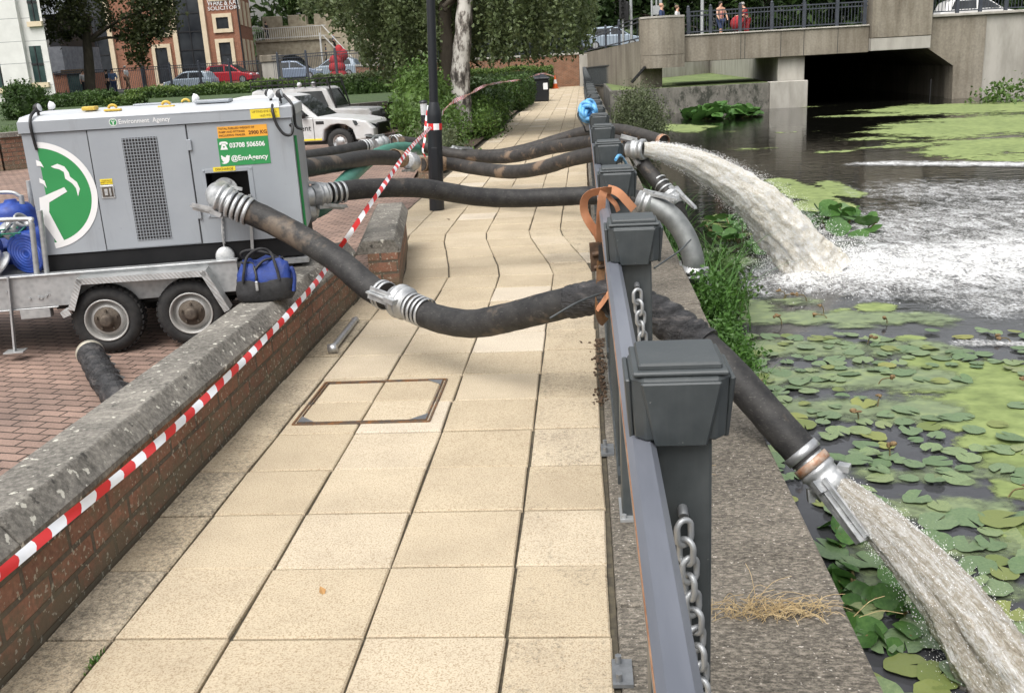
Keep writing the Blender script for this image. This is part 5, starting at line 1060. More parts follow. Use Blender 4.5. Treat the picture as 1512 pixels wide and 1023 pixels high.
# medieval wall with arch, white handrail and steps
cw_ = thing('city_wall', 'pale stone bridge ramp with shallow arch and battlements behind the railings', 'stone wall', (-28, 100, 1)); SY = 100.
def sx(p, q): v = D(p, q, SY); return float(v[0]), float(v[2])
xA, zA = sx(378, 70); xB, zB = sx(478, 62); xm, _ = sx(428, 80); ztop = 4.9; n_ = 16; r = 2.2
poly = [(xA, 1.), (xm - r, 1.)] + [(xm - r * math.cos(math.pi * k / n_), 1. + 2.6 * math.sin(math.pi * k / n_)) for k in range(n_ + 1)] + [(xm + r, 1.), (-18, 1.), (-18, ztop), (xA, ztop)]
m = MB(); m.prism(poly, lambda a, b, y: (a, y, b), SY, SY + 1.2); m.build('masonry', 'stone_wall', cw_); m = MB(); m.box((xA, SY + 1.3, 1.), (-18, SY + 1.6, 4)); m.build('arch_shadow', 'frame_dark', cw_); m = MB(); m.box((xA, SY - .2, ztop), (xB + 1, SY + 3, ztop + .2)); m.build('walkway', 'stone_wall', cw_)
m = MB(); x = xA
for k in range(4): m.box((x, SY + 3, ztop), (x + 1.9, SY + 3.8, ztop + 2.6)); m.box((x + 1.9, SY + 3, ztop), (x + 2.7, SY + 3.8, ztop + 1.6)); x += 2.7
m.build('battlement', 'stone_wall', cw_, bevel=.05)
m = MB()
for k in range(9): m.box((xB + .6 + .35 * k, SY - 1.6, 1.), (xB + .95 + .35 * k, SY - .3, ztop - .42 * k))
m.build('steps', 'stone_wall', cw_)
hr = thing('white_handrail', 'white painted handrail along the stone walkway and steps', 'handrail', (-29, SY - .3, ztop)); m = MB()
for zz in (.15, 1.1): m.obox((xA, SY - .25, ztop + .2 + zz), (xB + .4, SY - .25, ztop + .2 + zz), .07, .07); m.obox((xB + .4, SY - 1.7, ztop + .2 + zz), (xB + 3.6, SY - 1.7, 1.3 + zz), .09, .09)
x = xA
while x < xB: m.box((x, SY - .27, ztop + .2), (x + .035, SY - .23, ztop + 1.3)); x += .22
m.build('rails', 'white_render', hr)
sp_ = thing('stone_pillar', 'square grey stone gate pillar between the two fences', 'pillar', (-21.3, 68, 1.2)); a = D(402, 104, 68); m = MB(); m.box((a[0] - .55, 67.5, 1.1), (a[0] + .55, 68.5, a[2] + .55)); m.build('shaft', 'pale_concrete', sp_, bevel=.03); m = MB(); m.box((a[0] - .62, 67.4, a[2] + .55), (a[0] + .62, 68.6, a[2] + 1.0)); m.build('cap', 'bridge_concrete', sp_, bevel=.03)
brail('iron_fence', 'dark iron fence right of the stone pillar in front of parked cars', a[0] + .7, -11.0, 66, 1.25, [D(p, 100, 66)[0] for p in (413, 464, 514)], 1.75, 60, 1.25)
brail('iron_fence', 'thin black railings in front of the brick office', -44, a[0] - .7, 69, 1.2, [D(p, 110, 69)[0] for p in (210, 252, 295, 340)], 1.6)
# ------------------------------------------------------------------ vehicles
simple('car_glass', (.012, .014, .016), (.03, .034, .036), 2, .06); simple('car_black', (.014, .014, .015), None, 4, .5)
def paint(name, c): t = NT(name); t.set(c, .28, .1); t.b.inputs['Coat Weight'].default_value = .6; return name
paint('car_red', (.42, .02, .03)); paint('car_grey', (.30, .36, .42)); paint('car_white', (.66, .66, .65)); paint('car_silver_blue', (.22, .27, .36))
t = NT('dusty_white'); n = t.noise(3, 5, .7); t.set(t.ramp(n, [(.35, (.56, .57, .58)), (.7, (.46, .455, .44))]), .35)
def shell(prof, hw, inset, mb, n_=1):
    """body from a side outline: full outline in the middle, pulled in a little towards the flanks"""
    cx_ = sum(p[0] for p in prof) / len(prof); cz_ = sum(p[1] for p in prof) / len(prof); rings = []
    for y, k in ((-hw, .93), (-hw * .96, .975), (-hw * .85, 1.), (hw * .85, 1.), (hw * .96, .975), (hw, .93)):
        rings.append([(cx_ + (x - cx_) * (1 - (1 - k) * .35), y, cz_ + (z - cz_) * k) for x, z in prof])
    mb.loft(rings, smooth=False); return mb
def hatchback(name, label, paintm, loc, rz, sc=1., group=None):
    th = thing(name, label, 'car', loc, rz, group); s_ = sc
    lo = [(-2.0, .28), (-2.02, .62), (-1.95, .86), (-1.2, .93), (.95, .90), (1.75, .74), (1.98, .58), (1.98, .30), (1.7, .22), (-1.7, .22)]
    m = MB(); shell([(x * s_, z * s_) for x, z in lo], .84 * s_, 0, m); m.build('body', paintm, th, local=True, bevel=.04, seg=2)
    ca = [(-1.85, .86), (-1.65, 1.30), (-1.3, 1.44), (-.1, 1.47), (.35, 1.40), (1.15, .88)]
    m = MB(); rings = [[(x * s_ * k2, y * s_, (.86 + (z - .86) * k) * s_) for x, z in ca] for y, k, k2 in ((-.80, .06, 1), (-.68, .90, .985), (-.60, 1, .985), (.60, 1, .985), (.68, .90, .985), (.80, .06, 1))]; m.loft(rings, smooth=False); m.build('cabin', paintm, th, local=True, bevel=.02)
    for sg in (-1, 1):
        m = MB(); P_ = lambda x, z: (x * s_, sg * (.80 - (z - .86) * .235 + .016) * s_, z * s_)
        m.add([P_(-1.45, .95), P_(-.25, .95), P_(-.25, 1.36), P_(-1.3, 1.34)], [(0, 1, 2, 3)]); m.add([P_(-.15, .95), P_(.92, .95), P_(.30, 1.33), P_(-.15, 1.36)], [(0, 1, 2, 3)]); m.build('side_window', 'car_glass', th, local=True, fix=False)
        for x in (-1.22, 1.25):
            m = MB(); m.lathe([(.20, -.01), (.29, -.012), (.31, .03), (.31, .18), (.2, .18)], (x * s_, sg * .845 * s_, .31), (0, -sg, 0), 20); wh = m.build('wheel', 'tyre', th, local=True); m = MB(); m.lathe([(.20, -.014), (.12, -.005), (.04, -.02), (.001, -.02)], (x * s_, sg * .845 * s_, .31), (0, -sg, 0), 16); m.build('hubcap', 'steel_band', wh, local=True)
    m = MB(); m.add([(.42 * s_, -.58 * s_, 1.385 * s_), (.42 * s_, .58 * s_, 1.385 * s_), (1.14 * s_, .7 * s_, .905 * s_), (1.14 * s_, -.7 * s_, .905 * s_)], [(0, 1, 2, 3)]); m.build('windscreen', 'car_glass', th, local=True, fix=False)
    for sg in (-1, 1): m = MB(); m.ball((1.88 * s_, sg * .62 * s_, .66 * s_), (.12, .18, .09), 8, 6); m.build('headlight', 'lamp_glass', th, local=True)
    return th
hatchback('parked_car', 'bright red hatchback parked behind the thin railings', 'car_red', (-27.0, 76, 1.24), R(-4))
a = D(283, 127, 73); hatchback('parked_car', 'pale grey car partly hidden by the hedge left of the red one', 'car_grey', (a[0], 73, .95), R(176), .95)
a = D(440, 110, 76); hatchback('parked_car', 'blue-grey car behind the iron fence near the stone pillar', 'car_silver_blue', (a[0] - .2, 76, 1.25), R(3)); a = D(478, 108, 80); hatchback('parked_car', 'silver car behind the iron fence, furthest right', 'car_grey', (a[0] + 1.0, 80, 1.25), R(178), 1.05)
a = D(1440, 20, 58); hatchback('passing_car', 'white car on the bridge right of the tall pilaster', 'car_white', (a[0], 58, RD + .02), 0, 1.1)
a = D(905, 45, 70); hatchback('passing_car', 'grey car on the road behind the traffic signals', 'car_grey', (a[0], 72, 2.22), R(4), 1.05)
# dusty pickup, nose to the right
pk = thing('pickup_truck', 'dusty white pickup with black door lettering standing behind the pump', 'pickup truck', (float(D(498, 212, 21.7)[0]) - .58, 22.4, -.0), R(-6))
XF = .95                                    # front wheel centre in local x
def wheel2(par, x, y, r, sg):
    wh = bpy.data.objects.new('wheel', None); link(wh, par); wh.location = (x, y, r); m = MB(); m.lathe([(r * .56, 0), (r * .60, -.012), (r * .93, .0), (r, .05), (r, .21), (r * .9, .24), (r * .56, .24)], axis=(0, -sg, 0), n=30, caps=False)
    for k in range(28): M2 = Matrix.Rotation(2 * math.pi * k / 28, 4, 'Y'); m.box((-.022, (-.20 if sg > 0 else .04), r * .97), (.022, (-.04 if sg > 0 else .20), r * 1.022), M=M2)
    m.build('tyre', 'tyre', wh, local=True); m = MB(); m.lathe([(r * .565, .0), (r * .53, .0), (r * .49, .05), (r * .30, .035), (r * .24, .01), (r * .12, -.005), (.001, -.005)], axis=(0, -sg, 0), n=24, caps=False); m.build('rim', 'steel_band', wh, local=True)
    m = MB()
    for k in range(10): a_ = 2 * math.pi * k / 10; m.lathe([(r * .045, .0), (.001, .0)], (r * .40 * math.cos(a_), sg * -.042, r * .40 * math.sin(a_)), (0, sg, 0), 8)
    m.build('rim_hole', 'car_black', wh, local=True)
lo = [(-4.2, .55), (-4.25, 1.05), (-2.45, 1.10), (-2.4, 1.12), (.05, 1.10), (.35, 1.12), (1.35, 1.03), (1.80, .93), (1.96, .72), (1.97, .48), (1.60, .38), (1.46, .40), (1.38, .72), (1.18, .86), (.95, .90), (.72, .86), (.52, .72), (.45, .40), (-1.75, .40), (-1.82, .72), (-2.02, .86), (-2.25, .90), (-2.48, .86), (-2.68, .72), (-2.75, .50)]
m = MB(); shell(lo, .93, 0, m); m.build('body', 'dusty_white', pk, local=True, bevel=.035, seg=3)
m = MB(); ca = [(-2.45, 1.10), (-2.30, 1.74), (-1.9, 1.80), (-.75, 1.80), (-.42, 1.74), (.32, 1.10)]
m.loft([[(x * k2, y, 1.10 + (z - 1.10) * k) for x, z in ca] for y, k, k2 in ((-.90, .03, 1), (-.76, .90, .99), (-.68, 1, .99), (.68, 1, .99), (.76, .90, .99), (.90, .03, 1))], smooth=False); m.build('cab', 'dusty_white', pk, local=True, bevel=.025, seg=2)
for sg in (-1, 1):
    P_ = lambda x, z: (x, sg * (.90 - (z - 1.10) * .225 + .012), z); m = MB()
    m.add([P_(-2.20, 1.16), P_(-1.25, 1.16), P_(-1.25, 1.66), P_(-2.1, 1.64)], [(0, 1, 2, 3)]); m.add([P_(-1.15, 1.16), P_(.10, 1.14), P_(-.45, 1.62), P_(-1.15, 1.67)], [(0, 1, 2, 3)]); m.build('side_window', 'car_glass', pk, local=True, fix=False)
    for x in (XF, -2.25): wheel2(pk, x, sg * .945, .375, sg)
m = MB(); m.add([(-.38, -.64, 1.72), (-.38, .64, 1.72), (.34, .78, 1.125), (.34, -.78, 1.125)], [(0, 1, 2, 3)]); m.build('windscreen', 'car_glass', pk, local=True, fix=False)
m = MB(); m.box((-4.1, -.7, .30), (1.4, .7, .62)); m.build('underbody', 'car_black', pk, local=True)
m = MB(); m.ball((-.05, -1.04, 1.18), (.10, .12, .10), 10, 8); m.build('door_mirror', 'car_black', pk, local=True); m = MB(); m.box((.28, -.945, .90), (.52, -.93, .99)); m.build('side_vent', 'car_black', pk, local=True, bevel=.02)
m = MB(); m.box((.20, -.936, .45), (.215, -.925, 1.08)); m.box((-1.20, -.936, .45), (-1.185, -.925, 1.08)); m.build('door_gap', 'car_black', pk, local=True)
for sg in (-1, 1): m = MB(); m.add([(1.36, sg * .935, .98), (1.80, sg * .84, .89), (1.95, sg * .60, .82), (1.96, sg * .62, .72), (1.80, sg * .88, .74), (1.42, sg * .94, .84)], [(0, 1, 2, 3, 4, 5)]); o = m.build('headlight', 'car_glass', pk, local=True, fix=False); s_ = o.modifiers.new('s', 'SOLIDIFY'); s_.thickness = .04; s_.offset = 0
m = MB(); m.box((1.93, -.58, .50), (2.0, .58, .86)); m.build('grille', 'car_black', pk, local=True, bevel=.03); m = MB(); m.box((1.70, -.935, .44), (1.90, -.72, .58)); m.build('fog_lamp', 'car_black', pk, local=True, bevel=.02)
FXp = lambda x, z: Matrix.Translation((x, -.942, z)) @ FX
text('Environment', .235, FXp(.13, .80), 'car_black', pk, align='RIGHT', ext=.001); text('Agency', .235, FXp(-.52, .575), 'car_black', pk, align='RIGHT', ext=.001)
m = MB(); m.box((-2.7, -.934, .44), (.42, -.928, .49)); m.build('reflective_stripe', 'yellow_vinyl', pk, local=True)
pk.scale = (.79, .76, .755)
# boxy off-roader behind it
lr = thing('off_road_vehicle', 'boxy white off-roader with black roof rack, parked behind the pickup', 'off-roader', (float(D(565, 180, 26.8)[0]) - 1.3, 27.4, 0), R(-6))
m = MB(); lo = [(-3.3, .55), (-3.3, 1.12), (.15, 1.14), (1.45, 1.08), (1.55, .95), (1.58, .55), (1.35, .5), (1.25, .80), (.95, .90), (.65, .80), (.55, .5), (-1.9, .5)]; shell(lo, .86, 0, m); m.build('body', 'dusty_white', lr, local=True, bevel=.03, seg=2)
m = MB(); ca = [(-3.25, 1.12), (-3.2, 1.88), (-3.0, 1.95), (-.35, 1.95), (-.18, 1.88), (.12, 1.13)]; m.loft([[(x, y, 1.12 + (z - 1.12) * k) for x, z in ca] for y, k in ((-.84, .03), (-.76, .93), (-.70, 1), (.70, 1), (.76, .93), (.84, .03))], smooth=False); m.build('cab', 'dusty_white', lr, local=True, bevel=.03, seg=2)
P_ = lambda x, z: (x, -(.84 - (z - 1.12) * .105 + .012), z); m = MB(); m.add([P_(-1.35, 1.22), P_(-.12, 1.22), P_(-.36, 1.80), P_(-1.35, 1.80)], [(0, 1, 2, 3)]); m.add([P_(-2.3, 1.25), P_(-1.5, 1.25), P_(-1.5, 1.78), P_(-2.3, 1.78)], [(0, 1, 2, 3)]); m.build('side_window', 'car_glass', lr, local=True, fix=False)
m = MB(); m.add([(-.14, -.66, 1.84), (-.14, .66, 1.84), (.14, .72, 1.22), (.14, -.72, 1.22)], [(0, 1, 2, 3)]); m.build('windscreen', 'car_glass', lr, local=True, fix=False)
for x in (.95, -2.3): wheel2(lr, x, -.87, .39, -1); wheel2(lr, x, .87, .39, 1)
m = MB(); m.box((1.55, -.85, .50), (1.80, .85, .68)); m.obox((1.78, -.4, .5), (1.78, -.4, 1.0), .06, .06); m.obox((1.78, .4, .5), (1.78, .4, 1.0), .06, .06); m.obox((1.78, -.45, 1.0), (1.78, .45, 1.0), .06, .06); m.box((1.70, -.2, .68), (1.86, .25, .85)); m.build('front_bumper', 'car_black', lr, local=True)
m = MB()
for y in (-.80, .80):
    m.obox((-3.2, y, 2.08), (-.1, y, 2.08), .04, .04); m.obox((-3.2, y, 2.26), (-.1, y, 2.26), .04, .04)
    for k in range(8): m.obox((-3.2 + .44 * k, y, 1.94), (-3.2 + .44 * k, y, 2.26), .03, .03)
for k in range(10): m.obox((-3.2 + .34 * k, -.8, 2.08), (-3.2 + .34 * k, .8, 2.08), .03, .03)
m.obox((-.1, -.80, 2.26), (-.1, .8, 2.26), .04, .04); m.obox((-.1, -.78, 2.2), (.16, -.80, 1.15), .05, .05); m.obox((-.1, .78, 2.2), (.16, .80, 1.15), .05, .05); m.build('roof_rack', 'car_black', lr, local=True)
m = MB()
for y in (-.5, -.1): m.ball((-.6 + y, -.6 + y, 2.06), (.1, .1, .1), 8, 6)
m.build('spot_lamp', 'lamp_glass', lr, local=True); lr.scale = (.72, .72, .72)
# ------------------------------------------------------------------ people
simple('skin', (.50, .28, .19), (.56, .33, .23), 5, .55); simple('hair_dark', (.03, .02, .014), None, 5, .7); simple('hair_grey', (.35, .33, .31), None, 5, .7)
for n_, c_ in (('cloth_black', (.018, .018, .022)), ('cloth_navy', (.03, .05, .12)), ('cloth_white', (.62, .62, .62)), ('cloth_red', (.34, .022, .028)), ('cloth_pink', (.55, .22, .19)), ('cloth_blue', (.10, .17, .33)), ('cloth_brown', (.22, .15, .10))): simple(n_, c_, tuple(x * .75 for x in c_), 9, .85)
def skinmesh(name, verts, edges, radii, mat, par, sub=1):
    me = bpy.data.meshes.new(name); me.from_pydata(verts, edges, []); o = bpy.data.objects.new(name, me); link(o, par); me.materials.append(MATS[mat])
    s_ = o.modifiers.new('skin', 'SKIN')
    for i, r in enumerate(radii): me.skin_vertices[0].data[i].radius = (r if isinstance(r, tuple) else (r, r))
    me.skin_vertices[0].data[0].use_root = True; u = o.modifiers.new('sub', 'SUBSURF'); u.levels = sub; u.render_levels = sub
    for p in me.polygons: p.use_smooth = True
    return o
def person(label, loc, rz, top, legs, hair='hair_dark', h=1.72, step=.0, arm=(0, 0), bare=False, lean=0., group=None, skirt=False):
    th = thing('person', label, 'person', loc, rz, group); k = h / 1.72; yl = lambda z: -lean * max(0, z - .9)
    J = dict(pel=(0, 0, .95), sp=(0, yl(1.15), 1.15), ch=(0, yl(1.35), 1.36), nk=(0, yl(1.5), 1.49), hd=(0, yl(1.6) - .01, 1.60), tp=(0, yl(1.7), 1.68), nose=(0, yl(1.6) - .10, 1.585),
        ls=(-.18, yl(1.4), 1.41), le=(-.25, yl(1.15) - .05 - arm[0] * .2, 1.13), lw=(-.24, yl(1.) - .10 - arm[0] * .45, .92 + arm[0] * .25), lf=(-.23, -.12 - arm[0] * .52, .84 + arm[0] * .27),
        rs=(.18, yl(1.4), 1.41), re=(.25, yl(1.15) - .05 - arm[1] * .2, 1.13), rw=(.24, yl(1.) - .10 - arm[1] * .45, .92 + arm[1] * .25), rf=(.23, -.12 - arm[1] * .52, .84 + arm[1] * .27),
        lh=(-.09, 0, .90), lk=(-.10, -.02 - step * .25, .50), la=(-.10, -step * .28 + .02, .09), lt=(-.10, -step * .28 - .14, .035), rh=(.09, 0, .90), rk=(.10, -.02 + step * .12, .50), ra=(.10, step * .38 + .02, .10), rt=(.10, step * .38 - .13, .035))
    rad = dict(pel=.13, sp=.115, ch=.13, nk=.052, hd=(.085, .095), tp=.06, nose=.016, ls=.062, le=.042, lw=.03, lf=.028, rs=.062, re=.042, rw=.03, rf=.028, lh=.09, lk=.062, la=.04, lt=.035, rh=.09, rk=.062, ra=.04, rt=.035)
    E_ = [('pel', 'sp'), ('sp', 'ch'), ('ch', 'nk'), ('nk', 'hd'), ('hd', 'tp'), ('hd', 'nose'), ('ch', 'ls'), ('ls', 'le'), ('le', 'lw'), ('lw', 'lf'), ('ch', 'rs'), ('rs', 're'), ('re', 'rw'), ('rw', 'rf'), ('pel', 'lh'), ('lh', 'lk'), ('lk', 'la'), ('la', 'lt'), ('pel', 'rh'), ('rh', 'rk'), ('rk', 'ra'), ('ra', 'rt')]
    def sub_(names, edges, grow, name, mat):
        ix = {n: i for i, n in enumerate(names)}; skinmesh(name, [tuple(c * k for c in J[n]) for n in names], [(ix[a], ix[b]) for a, b in edges], [tuple(x * k + grow for x in (rad[n] if isinstance(rad[n], tuple) else (rad[n],) * 2)) for n in names], mat, th)
    sub_(list(J), E_, 0, 'body', 'skin')
    tn = ['pel', 'sp', 'ch'] + ([] if bare else ['ls', 'le', 'rs', 're']); sub_(tn, [e for e in E_ if e[0] in tn and e[1] in tn], .016, 'shirt', top)
    ln = ['pel', 'lh', 'lk', 'rh', 'rk'] + ([] if skirt else ['la', 'ra']); sub_(ln, [e for e in E_ if e[0] in ln and e[1] in ln], .014, 'trousers', legs)
    m = MB(); hy = yl(1.65); m.ball((0, (hy + .018) * k, 1.655 * k), (.098 * k, .10 * k, .085 * k), 12, 8)
    if hair == 'hair_dark' and bare: m.ball((0, (hy + .06) * k, 1.53 * k), (.085 * k, .06 * k, .13 * k), 10, 7)
    m.build('hair', hair, th, local=True); return th
def on_bridge(px_, y): return (float(D(px_, 30, y)[0]), y, RD)
person('woman with long dark hair and pale strappy top walking across the bridge', on_bridge(1064, 46.2), R(25), 'cloth_pink', 'cloth_navy', bare=True, step=.6, arm=(.3, .2), h=1.70, skirt=True)
person('person in red leaning on a pushchair behind the bridge railing', on_bridge(1103, 46.0), R(-70), 'cloth_red', 'cloth_red', 'hair_grey', lean=.35, arm=(.8, .8), h=1.6)
person('bald pink-faced pedestrian whose head shows over the rounded pilaster', on_bridge(977, 46.5), R(70), 'cloth_navy', 'cloth_black', 'skin', step=.5, h=1.78)
person('fair-haired pedestrian just topping the rounded pilaster wall', on_bridge(1000, 46.5), R(70), 'cloth_white', 'cloth_navy', 'cloth_brown', step=.4, h=1.66)
pc = thing('pushchair', 'red folded-hood pushchair between the woman and the person in red', 'pushchair', on_bridge(1089, 45.6)); x, y, z = on_bridge(1089, 45.6)
m = MB(); m.ball((x, y, z + .72), (.32, .25, .32), 12, 8); m.build('hood', 'cloth_red', pc); m = MB(); m.obox((x - .3, y - .2, z + .2), (x + .4, y - .2, z + .95), .03, .03); m.obox((x - .3, y + .2, z + .2), (x + .4, y + .2, z + .95), .03, .03); m.build('frame', 'car_black', pc); m = MB()
for dx in (-.3, .25):
    for dy in (-.22, .22): m.lathe([(.10, -.02), (.12, 0), (.10, .02)], (x + dx, y + dy, z + .12), (0, 1, 0), 12)
m.build('wheels', 'tyre', pc)
def at_px(p, q, y, z): v = D(p, q, y); return (float(v[0]), y, z)
person('pedestrian in dark clothes walking on the stone walkway', at_px(394, 50, 100.6, 0)[:2] + (ztop + .2,), R(80), 'cloth_black', 'cloth_black', step=.6, h=1.8)
person('person in blue jacket descending the stone steps', at_px(492, 52, 98.9, 0)[:2] + (3.6,), R(100), 'cloth_blue', 'cloth_black', step=.5, h=1.8); person('dark figure lower on the stone steps by the grey pole', at_px(481, 65, 98.8, 0)[:2] + (2.6,), R(100), 'cloth_navy', 'cloth_black', step=.5, h=1.8)
person('man in blue overalls behind the dark hedge under the tree', at_px(169, 130, 62, 0)[:2] + (.95,), R(20), 'cloth_blue', 'cloth_navy', arm=(.4, .3)); person('person in black left of the man in blue overalls', at_px(160, 130, 63, 0)[:2] + (.95,), R(-60), 'cloth_black', 'cloth_black'); person('person in white top by the dark tree trunk', at_px(126, 130, 64, 0)[:2] + (1.0,), R(40), 'cloth_white', 'cloth_black'); person('grey-haired person in pale shirt walking before the office', at_px(189, 128, 66, 0)[:2] + (1.15,), R(90), 'cloth_white', 'cloth_brown', 'hair_grey', step=.6)
rb = D(498, 100, 66); rf_ = thing('red_sculpture', 'lumpy red covered shape standing behind the iron fence', 'covered object', (rb[0], 66.8, 1.2)); m = MB()
random.seed(8)
for k, (r, z) in enumerate(((.62, .3), (.60, .8), (.52, 1.25), (.42, 1.6), (.30, 1.85), (.26, 1.2), (.3, .6))): m.ball((rb[0] + random.uniform(-.22, .22), 66.8 - .2 * random.random(), 1.2 + z), (r, r * .8, .42), 12, 8)
m.build('cover', 'cloth_red', rf_)
wp = thing('white_pole', 'thin pale pole standing before the stone steps', 'pole', at_px(475, 80, 97, 0)[:2] + (1.2,)); m = MB(); x, y = at_px(475, 80, 97, 0)[:2]; m.cyl((x, y, 1.2), (x, y, 5.4), .09, n=8); m.build('shaft', 'white_render', wp)
# ------------------------------------------------------------------ spouting water, foam, duckweed, lilies
from mathutils import noise as mn
def jet_mat(name, a, b, c, tr, rough=.25):
    t = NT(name); cb = t.new('ShaderNodeCombineXYZ')
    for i, k in enumerate(('flow', 'ca', 'sa')): t.link(t.attr(k).outputs['Fac'], cb.inputs[i])
    def st(sx_, sr): mp = t.new('ShaderNodeMapping'); mp.inputs['Scale'].default_value = (sx_, sr, sr); t.link(cb.outputs[0], mp.inputs[0]); return mp.outputs[0]
    n = t.noise(1., 5, .7, vec=st(4.5, 2.4), dist=.8); n2 = t.noise(1., 5, .75, vec=st(24, 13), dist=.8); n3 = t.noise(60, 3, .7)
    f = t.math('ADD', t.math('ADD', t.math('MULTIPLY', n, .40), t.math('MULTIPLY', n2, .40)), t.math('MULTIPLY', n3, .20))
    t.set(t.ramp(f, [(.38, a), (.48, b), (.58, c)]), rough, spec=.5, trans=tr, ior=1.33); t.bump(t.math('ADD', n2, t.math('MULTIPLY', n3, .3)), .8, .03); return t.m
jet_mat('jet_white', (.46, .405, .31), (.74, .70, .61), (.92, .92, .91), .06, .35)
jet_mat('jet_brown', (.32, .275, .205), (.56, .51, .42), (.90, .89, .87), .28, .15)
t = NT('spray'); t.set((.88, .88, .88), .3, ior=1.33)
def octa(P, d, ln, wd):
    """small elongated octahedra at P along directions d"""
    n = len(P); a = rng.normal(size=(n, 3)); u = np.cross(d, a); u /= np.linalg.norm(u, axis=1)[:, None]; w_ = np.cross(d, u)
    V = np.stack([P - d * ln, P + u * wd, P + w_ * wd, P - u * wd, P - w_ * wd, P + d * ln], 1).reshape(-1, 3)
    f = np.array([(0, 2, 1), (0, 3, 2), (0, 4, 3), (0, 1, 4), (5, 1, 2), (5, 2, 3), (5, 3, 4), (5, 4, 1)]); return V, (f[None] + (np.arange(n) * 6)[:, None, None]).reshape(-1, 3)
def jet(name, label, p0, p1, b, r0, r1, mat, drops, squash=.8, spread=1., dsz=.008, amp=.36):
    p0, p1 = np.array(p0, float), np.array(p1, float); dz = p1[2] - p0[2]
    def pos(t_): return np.array([p0[0] + (p1[0] - p0[0]) * t_, p0[1] + (p1[1] - p0[1]) * t_, p0[2] + b * t_ + (dz - b) * t_ * t_])
    M_, N_ = 190, 56; V = []; AT = [[], [], []]; hd = (p1 - p0) * np.array([1, 1, 0]); hd /= np.linalg.norm(hd); sd = np.array([-hd[1], hd[0], 0])
    def basis(t_):
        v = pos(min(t_ + .01, 1.02)) - pos(t_); v /= np.linalg.norm(v); n_ = np.cross(sd, v); return v, n_ / np.linalg.norm(n_)
    rad = lambda t_: r0 + (r1 - r0) * t_ ** 1.25
    for i in range(M_):
        t_ = i / (M_ - 1); c = pos(t_); v, n_ = basis(t_); r = rad(t_)
        for k in range(N_):
            a = 2 * math.pi * k / N_; e = sd * math.cos(a) * squash + n_ * math.sin(a); L_ = t_ * np.linalg.norm(p1 - p0)
            q = Vector((math.cos(a) * 2.2, math.sin(a) * 2.2, L_ * 1.5)); f = mn.fractal(q, .8, 2.2, 6); g = mn.noise(Vector((math.cos(a) * 9, math.sin(a) * 9, L_ * 4 + 5)))
            AT[0].append(L_); AT[1].append(math.cos(a)); AT[2].append(math.sin(a)); V.append(c + e * r * (1 + (.06 + amp * t_) * f * .8 + (.03 + .14 * t_) * g + (.015 + .085 * t_) * mn.fractal(Vector((math.cos(a) * 5, math.sin(a) * 5, L_ * 9)), .7, 2.2, 4)))
    F_ = [(i * N_ + k, i * N_ + (k + 1) % N_, (i + 1) * N_ + (k + 1) % N_, (i + 1) * N_ + k) for i in range(M_ - 1) for k in range(N_)]
    th = thing(name, label, 'water jet', p0)
    npmesh('stream', V, F_, mat, th, smooth=True, attrs={'flow': AT[0], 'ca': AT[1], 'sa': AT[2]})
    n = drops; t_ = rng.uniform(.02, 1, n) ** .8; P = np.array([pos(x) for x in t_]); B = [basis(x) for x in t_]; v = np.array([x[0] for x in B]); nn = np.array([x[1] for x in B])
    rr = np.array([rad(x) for x in t_]); a = rng.uniform(0, 2 * math.pi, n); k = 1 + np.abs(rng.normal(size=n)) * .22 * spread * (.4 + 1.5 * t_)
    P = P + (sd[None] * np.cos(a)[:, None] * squash + nn * np.sin(a)[:, None]) * (rr * k)[:, None]; far = np.clip(k - 1, 0, 1)
    dirs = v + rng.normal(size=(n, 3)) * .25; dirs /= np.linalg.norm(dirs, axis=1)[:, None]
    wd = (rng.uniform(dsz * .3, dsz, n) * (1.25 - .6 * far))[:, None]; V, F_ = octa(P, dirs, wd * rng.uniform(1, 2.6, n)[:, None], wd); o = npmesh('droplets', V, F_, 'spray', th); o['kind'] = 'stuff'
    return th
pl = G(1212, 402, WZ)
jet('water_jet', 'broad white jet arching from the open outlet into the foaming river', OUT_C[0], pl + np.array([0, 0, -.06]), -.28, .078, .345, 'jet_white', 15000, .85, 1.0, .0034)
p2 = G(1510, 1035, WZ)
jet('water_jet', 'brownish stream pouring from the main hose end into the lily pads', Vector(OUT_A[0]) - Vector(OUT_A[1]) * .02, p2, -.26, .074, .175, 'jet_brown', 3600, .85, 1.15, .0018, .20)
# splash where the big jet lands
n = 5200; d = np.abs(rng.normal(size=(n, 3))) * np.array([.42, .5, .20]); sg = rng.choice([-1, 1], size=(n, 2)); P = pl + np.stack([d[:, 0] * sg[:, 0], d[:, 1] * sg[:, 1], d[:, 2] * np.exp(-(d[:, 0] ** 2 + d[:, 1] ** 2)) * 1.1], 1)
dd = rng.normal(size=(n, 3)); dd /= np.linalg.norm(dd, axis=1)[:, None]; wd = rng.uniform(.002, .006, n)[:, None]; V, F_ = octa(P, dd, wd * 1.6, wd); npmesh('splash', V, F_, 'spray', origin=pl, kind='stuff', label='white splash of drops where the jet strikes the river', cat='splash')
def seg_field(X, Y, pts):                   # pts: (px,py,rx,ry,weight) placed on the water
    f = np.zeros_like(X)
    for p in pts:
        g = G(p[0], p[1], WZ); f = np.maximum(f, p[4] * np.exp(-(((X - g[0]) / p[2]) ** 2 + ((Y - g[1]) / p[3]) ** 2)))
    return f
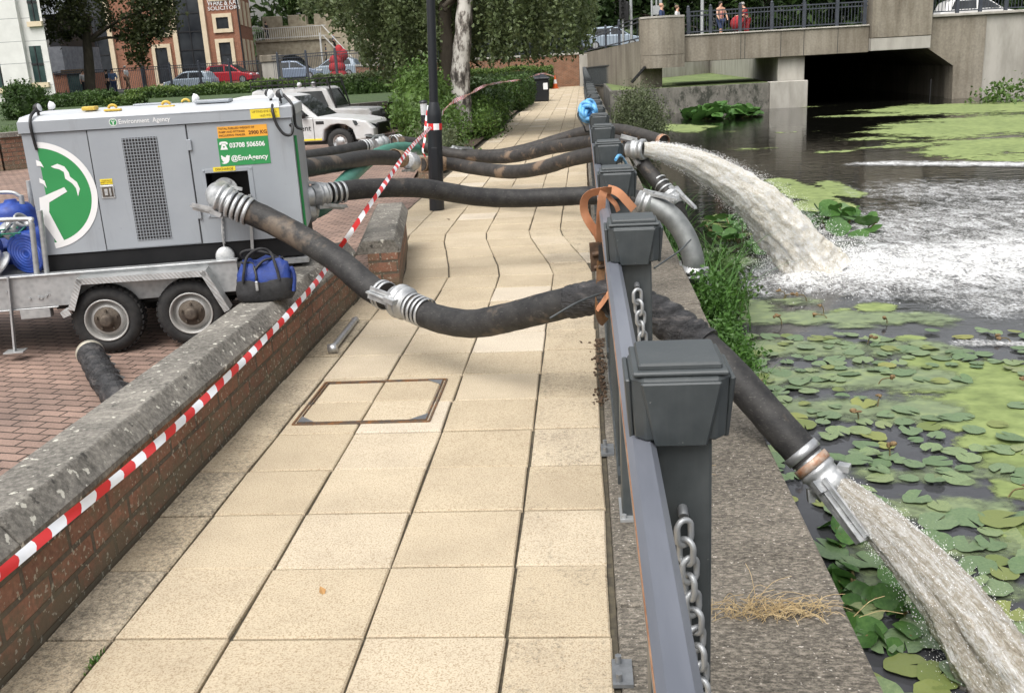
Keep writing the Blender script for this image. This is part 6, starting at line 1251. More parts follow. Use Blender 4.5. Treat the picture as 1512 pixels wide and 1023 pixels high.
def water_sheet(name, xs, ys, field, z, mat, label, cat, disp=None, lim=.06):
    X, Y = np.meshgrid(xs, ys); f = field(X, Y); Z = np.full_like(X, z)
    if disp is not None: Z = Z + disp(X, Y, f)
    nx = len(xs); keep = f > lim; q = keep[:-1, :-1] | keep[1:, :-1] | keep[:-1, 1:] | keep[1:, 1:]
    jj, ii = np.nonzero(q); F_ = np.stack([jj * nx + ii, jj * nx + ii + 1, (jj + 1) * nx + ii + 1, (jj + 1) * nx + ii], 1)
    used = np.unique(F_); mp = np.zeros(X.size, int); mp[used] = np.arange(len(used)); V = np.stack([X.ravel(), Y.ravel(), Z.ravel()], 1)[used]
    return npmesh(name, V, mp[F_], mat, origin=V.mean(0), attrs={'dens': f.ravel()[used]}, smooth=True, kind='stuff', label=label, cat=cat)
def cover_mat(name, cols, scale, stretch, lo, hi, rough, gain, detail=6, bump=.3, spec=.4):
    t = NT(name); v = t.co(stretch); n = t.noise(scale, detail, .68, vec=v, dist=.6); n2 = t.noise(scale * 7, 3, .6, vec=v)
    dn = t.attr('dens').outputs['Fac']
    a = t.math('ADD', t.math('ADD', t.math('MULTIPLY', n, .7), t.math('MULTIPLY', n2, .3)), t.math('MULTIPLY', t.math('SUBTRACT', dn, .5), gain))
    al = t.ramp(a, [(lo, 0), (hi, 1)]); t.set(t.ramp(t.math('ADD', t.math('MULTIPLY', n2, .6), t.math('MULTIPLY', n, .4)), cols), rough, spec=spec)
    t.bump(n2, bump, .02); tr = t.new('ShaderNodeBsdfTransparent'); mx = t.new('ShaderNodeMixShader'); t.link(al, mx.inputs[0]); t.link(tr.outputs[0], mx.inputs[1]); t.link(t.b.outputs[0], mx.inputs[2]); t.link(mx.outputs[0], t.out.inputs[0]); return t
cover_mat('foam_mat', [(.40, (.24, .245, .25)), (.49, (.52, .515, .50)), (.60, (.82, .84, .86))], 3.0, (1.5, .95, 1), .36, .82, .5, .68, 10)
cover_mat('duckweed_mat', [(.36, (.115, .15, .055)), (.50, (.19, .24, .085)), (.64, (.26, .315, .12))], .7, (1, 1.25, 1), .47, .55, .75, .62, 10, .4, .3)
cover_mat('algae_mat', [(.38, (.12, .15, .085)), (.52, (.17, .215, .115)), (.64, (.23, .28, .13))], .9, (1, 1.3, 1), .44, .60, .5, .7, 8, .3, .4)
foam_pts = [(1200, 408, .7, .9, 1.1)] + [(1240 + 34 * k, 402 - 2.6 * k, .85 + .07 * k, 1.25 + .10 * k, 1.12 - .015 * k) for k in range(12)]
halo = [(1280 + 40 * k, 345 - 5 * k, 1.4, 2.4, .62) for k in range(9)] + [(1380 + 45 * k, 285, 1.6, 2.2, .56) for k in range(6)] + [(1480, 445, 1., .9, .60), (1560, 430, 1.3, 1.3, .6), (1400, 440, .7, .6, .55), (1130, 425, .45, .7, .55)]
strip = [(1300 + 22 * k, 242 + .15 * k, .75, .40, .92) for k in range(12)] + [(1430 + 14 * k, 508 + .4 * k, .16, .10, .95) for k in range(10)]
ff = lambda X, Y: seg_field(X, Y, foam_pts + halo + strip)
def fdisp(X, Y, f):
    o = np.zeros_like(X); f = seg_field(X, Y, foam_pts + halo)
    for k, (a, b, c) in enumerate(((5.1, 3.7, .5), (9.3, 7.1, .28), (17, 15, .14), (2.3, 2.9, .5))): o += c * np.sin(X * a + 1.7 * np.sin(Y * b * .6 + k) + k) * np.sin(Y * b + 1.3 * np.sin(X * a * .5 + 2 * k))
    return (o + .9) * .075 * np.clip(f - .35, 0, 1)
water_sheet('foam', np.arange(.95, 13, .085), np.arange(6.6, 26, .095), ff, WZ + .014, 'foam_mat', 'white and grey foam spreading over the river from the jet', 'foam', fdisp)
geo = lambda a, b, n: a * (b / a) ** (np.arange(n) / (n - 1))
dk = [(1500, 680, .35, .35, .85), (1440, 610, .6, .5, .85), (1530, 800, .25, .35, .75), (1420, 560, .55, .55, 1.), (1490, 600, .6, .55, 1.), (1370, 535, .35, .3, .85), (1512, 560, .6, .6, 1.), (1500, 720, .25, .25, .75), (1300, 455, .28, .25, .8), (1240, 462, .3, .2, .6), (1340, 500, .2, .12, .8), (1450, 655, .3, .3, .6), (1560, 640, .7, .6, .9), (1190, 285, .55, 1.7, 1.0), (1215, 305, .6, 1.2, 1.0), (1240, 280, .4, 1.6, .9), (1160, 272, .5, 1.5, .75), (1070, 330, .6, 1.5, .62), (1100, 345, .6, 1.2, .6), (1090, 270, .5, 1.2, .55), (1010, 190, .8, 2.6, .95), (985, 188, .6, 2.2, .9), (1045, 187, .5, 1.2, .6)]
dfar = [(1512, 160, 6, 5, .66), (1400, 200, 5, 3, .56), (1512, 230, 3, 2.5, .62), (1512, 180, 3.6, 3.5, 1.05), (1440, 190, 3.2, 2.6, .95), (1500, 215, 2.6, 2.6, .95), (1380, 185, 2.4, 1.8, .85), (1300, 170, 2., 1.3, .72), (1240, 172, 1.6, 1., .66), (1440, 225, 2., 1.4, .75), (1350, 215, 2., 1., .66), (1290, 205, 2., .9, .62), (1420, 160, 4.5, 4., .85), (1330, 163, 2., 1.4, .74), (1200, 158, 1.2, .8, .55), (1110, 220, 1.2, .8, .55), (1230, 225, 1.6, .7, .5), (1080, 195, 1.5, .9, .45), (1180, 195, 2., .8, .42)]
water_sheet('duckweed', np.arange(.83, 8., .06), np.concatenate([np.arange(3.0, 12, .06), np.arange(12, 24, .12), np.arange(24, 42, .3)]), lambda X, Y: seg_field(X, Y, dk) - .9 * np.clip(seg_field(X, Y, foam_pts + strip) - .3, 0, 1), WZ + .007, 'duckweed_mat', 'bright yellow-green duckweed mats floating near the quay', 'duckweed')
water_sheet('duckweed', np.arange(3, 32, .2), np.concatenate([np.arange(18, 60, .3), np.arange(60, 130, 1.)]), lambda X, Y: seg_field(X, Y, dfar), WZ + .005, 'duckweed_mat', 'broad green duckweed sheets before and beyond the bridge', 'duckweed')
al = [(1130 + 60 * (k % 5), 470 + 45 * (k // 5), .45, .40, .78) for k in range(20)] + [(1300 + 60 * (k % 4), 700 + 55 * (k // 4), .30, .26, .60) for k in range(16)] + [(1080, 430, .4, .7, .7), (1110, 455, .4, .6, .7), (1180, 445, .5, .4, .6), (1260, 480, .5, .4, .6), (1200, 700, .3, .3, .5), (1060, 370, .4, 1., .7), (1090, 390, .4, .8, .65)]
water_sheet('algae_scum', np.arange(.83, 6.5, .06), np.arange(3.2, 13, .06), lambda X, Y: seg_field(X, Y, al) - .9 * np.clip(seg_field(X, Y, foam_pts + strip + halo) - .25, 0, 1), WZ + .010, 'algae_mat', 'dull green weed film between the lily pads', 'algae')
# lily pads, one by one
leaf_mat('pad_green', (.105, .160, .085), (.155, .22, .115), (.21, .27, .14), 6, .36, .1, .28); leaf_mat('pad_yellow', (.15, .19, .06), (.20, .23, .075), (.16, .20, .08), 6, .42, .1, .25); leaf_mat('lily_leaf', (.040, .10, .025), (.065, .15, .035), (.10, .20, .05), 3, .38, .25)
def pad_mesh(seed, cup, notch):
    r_ = random.Random(seed); n_ = 30; V = [(0, 0, .0)]; F_ = []
    for ring_ in (.5, 1.):
        for k in range(n_):
            a = notch + (2 * math.pi - 2 * notch) * k / (n_ - 1); rr = ring_ * (1 + .06 * math.sin(3 * a + seed) + .035 * math.sin(7 * a + 2 * seed) + r_.uniform(-.035, .025)) * (1.08 if abs(a - math.pi) < 2.2 else 1.)
            V.append((rr * math.cos(a), rr * .86 * math.sin(a), cup * ring_ ** 2 * (.5 + .9 * math.sin(2 * a + seed)) + .010 * math.sin(a * 9) * ring_))
    for k in range(n_ - 1): F_ += [(0, 1 + k, 2 + k), (1 + k, 1 + n_ + k, 2 + n_ + k, 2 + k)]
    m = MB(); m.add(V, F_, 0, True); return m
protos = []
for s_ in range(6):
    for mt in ('pad_green', 'pad_yellow'):
        o = pad_mesh(s_ * 1.7 + 1, (.01, .03, -.015, .08, .02, .13)[s_], (.10, .22, .16, .3, .12, .2)[s_]).build('lily_pad', mt, fix=False); protos.append(o.data); bpy.data.objects.remove(o)
def padlab(o): o['label'] = 'flat notched green lily pad floating on dark water beside the quay'; o['category'] = 'lily pad'; o['group'] = 'lily pads beside the quay'
placed = []; random.seed(21); tries = 0
def fv(p, x, y): return float(seg_field(np.array([[x]]), np.array([[y]]), p)[0, 0])
while len(placed) < 292 and tries < 26000:
    tries += 1; y = 3.1 + 5.6 * random.random() ** 1.1; x = .90 + (3.4 + .1 * y) * random.random() ** 1.1
    qx = F * (x * RM[0, 0] + y * RM[1, 0] + (WZ - H) * RM[2, 0]) / -(x * RM[0, 2] + y * RM[1, 2] + (WZ - H) * RM[2, 2]) + CX
    if qx > 1540 or fv(foam_pts + strip[12:], x, y) > .3 or (x - pl[0]) ** 2 + (y - pl[1]) ** 2 < .8: continue
    if fv(dk[:10], x, y) > .75 and random.random() < .7: continue
    r = random.uniform(.055, .120) * (1.04 if y < 5.0 else .84)
    if mn.noise(Vector((x * 1.1, y * 1.1, 3))) < -.30: continue
    if any((x - a) ** 2 + (y - b) ** 2 < (.62 * (r + c)) ** 2 for a, b, c in placed): continue
    placed.append((x, y, r)); me = protos[random.randrange(6) * 2 + (1 if random.random() < .2 else 0)]
    o = bpy.data.objects.new('lily_pad', me); o.location = (x, y, WZ + random.uniform(.014, .028)); o.rotation_euler = (random.gauss(0, .05), random.gauss(0, .05), random.uniform(0, 6.28)); o.scale = (r, r, r); padlab(o); COL.objects.link(o)
# dry seed heads and bent stalks among the pads
simple('dry_stalk', (.09, .075, .03), (.17, .12, .05), 20, .8); simple('bud_brown', (.10, .062, .03), (.24, .16, .075), 30, .8)
for k in range(46):
    y = 3.6 + 6.6 * random.random(); x = 1.0 + (4.2) * random.random()
    if fv(foam_pts + strip[12:], x, y) > .3: continue
    m = MB(); h = random.uniform(.015, .07); dx, dy = random.gauss(0, .06), random.gauss(0, .05); m.tube(cr([(0, 0, -.02), (dx * .3, dy * .3, h * .7), (dx, dy, h)], 4), .005, 5)
    for q in range(random.randint(2, 4)): m.ball((dx + random.gauss(0, .014), dy + random.gauss(0, .014), h + random.gauss(.005, .008)), (random.uniform(.010, .028), random.uniform(.010, .022), random.uniform(.008, .018)), 7, 5, 1)
    o = m.build('seed_head', ['dry_stalk', 'bud_brown'], origin=(0, 0, 0)); o.location = (x, y, WZ + .02); o['label'] = 'small brown withered seed head standing among the lily pads'; o['category'] = 'seed head'; o['group'] = 'withered seed heads among the pads'
def lily_clump(name, label, c, r, n_, size, up=.22):
    m = MB(); th = thing(name, label, 'water plant', c)
    V, F_ = [], []
    for k in range(n_):
        a, q = random.uniform(0, 6.28), random.random() ** .5; x, y = c[0] + r[0] * q * math.cos(a), c[1] + r[1] * q * math.sin(a); z = c[2] + up * (1 - q * .7) * random.uniform(.3, 1); s_ = size * random.uniform(.6, 1.2)
        M_ = Matrix.Translation((x, y, z)) @ Matrix.Rotation(random.uniform(0, 6.28), 4, 'Z') @ Matrix.Rotation(random.uniform(.15, .9), 4, 'X'); o_ = len(V); nn = 12
        V.append(M_ @ Vector((0, 0, 0)))
        for j in range(nn): t_ = 2 * math.pi * j / nn; rr = s_ * (.72 + .28 * math.cos(t_)) * (1 + .06 * math.sin(5 * t_ + k)); V.append(M_ @ Vector((rr * math.cos(t_) + s_ * .2, rr * .9 * math.sin(t_), .14 * s_ * abs(math.sin(t_)) + .05 * s_ * math.sin(3 * t_ + k))))
        for j in range(nn): F_.append((o_, o_ + 1 + j, o_ + 1 + (j + 1) % nn))
        m.tube([(x, y, z), (c[0] + (x - c[0]) * .7, c[1] + (y - c[1]) * .7, c[2] - .05)], .008, 4, 1)
    m.add(V, F_, 0, True); m.build('leaves', ['lily_leaf', 'dry_stalk'], th, fix=False); return th
random.seed(31)
lily_clump('water_lily', 'clump of raised dark lily leaves right behind the white jet', G(1238, 335, WZ), (.55, 1.0), 46, .20, .34)
lily_clump('water_lily', 'broad clump of glossy leaves on the water beyond the grey bush', G(1065, 172, WZ), (1.5, 2.2), 90, .42, .55)
lily_clump('water_lily', 'big upright lily leaves crowding the quay foot near the lower stream', G(1290, 900, WZ), (.18, .40), 26, .11, .10)
lily_clump('water_lily', 'raised leaves by the quay wall right of the stone joint grass', G(1240, 790, WZ), (.12, .2), 9, .11, .08)
lily_clump('water_lily', 'dark leaf clump between the reeds and the white jet', G(1105, 350, WZ), (.62, 1.5), 80, .15, .30)
# ------------------------------------------------------------------ trees, hedges, weeds
leaf_mat('birch_leaf', (.048, .070, .026), (.10, .135, .052), (.19, .235, .11), 2.2, .4, .35); leaf_mat('tree_leaf', (.022, .045, .014), (.042, .078, .022), (.075, .12, .033), .35); leaf_mat('bronze_leaf', (.030, .042, .016), (.060, .072, .026), (.095, .10, .038), .5)
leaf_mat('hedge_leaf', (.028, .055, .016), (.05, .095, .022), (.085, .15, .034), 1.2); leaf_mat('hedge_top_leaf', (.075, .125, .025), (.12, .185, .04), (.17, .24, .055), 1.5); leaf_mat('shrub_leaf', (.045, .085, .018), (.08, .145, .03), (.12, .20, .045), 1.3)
leaf_mat('olive_leaf', (.060, .085, .038), (.10, .125, .060), (.15, .175, .09), 2.); leaf_mat('weed_leaf', (.034, .085, .014), (.06, .14, .025), (.10, .20, .04), 3); leaf_mat('reed_leaf', (.035, .09, .018), (.06, .14, .028), (.10, .20, .045), 3, .4)
t = NT('birch_bark'); v = t.co((1, 1, .55)); n = t.noise(3.2, 6, .7, vec=v); n2 = t.noise(9, 5, .7, vec=t.co((1, 1, .35)))
t.set(t.ramp(t.math('ADD', t.math('MULTIPLY', n, .6), t.math('MULTIPLY', n2, .4)), [(.44, (.035, .03, .026)), (.50, (.20, .18, .16)), (.54, (.50, .48, .44)), (.7, (.60, .58, .54))]), .8); t.bump(n2, .6, .03)
simple('bark', (.045, .037, .028), (.085, .07, .052), 6, .9, bump=.8, bscale=12, bd=.03, stretch=(1, 1, .3))
def foliage(name, P, size, mat, par=None, **k):
    V, Fq = leaf_geo(P, size, k.pop('up_', .3), k.pop('asp', .6), k.pop('droop', 0)); return npmesh(name, V, Fq, mat, par, **k)
def limbs(mb, base, top, r, crown, n_, rnd):
    mb.tube(cr([base, (np.array(base) * .6 + np.array(top) * .4) + rng.normal(size=3) * r * .3, top], 5), np.linspace(r, r * .35, 11), 10)
    for k in range(n_):
        a = np.array(base) + (np.array(top) - np.array(base)) * rng.uniform(.45, .95); e = np.array(crown[0]) + rng.normal(size=3) * np.array(crown[1]) * .45; mb.tube(cr([a, (a + e) / 2 + np.array([0, 0, .1 * r]), e], 4), np.linspace(r * .35, r * .08, 9), 6)
def tree(name, label, base, h, crown_c, crown_r, mat, k, per, sig, size, r=.25, group=None, cat='tree'):
    th = thing(name, label, cat, base, 0, group); m = MB(); limbs(m, base, (base[0], base[1], base[2] + h), r, (crown_c, crown_r), 7, 0); m.build('trunk', 'bark', th)
    foliage('crown', clumps(crown_c, crown_r, k, per, sig), size, mat, th); return th
# tree before the brick office
b = D(130, 128, 60); cc = D(160, -4, 60)
th = thing('street_tree', 'dark bronze-leaved tree in front of the brick office', 'tree', b); m = MB(); tp = D(128, 20, 60); m.tube(cr([(b[0], 60, .6), D(131, 90, 60), D(128, 55, 60), tp], 5), np.linspace(.34, .20, 16), 10)
for e in ((90, 10), (180, 40), (240, 10), (205, 70), (80, 50)): m.tube(cr([D(129, 62, 60), D((129 + e[0]) / 2, (50 + e[1]) / 2 - 4, 60.5), D(*e, 60.5)], 4), np.linspace(.13, .03, 9), 6)
m.build('trunk', 'bark', th)
P = np.concatenate([clumps(cc, (4.3, 3., 2.4), 125, 70, .30), clumps(D(215, 50, 59.5), (1.5, 1.5, 1.0), 34, 45, .28), clumps(D(205, 78, 59.5), (.7, .8, .6), 9, 40, .22), clumps(D(88, 40, 59.5), (.9, 1., .7), 12, 45, .25), clumps(D(240, 22, 59.5), (1.2, 1.2, 1.), 26, 45, .28), clumps(D(100, 55, 60), (.5, .6, .3), 4, 40, .2)])
foliage('crown', P, .24, 'bronze_leaf', th)
# weeping birch beside the path
bb = np.array([-3.0, 24.2, .05]); th = thing('weeping_birch', 'weeping birch with twin white and dark trunks and curtains of hanging leaves', 'tree', bb); m = MB()
m.tube(cr([D(684, 195, 24), D(681, 150, 24), D(680, 100, 24), D(684, 50, 24), D(687, 0, 24), D(690, -60, 24)], 6), [.26 - .003 * i + .012 * math.sin(i * 1.3) for i in range(31)], 14); m.build('trunk', 'birch_bark', th)
m = MB(); m.tube(cr([D(664, 195, 24.6), D(662, 150, 24.6), D(661, 90, 24.6), D(655, 0, 24.7), D(648, -60, 24.8)], 6), [.20 - .002 * i + .01 * math.sin(i * 1.7) for i in range(25)], 12)
tops = []
for k in range(26):
    e = np.array([rng.uniform(-5.9, .5), rng.uniform(23.4, 28.5), rng.uniform(3.6, 6.4)]); s_ = D(684 if k % 2 else 655, rng.uniform(-60, 20), 24.2); m.tube(cr([s_, (s_ + e) / 2 + np.array([0, 0, .5]), e], 4), np.linspace(.07, .012, 9), 5); tops.append(e)
m.build('dark_stem', 'bark', th)
PP = []
bot = [(445, 12), (480, 22), (505, 42), (525, 72), (545, 104), (568, 122), (600, 118), (640, 108), (680, 92), (720, 96), (760, 92), (800, 82), (840, 88), (870, 60)]
bxs = [p[0] for p in bot]; bys = [p[1] for p in bot]
for k in range(520):
    qx = rng.uniform(445, 876); y = rng.uniform(24.6, 29) if abs(qx - 673) < 32 else rng.uniform(23.2, 29); x = D(qx, 60, y)[0]; zb = D(qx, np.interp(qx, bxs, bys) + rng.normal() * 7, y)[2]
    if rng.uniform() < .30: zb += rng.uniform(0, 1.4)
    zt = rng.uniform(max(zb + .5, 3.4), 6.2); n_ = int((zt - zb) * rng.uniform(14, 62)); u = rng.uniform(0, 1, n_) ** .9; z = zb + (zt - zb) * u
    sw = (.035 + .12 * u) * (.6 + .8 * rng.uniform()); PP.append(np.stack([x + rng.normal(size=n_) * sw + .12 * np.sin(z * 2 + k), y + rng.normal(size=n_) * sw, z], 1))
PP = np.concatenate(PP); foliage('crown', PP, .115, 'birch_leaf', th, droop=.6, asp=.65, up_=.05)
# background trees
bgt = [(-30, 122, 9, 'tall dense dark tree behind the stone walkway, left'), (-21, 120, 10, 'tall dense dark tree behind the stone steps'), (-12, 118, 10, 'dense tree glimpsed behind the birch crown, left'), (-4, 116, 9.5, 'dense tree glimpsed behind the birch crown, right'), (3.5, 92, 8, 'green tree behind the traffic signals'), (10, 96, 9, 'dark tree behind the bridge railing, left of the woman'), (17, 94, 9, 'dark tree behind the bridge railing beside the person in red'), (24, 98, 9.5, 'dark tree behind the bridge above the white car'), (32, 94, 9.5, 'dark tree behind the tall right pilaster'), (40, 96, 10, 'dark tree at the right edge beyond the bridge'), (48, 98, 10, 'dark tree furthest right beyond the road')]
for x, y, r, lab in bgt:
    tree('background_tree', lab, (x, y, 1.5), 6, (x, y, 10.5), (r * .68, 4, 10.), 'tree_leaf', 200, 48, .8, .68, .4, 'trees beyond the road and bridge')
fb = np.concatenate([np.stack([rng.uniform(-45, 75, 9000), rng.uniform(124, 130, 9000), rng.uniform(1, 26, 9000)], 1)])
foliage('distant_wood', fb, 1.5, 'tree_leaf', origin=(10, 126, 1), kind='stuff', label='dark mass of distant woodland closing the view', cat='woodland')
# clipped bushes and hedges
def hedge(name, label, c, hx, hy, hz, rz, mat, size, n_, cat='hedge', topmat=None, jit=.06, group=None):
    """clipped box hedge: c = centre of the foot"""
    th = thing(name, label, cat, c, rz, group); M_ = np.array(wm(th)); u = rng.uniform(-1, 1, (n_, 3)); f = rng.integers(0, 5, n_); u[f == 0, 0] = 1; u[f == 1, 0] = -1; u[f == 2, 1] = -1; u[f == 3, 1] = 1; u[f == 4, 2] = 1
    rd = .25; P = u * np.array([hx, hy, hz / 2]) + np.array([0, 0, hz / 2]) + rng.normal(size=(n_, 3)) * jit
    e = np.clip(np.abs(u).sum(1) - 2.2, 0, 1)[:, None]; P = P * (1 - .12 * e * np.array([1, 1, 0])); P[:, 2] -= .12 * hz * e[:, 0] * (u[:, 2] > 0); P += .05 * np.sin(P[:, [1, 2, 0]] * 2.3)
    W = P @ M_[:3, :3].T + M_[:3, 3]
    foliage('foliage', W, size, mat, th)
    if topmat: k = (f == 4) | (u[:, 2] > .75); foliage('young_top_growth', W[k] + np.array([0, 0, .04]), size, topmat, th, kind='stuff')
    m = MB(); m.box((-hx * .86, -hy * .86, 0), (hx * .86, hy * .86, hz * .88)); m.build('inner_growth', mat, th, local=True, bevel=min(hx, hy) * .2); return th
def bush(name, label, c, r, mat, size, k, per, sig, cat='bush', core=True):
    th = thing(name, label, cat, (c[0], c[1], c[2] - r[2])); foliage('foliage', clumps(c, r, k, per, sig, .6, 1.), size, mat, th)
    if core: m = MB(); m.ball(c, tuple(x * .78 for x in r), 14, 9); m.build('inner_growth', mat, th)
    return th
c = D(40, 158, 30); bush('clipped_bush', 'round clipped laurel bush beside the white office block', (c[0], 30, 1.22), (.72, .7, .78), 'hedge_leaf', .10, 240, 26, .075)
c = D(127, 152, 40); hedge('clipped_hedge', 'low rounded dark hedge right of the round laurel', (c[0] - .2, 40, .8), 1.25, .8, .62, 0, 'hedge_leaf', .11, 7000)
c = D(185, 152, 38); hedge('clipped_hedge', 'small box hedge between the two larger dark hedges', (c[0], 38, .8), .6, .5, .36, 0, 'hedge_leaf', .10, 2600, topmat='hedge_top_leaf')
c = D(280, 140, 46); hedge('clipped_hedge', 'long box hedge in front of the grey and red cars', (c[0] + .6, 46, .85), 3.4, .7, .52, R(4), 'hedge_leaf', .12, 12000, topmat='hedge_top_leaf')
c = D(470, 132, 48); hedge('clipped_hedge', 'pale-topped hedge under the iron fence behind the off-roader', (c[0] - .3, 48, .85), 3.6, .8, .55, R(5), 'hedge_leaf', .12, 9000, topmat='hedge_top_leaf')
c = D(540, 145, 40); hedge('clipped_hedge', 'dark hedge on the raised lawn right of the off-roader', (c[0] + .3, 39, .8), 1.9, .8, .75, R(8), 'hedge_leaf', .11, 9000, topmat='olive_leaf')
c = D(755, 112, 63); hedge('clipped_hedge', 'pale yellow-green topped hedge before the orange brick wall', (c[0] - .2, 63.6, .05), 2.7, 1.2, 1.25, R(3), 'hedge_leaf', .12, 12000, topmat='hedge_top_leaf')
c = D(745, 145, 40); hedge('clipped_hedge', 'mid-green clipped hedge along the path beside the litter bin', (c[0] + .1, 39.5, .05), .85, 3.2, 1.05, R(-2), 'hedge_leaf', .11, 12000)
bush('shrub', 'large leafy green shrub left of the birch trunk', (-3.62, 22.6, .85), (.62, 1.8, .95), 'shrub_leaf', .10, 270, 26, .12)
bush('shrub', 'green shrub with arching tips behind the lamp post', (-2.95, 20.2, .45), (.50, 1.4, .55), 'shrub_leaf', .085, 170, 26, .12)
bush('shrub', 'silvery olive low shrub at the foot of the lamp post bed', (-2.72, 18.2, .36), (.42, .9, .38), 'olive_leaf', .06, 120, 30, .09)
bush('shrub', 'low spreading green shrub right of the birch trunk beside the path', (-2.55, 25.8, .40), (.52, 2.6, .50), 'shrub_leaf', .085, 230, 28, .13)
bush('shrub', 'rounded green shrub between birch and hedge under the slack tape', (-2.95, 31.0, .55), (.75, 2.6, .65), 'hedge_leaf', .10, 240, 26, .13)
bush('shrub', 'tall green shrub behind the birch trunk at the bed back', (-3.7, 28.0, .8), (.9, 1.6, .95), 'shrub_leaf', .10, 200, 26, .14)
bush('shrub', 'bright leafy shrub behind the planter kerb nearest the pickup', (-3.95, 26.0, .65), (.45, 1.5, .7), 'hedge_leaf', .10, 180, 26, .12)
cb = D(942, 165, 23); bush('grey_bush', 'feathery grey-green bush growing out of the quay wall by the railing', (1.30, 23.3, .10), (.62, .9, .95), 'olive_leaf', .055, 420, 34, .12, core=False)
# sprouting plants on the right bank
bush('bank_weeds', 'green weeds at the foot of the right wing wall', tuple(G(1490, 150, WZ) + np.array([1, 0, .1])), (2.4, 1.6, .55), 'shrub_leaf', .20, 60, 24, .25, core=False)
bush('bank_weeds', 'climbing weeds on the pale right wing wall', (19.6, 43.7, 1.0), (.7, .25, 1.1), 'olive_leaf', .14, 40, 18, .16, core=False)
# reeds and weeds along the quay
def blades(name, label, bases, h, wd, lean, mat, cat='reeds', kind=None, dirn=None):
    V, Fq = [], []
    for b in bases:
        hh = h * rng.uniform(.55, 1.1); a = rng.uniform(0, 6.28); l = lean * rng.uniform(.3, 1.2) * hh; ax = np.array([math.cos(a), math.sin(a), 0]); sd = np.array([-ax[1], ax[0], 0]); o = len(V); ns = 5
        if dirn is not None: ax = ax * .6 + np.array(dirn)
        for k in range(ns + 1):
            t_ = k / ns; c = np.array(b) + ax * l * t_ ** 2.2 + np.array([0, 0, hh * (t_ - .35 * lean * t_ ** 3)]); w_ = wd * (1 - t_ ** 1.8) * .5 + .0004; V += [c - sd * w_, c + sd * w_]
        Fq += [(o + 2 * k, o + 2 * k + 1, o + 2 * k + 3, o + 2 * k + 2) for k in range(ns)]
    return npmesh(name, V, Fq, mat, origin=np.mean(bases, 0), smooth=True, label=label, cat=cat, kind=kind)
def around(c, sx_, sy_, n_): return [np.array([c[0] + rng.normal() * sx_, c[1] + rng.normal() * sy_, c[2]]) for _ in range(n_)]
blades('reed_clump', 'tall green sedge blades right of the metal elbow', around((1.10, 8.9, WZ), .11, .42, 200), .95, .022, .75, 'reed_leaf')
blades('reed_clump', 'sedge clump arching out beneath the white jet', around((1.35, 10.5, WZ), .14, .38, 150), .80, .022, .8, 'reed_leaf'); blades('reed_clump', 'sedge tuft by the coping behind the bent hose', around((1.0, 11.8, WZ), .10, .4, 120), .95, .02, .7, 'reed_leaf'); blades('reed_clump', 'tall sedge farther along the wall beneath the open outlet', around((1.05, 13.6, WZ), .14, .45, 130), 1.0, .022, .7, 'reed_leaf'); bush('quay_weeds', 'dark leafy weeds among the sedge at the foot of the quay', (1.25, 10.0, -.52), (.30, 1.1, .26), 'hedge_leaf', .06, 130, 26, .09, core=False)
bush('quay_weeds', 'leafy bright green weeds below the elbow outlet', (1.02, 8.0, -.45), (.16, .5, .42), 'weed_leaf', .05, 120, 30, .07, core=False)
bush('quay_weeds', 'mass of small-leaved weeds hugging the quay wall above the pads', (.99, 6.7, -.48), (.13, .75, .36), 'weed_leaf', .042, 170, 34, .06, core=False)
blades('grass_tuft', 'thin green grass stems rising through the quay weeds', around((1.0, 6.9, -.6), .07, .5, 120), .55, .008, .5, 'weed_leaf', 'grass', 'stuff')
simple('straw', (.38, .27, .13), (.52, .40, .22), 20, .85)
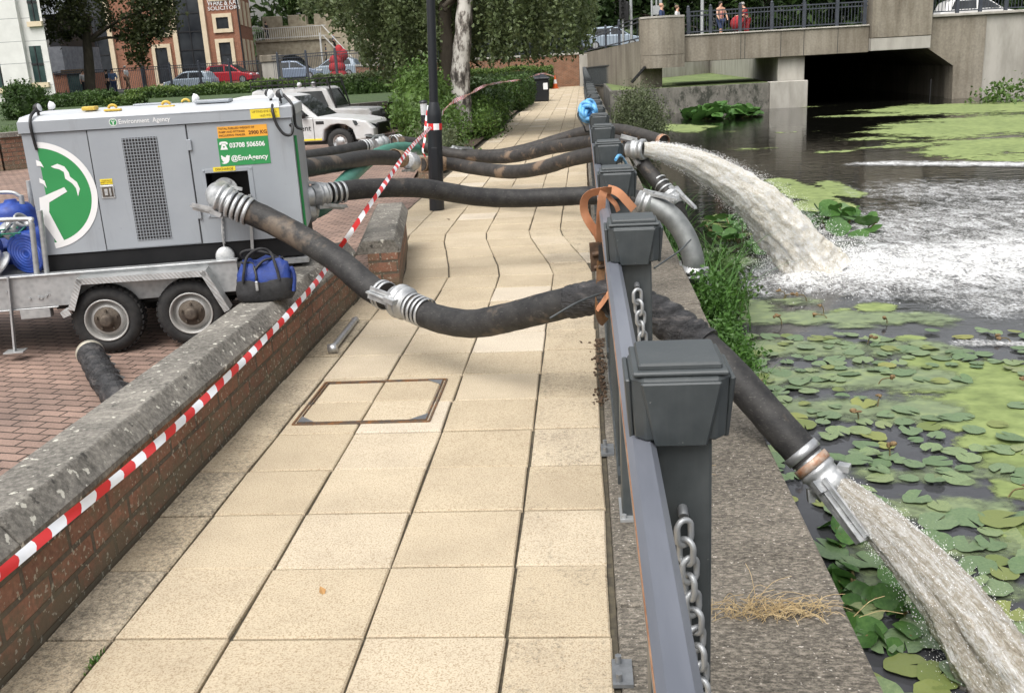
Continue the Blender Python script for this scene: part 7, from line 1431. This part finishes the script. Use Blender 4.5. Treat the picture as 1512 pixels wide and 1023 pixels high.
def straw(name, label, c, sx_, sy_, n_, h):
    m = MB()
    for k in range(n_):
        b_ = np.array([c[0] + rng.normal() * sx_, c[1] + rng.normal() * sy_, .0]); a = rng.uniform(0, 6.28); l = h * rng.uniform(.5, 1.8); e = b_ + np.array([math.cos(a) * l * 1.3, math.sin(a) * l * .7, h * rng.uniform(.05, .8)]); m.tube(cr([b_, (b_ + e) / 2 + np.array([0, 0, h * .3]), e], 3), .0011, 3)
    return m.build(name, 'straw', origin=c, label=label, cat='dry grass', fix=False)
straw('dry_grass', 'tuft of dry straw-coloured grass in the quay coping joint', (.58, 2.87, 0), .10, .022, 170, .06); straw('dry_grass', 'small pale dry tuft on the coping past the nearest post', (.42, 3.98, 0), .012, .02, 26, .055)
g_ = straw('dry_grass', 'single tall dry stem with thin litter near the coping edge', (.50, 2.93, 0), .02, .01, 9, .11)
blades('moss_tuft', 'tiny green moss tuft in the slab joint near the brick wall', around((-1.640, 2.62, -.002), .006, .03, 40), .022, .006, .6, 'weed_leaf', 'moss')
# fallen leaves and dirt on the slabs
simple('dead_leaf', (.38, .20, .07), (.50, .30, .12), 30, .8); simple('dark_leaf', (.05, .03, .018), (.10, .06, .03), 30, .8)
def litter(label, px_, py_, s_, mat): 
    g = G(px_, py_); V, Fq = leaf_geo(np.array([g + np.array([0, 0, .008])]), s_, 40, .7); npmesh('fallen_leaf', V, Fq, mat, origin=g, label=label, cat='leaf')
litter('small orange-brown leaf lying alone on a near slab', 476, 875, .035, 'dead_leaf'); litter('dark curled leaf on the slabs beyond the bend', 662, 325, .07, 'dark_leaf'); litter('dark scrap of leaf by the railing under the strap', 858, 507, .05, 'dark_leaf')
m = MB(); random.seed(9)
for k in range(150):
    y = random.uniform(4.9, 6.2); x = .055 + random.gauss(0, .022); m.ball((x, y, .003), (random.uniform(.004, .014),) * 2 + (random.uniform(.003, .010),), 5, 4)
m.build('dirt_debris', 'dark_leaf', origin=(.05, 5.5, 0), kind='stuff', label='crumbs of dark soil and leaf litter along the coping joint', cat='debris')
blades('lawn_grass', 'short rough grass on the raised lawn edge by the laurel', [np.array([rng.uniform(-22, -11), 0, .78]) for _ in range(900)] if False else [np.array([x, 13 + (x + 40) * .331 + rng.uniform(.1, 6), .78]) for x in rng.uniform(-22, -13.5, 2600)], .12, .02, .5, 'shrub_leaf', 'grass', 'stuff')
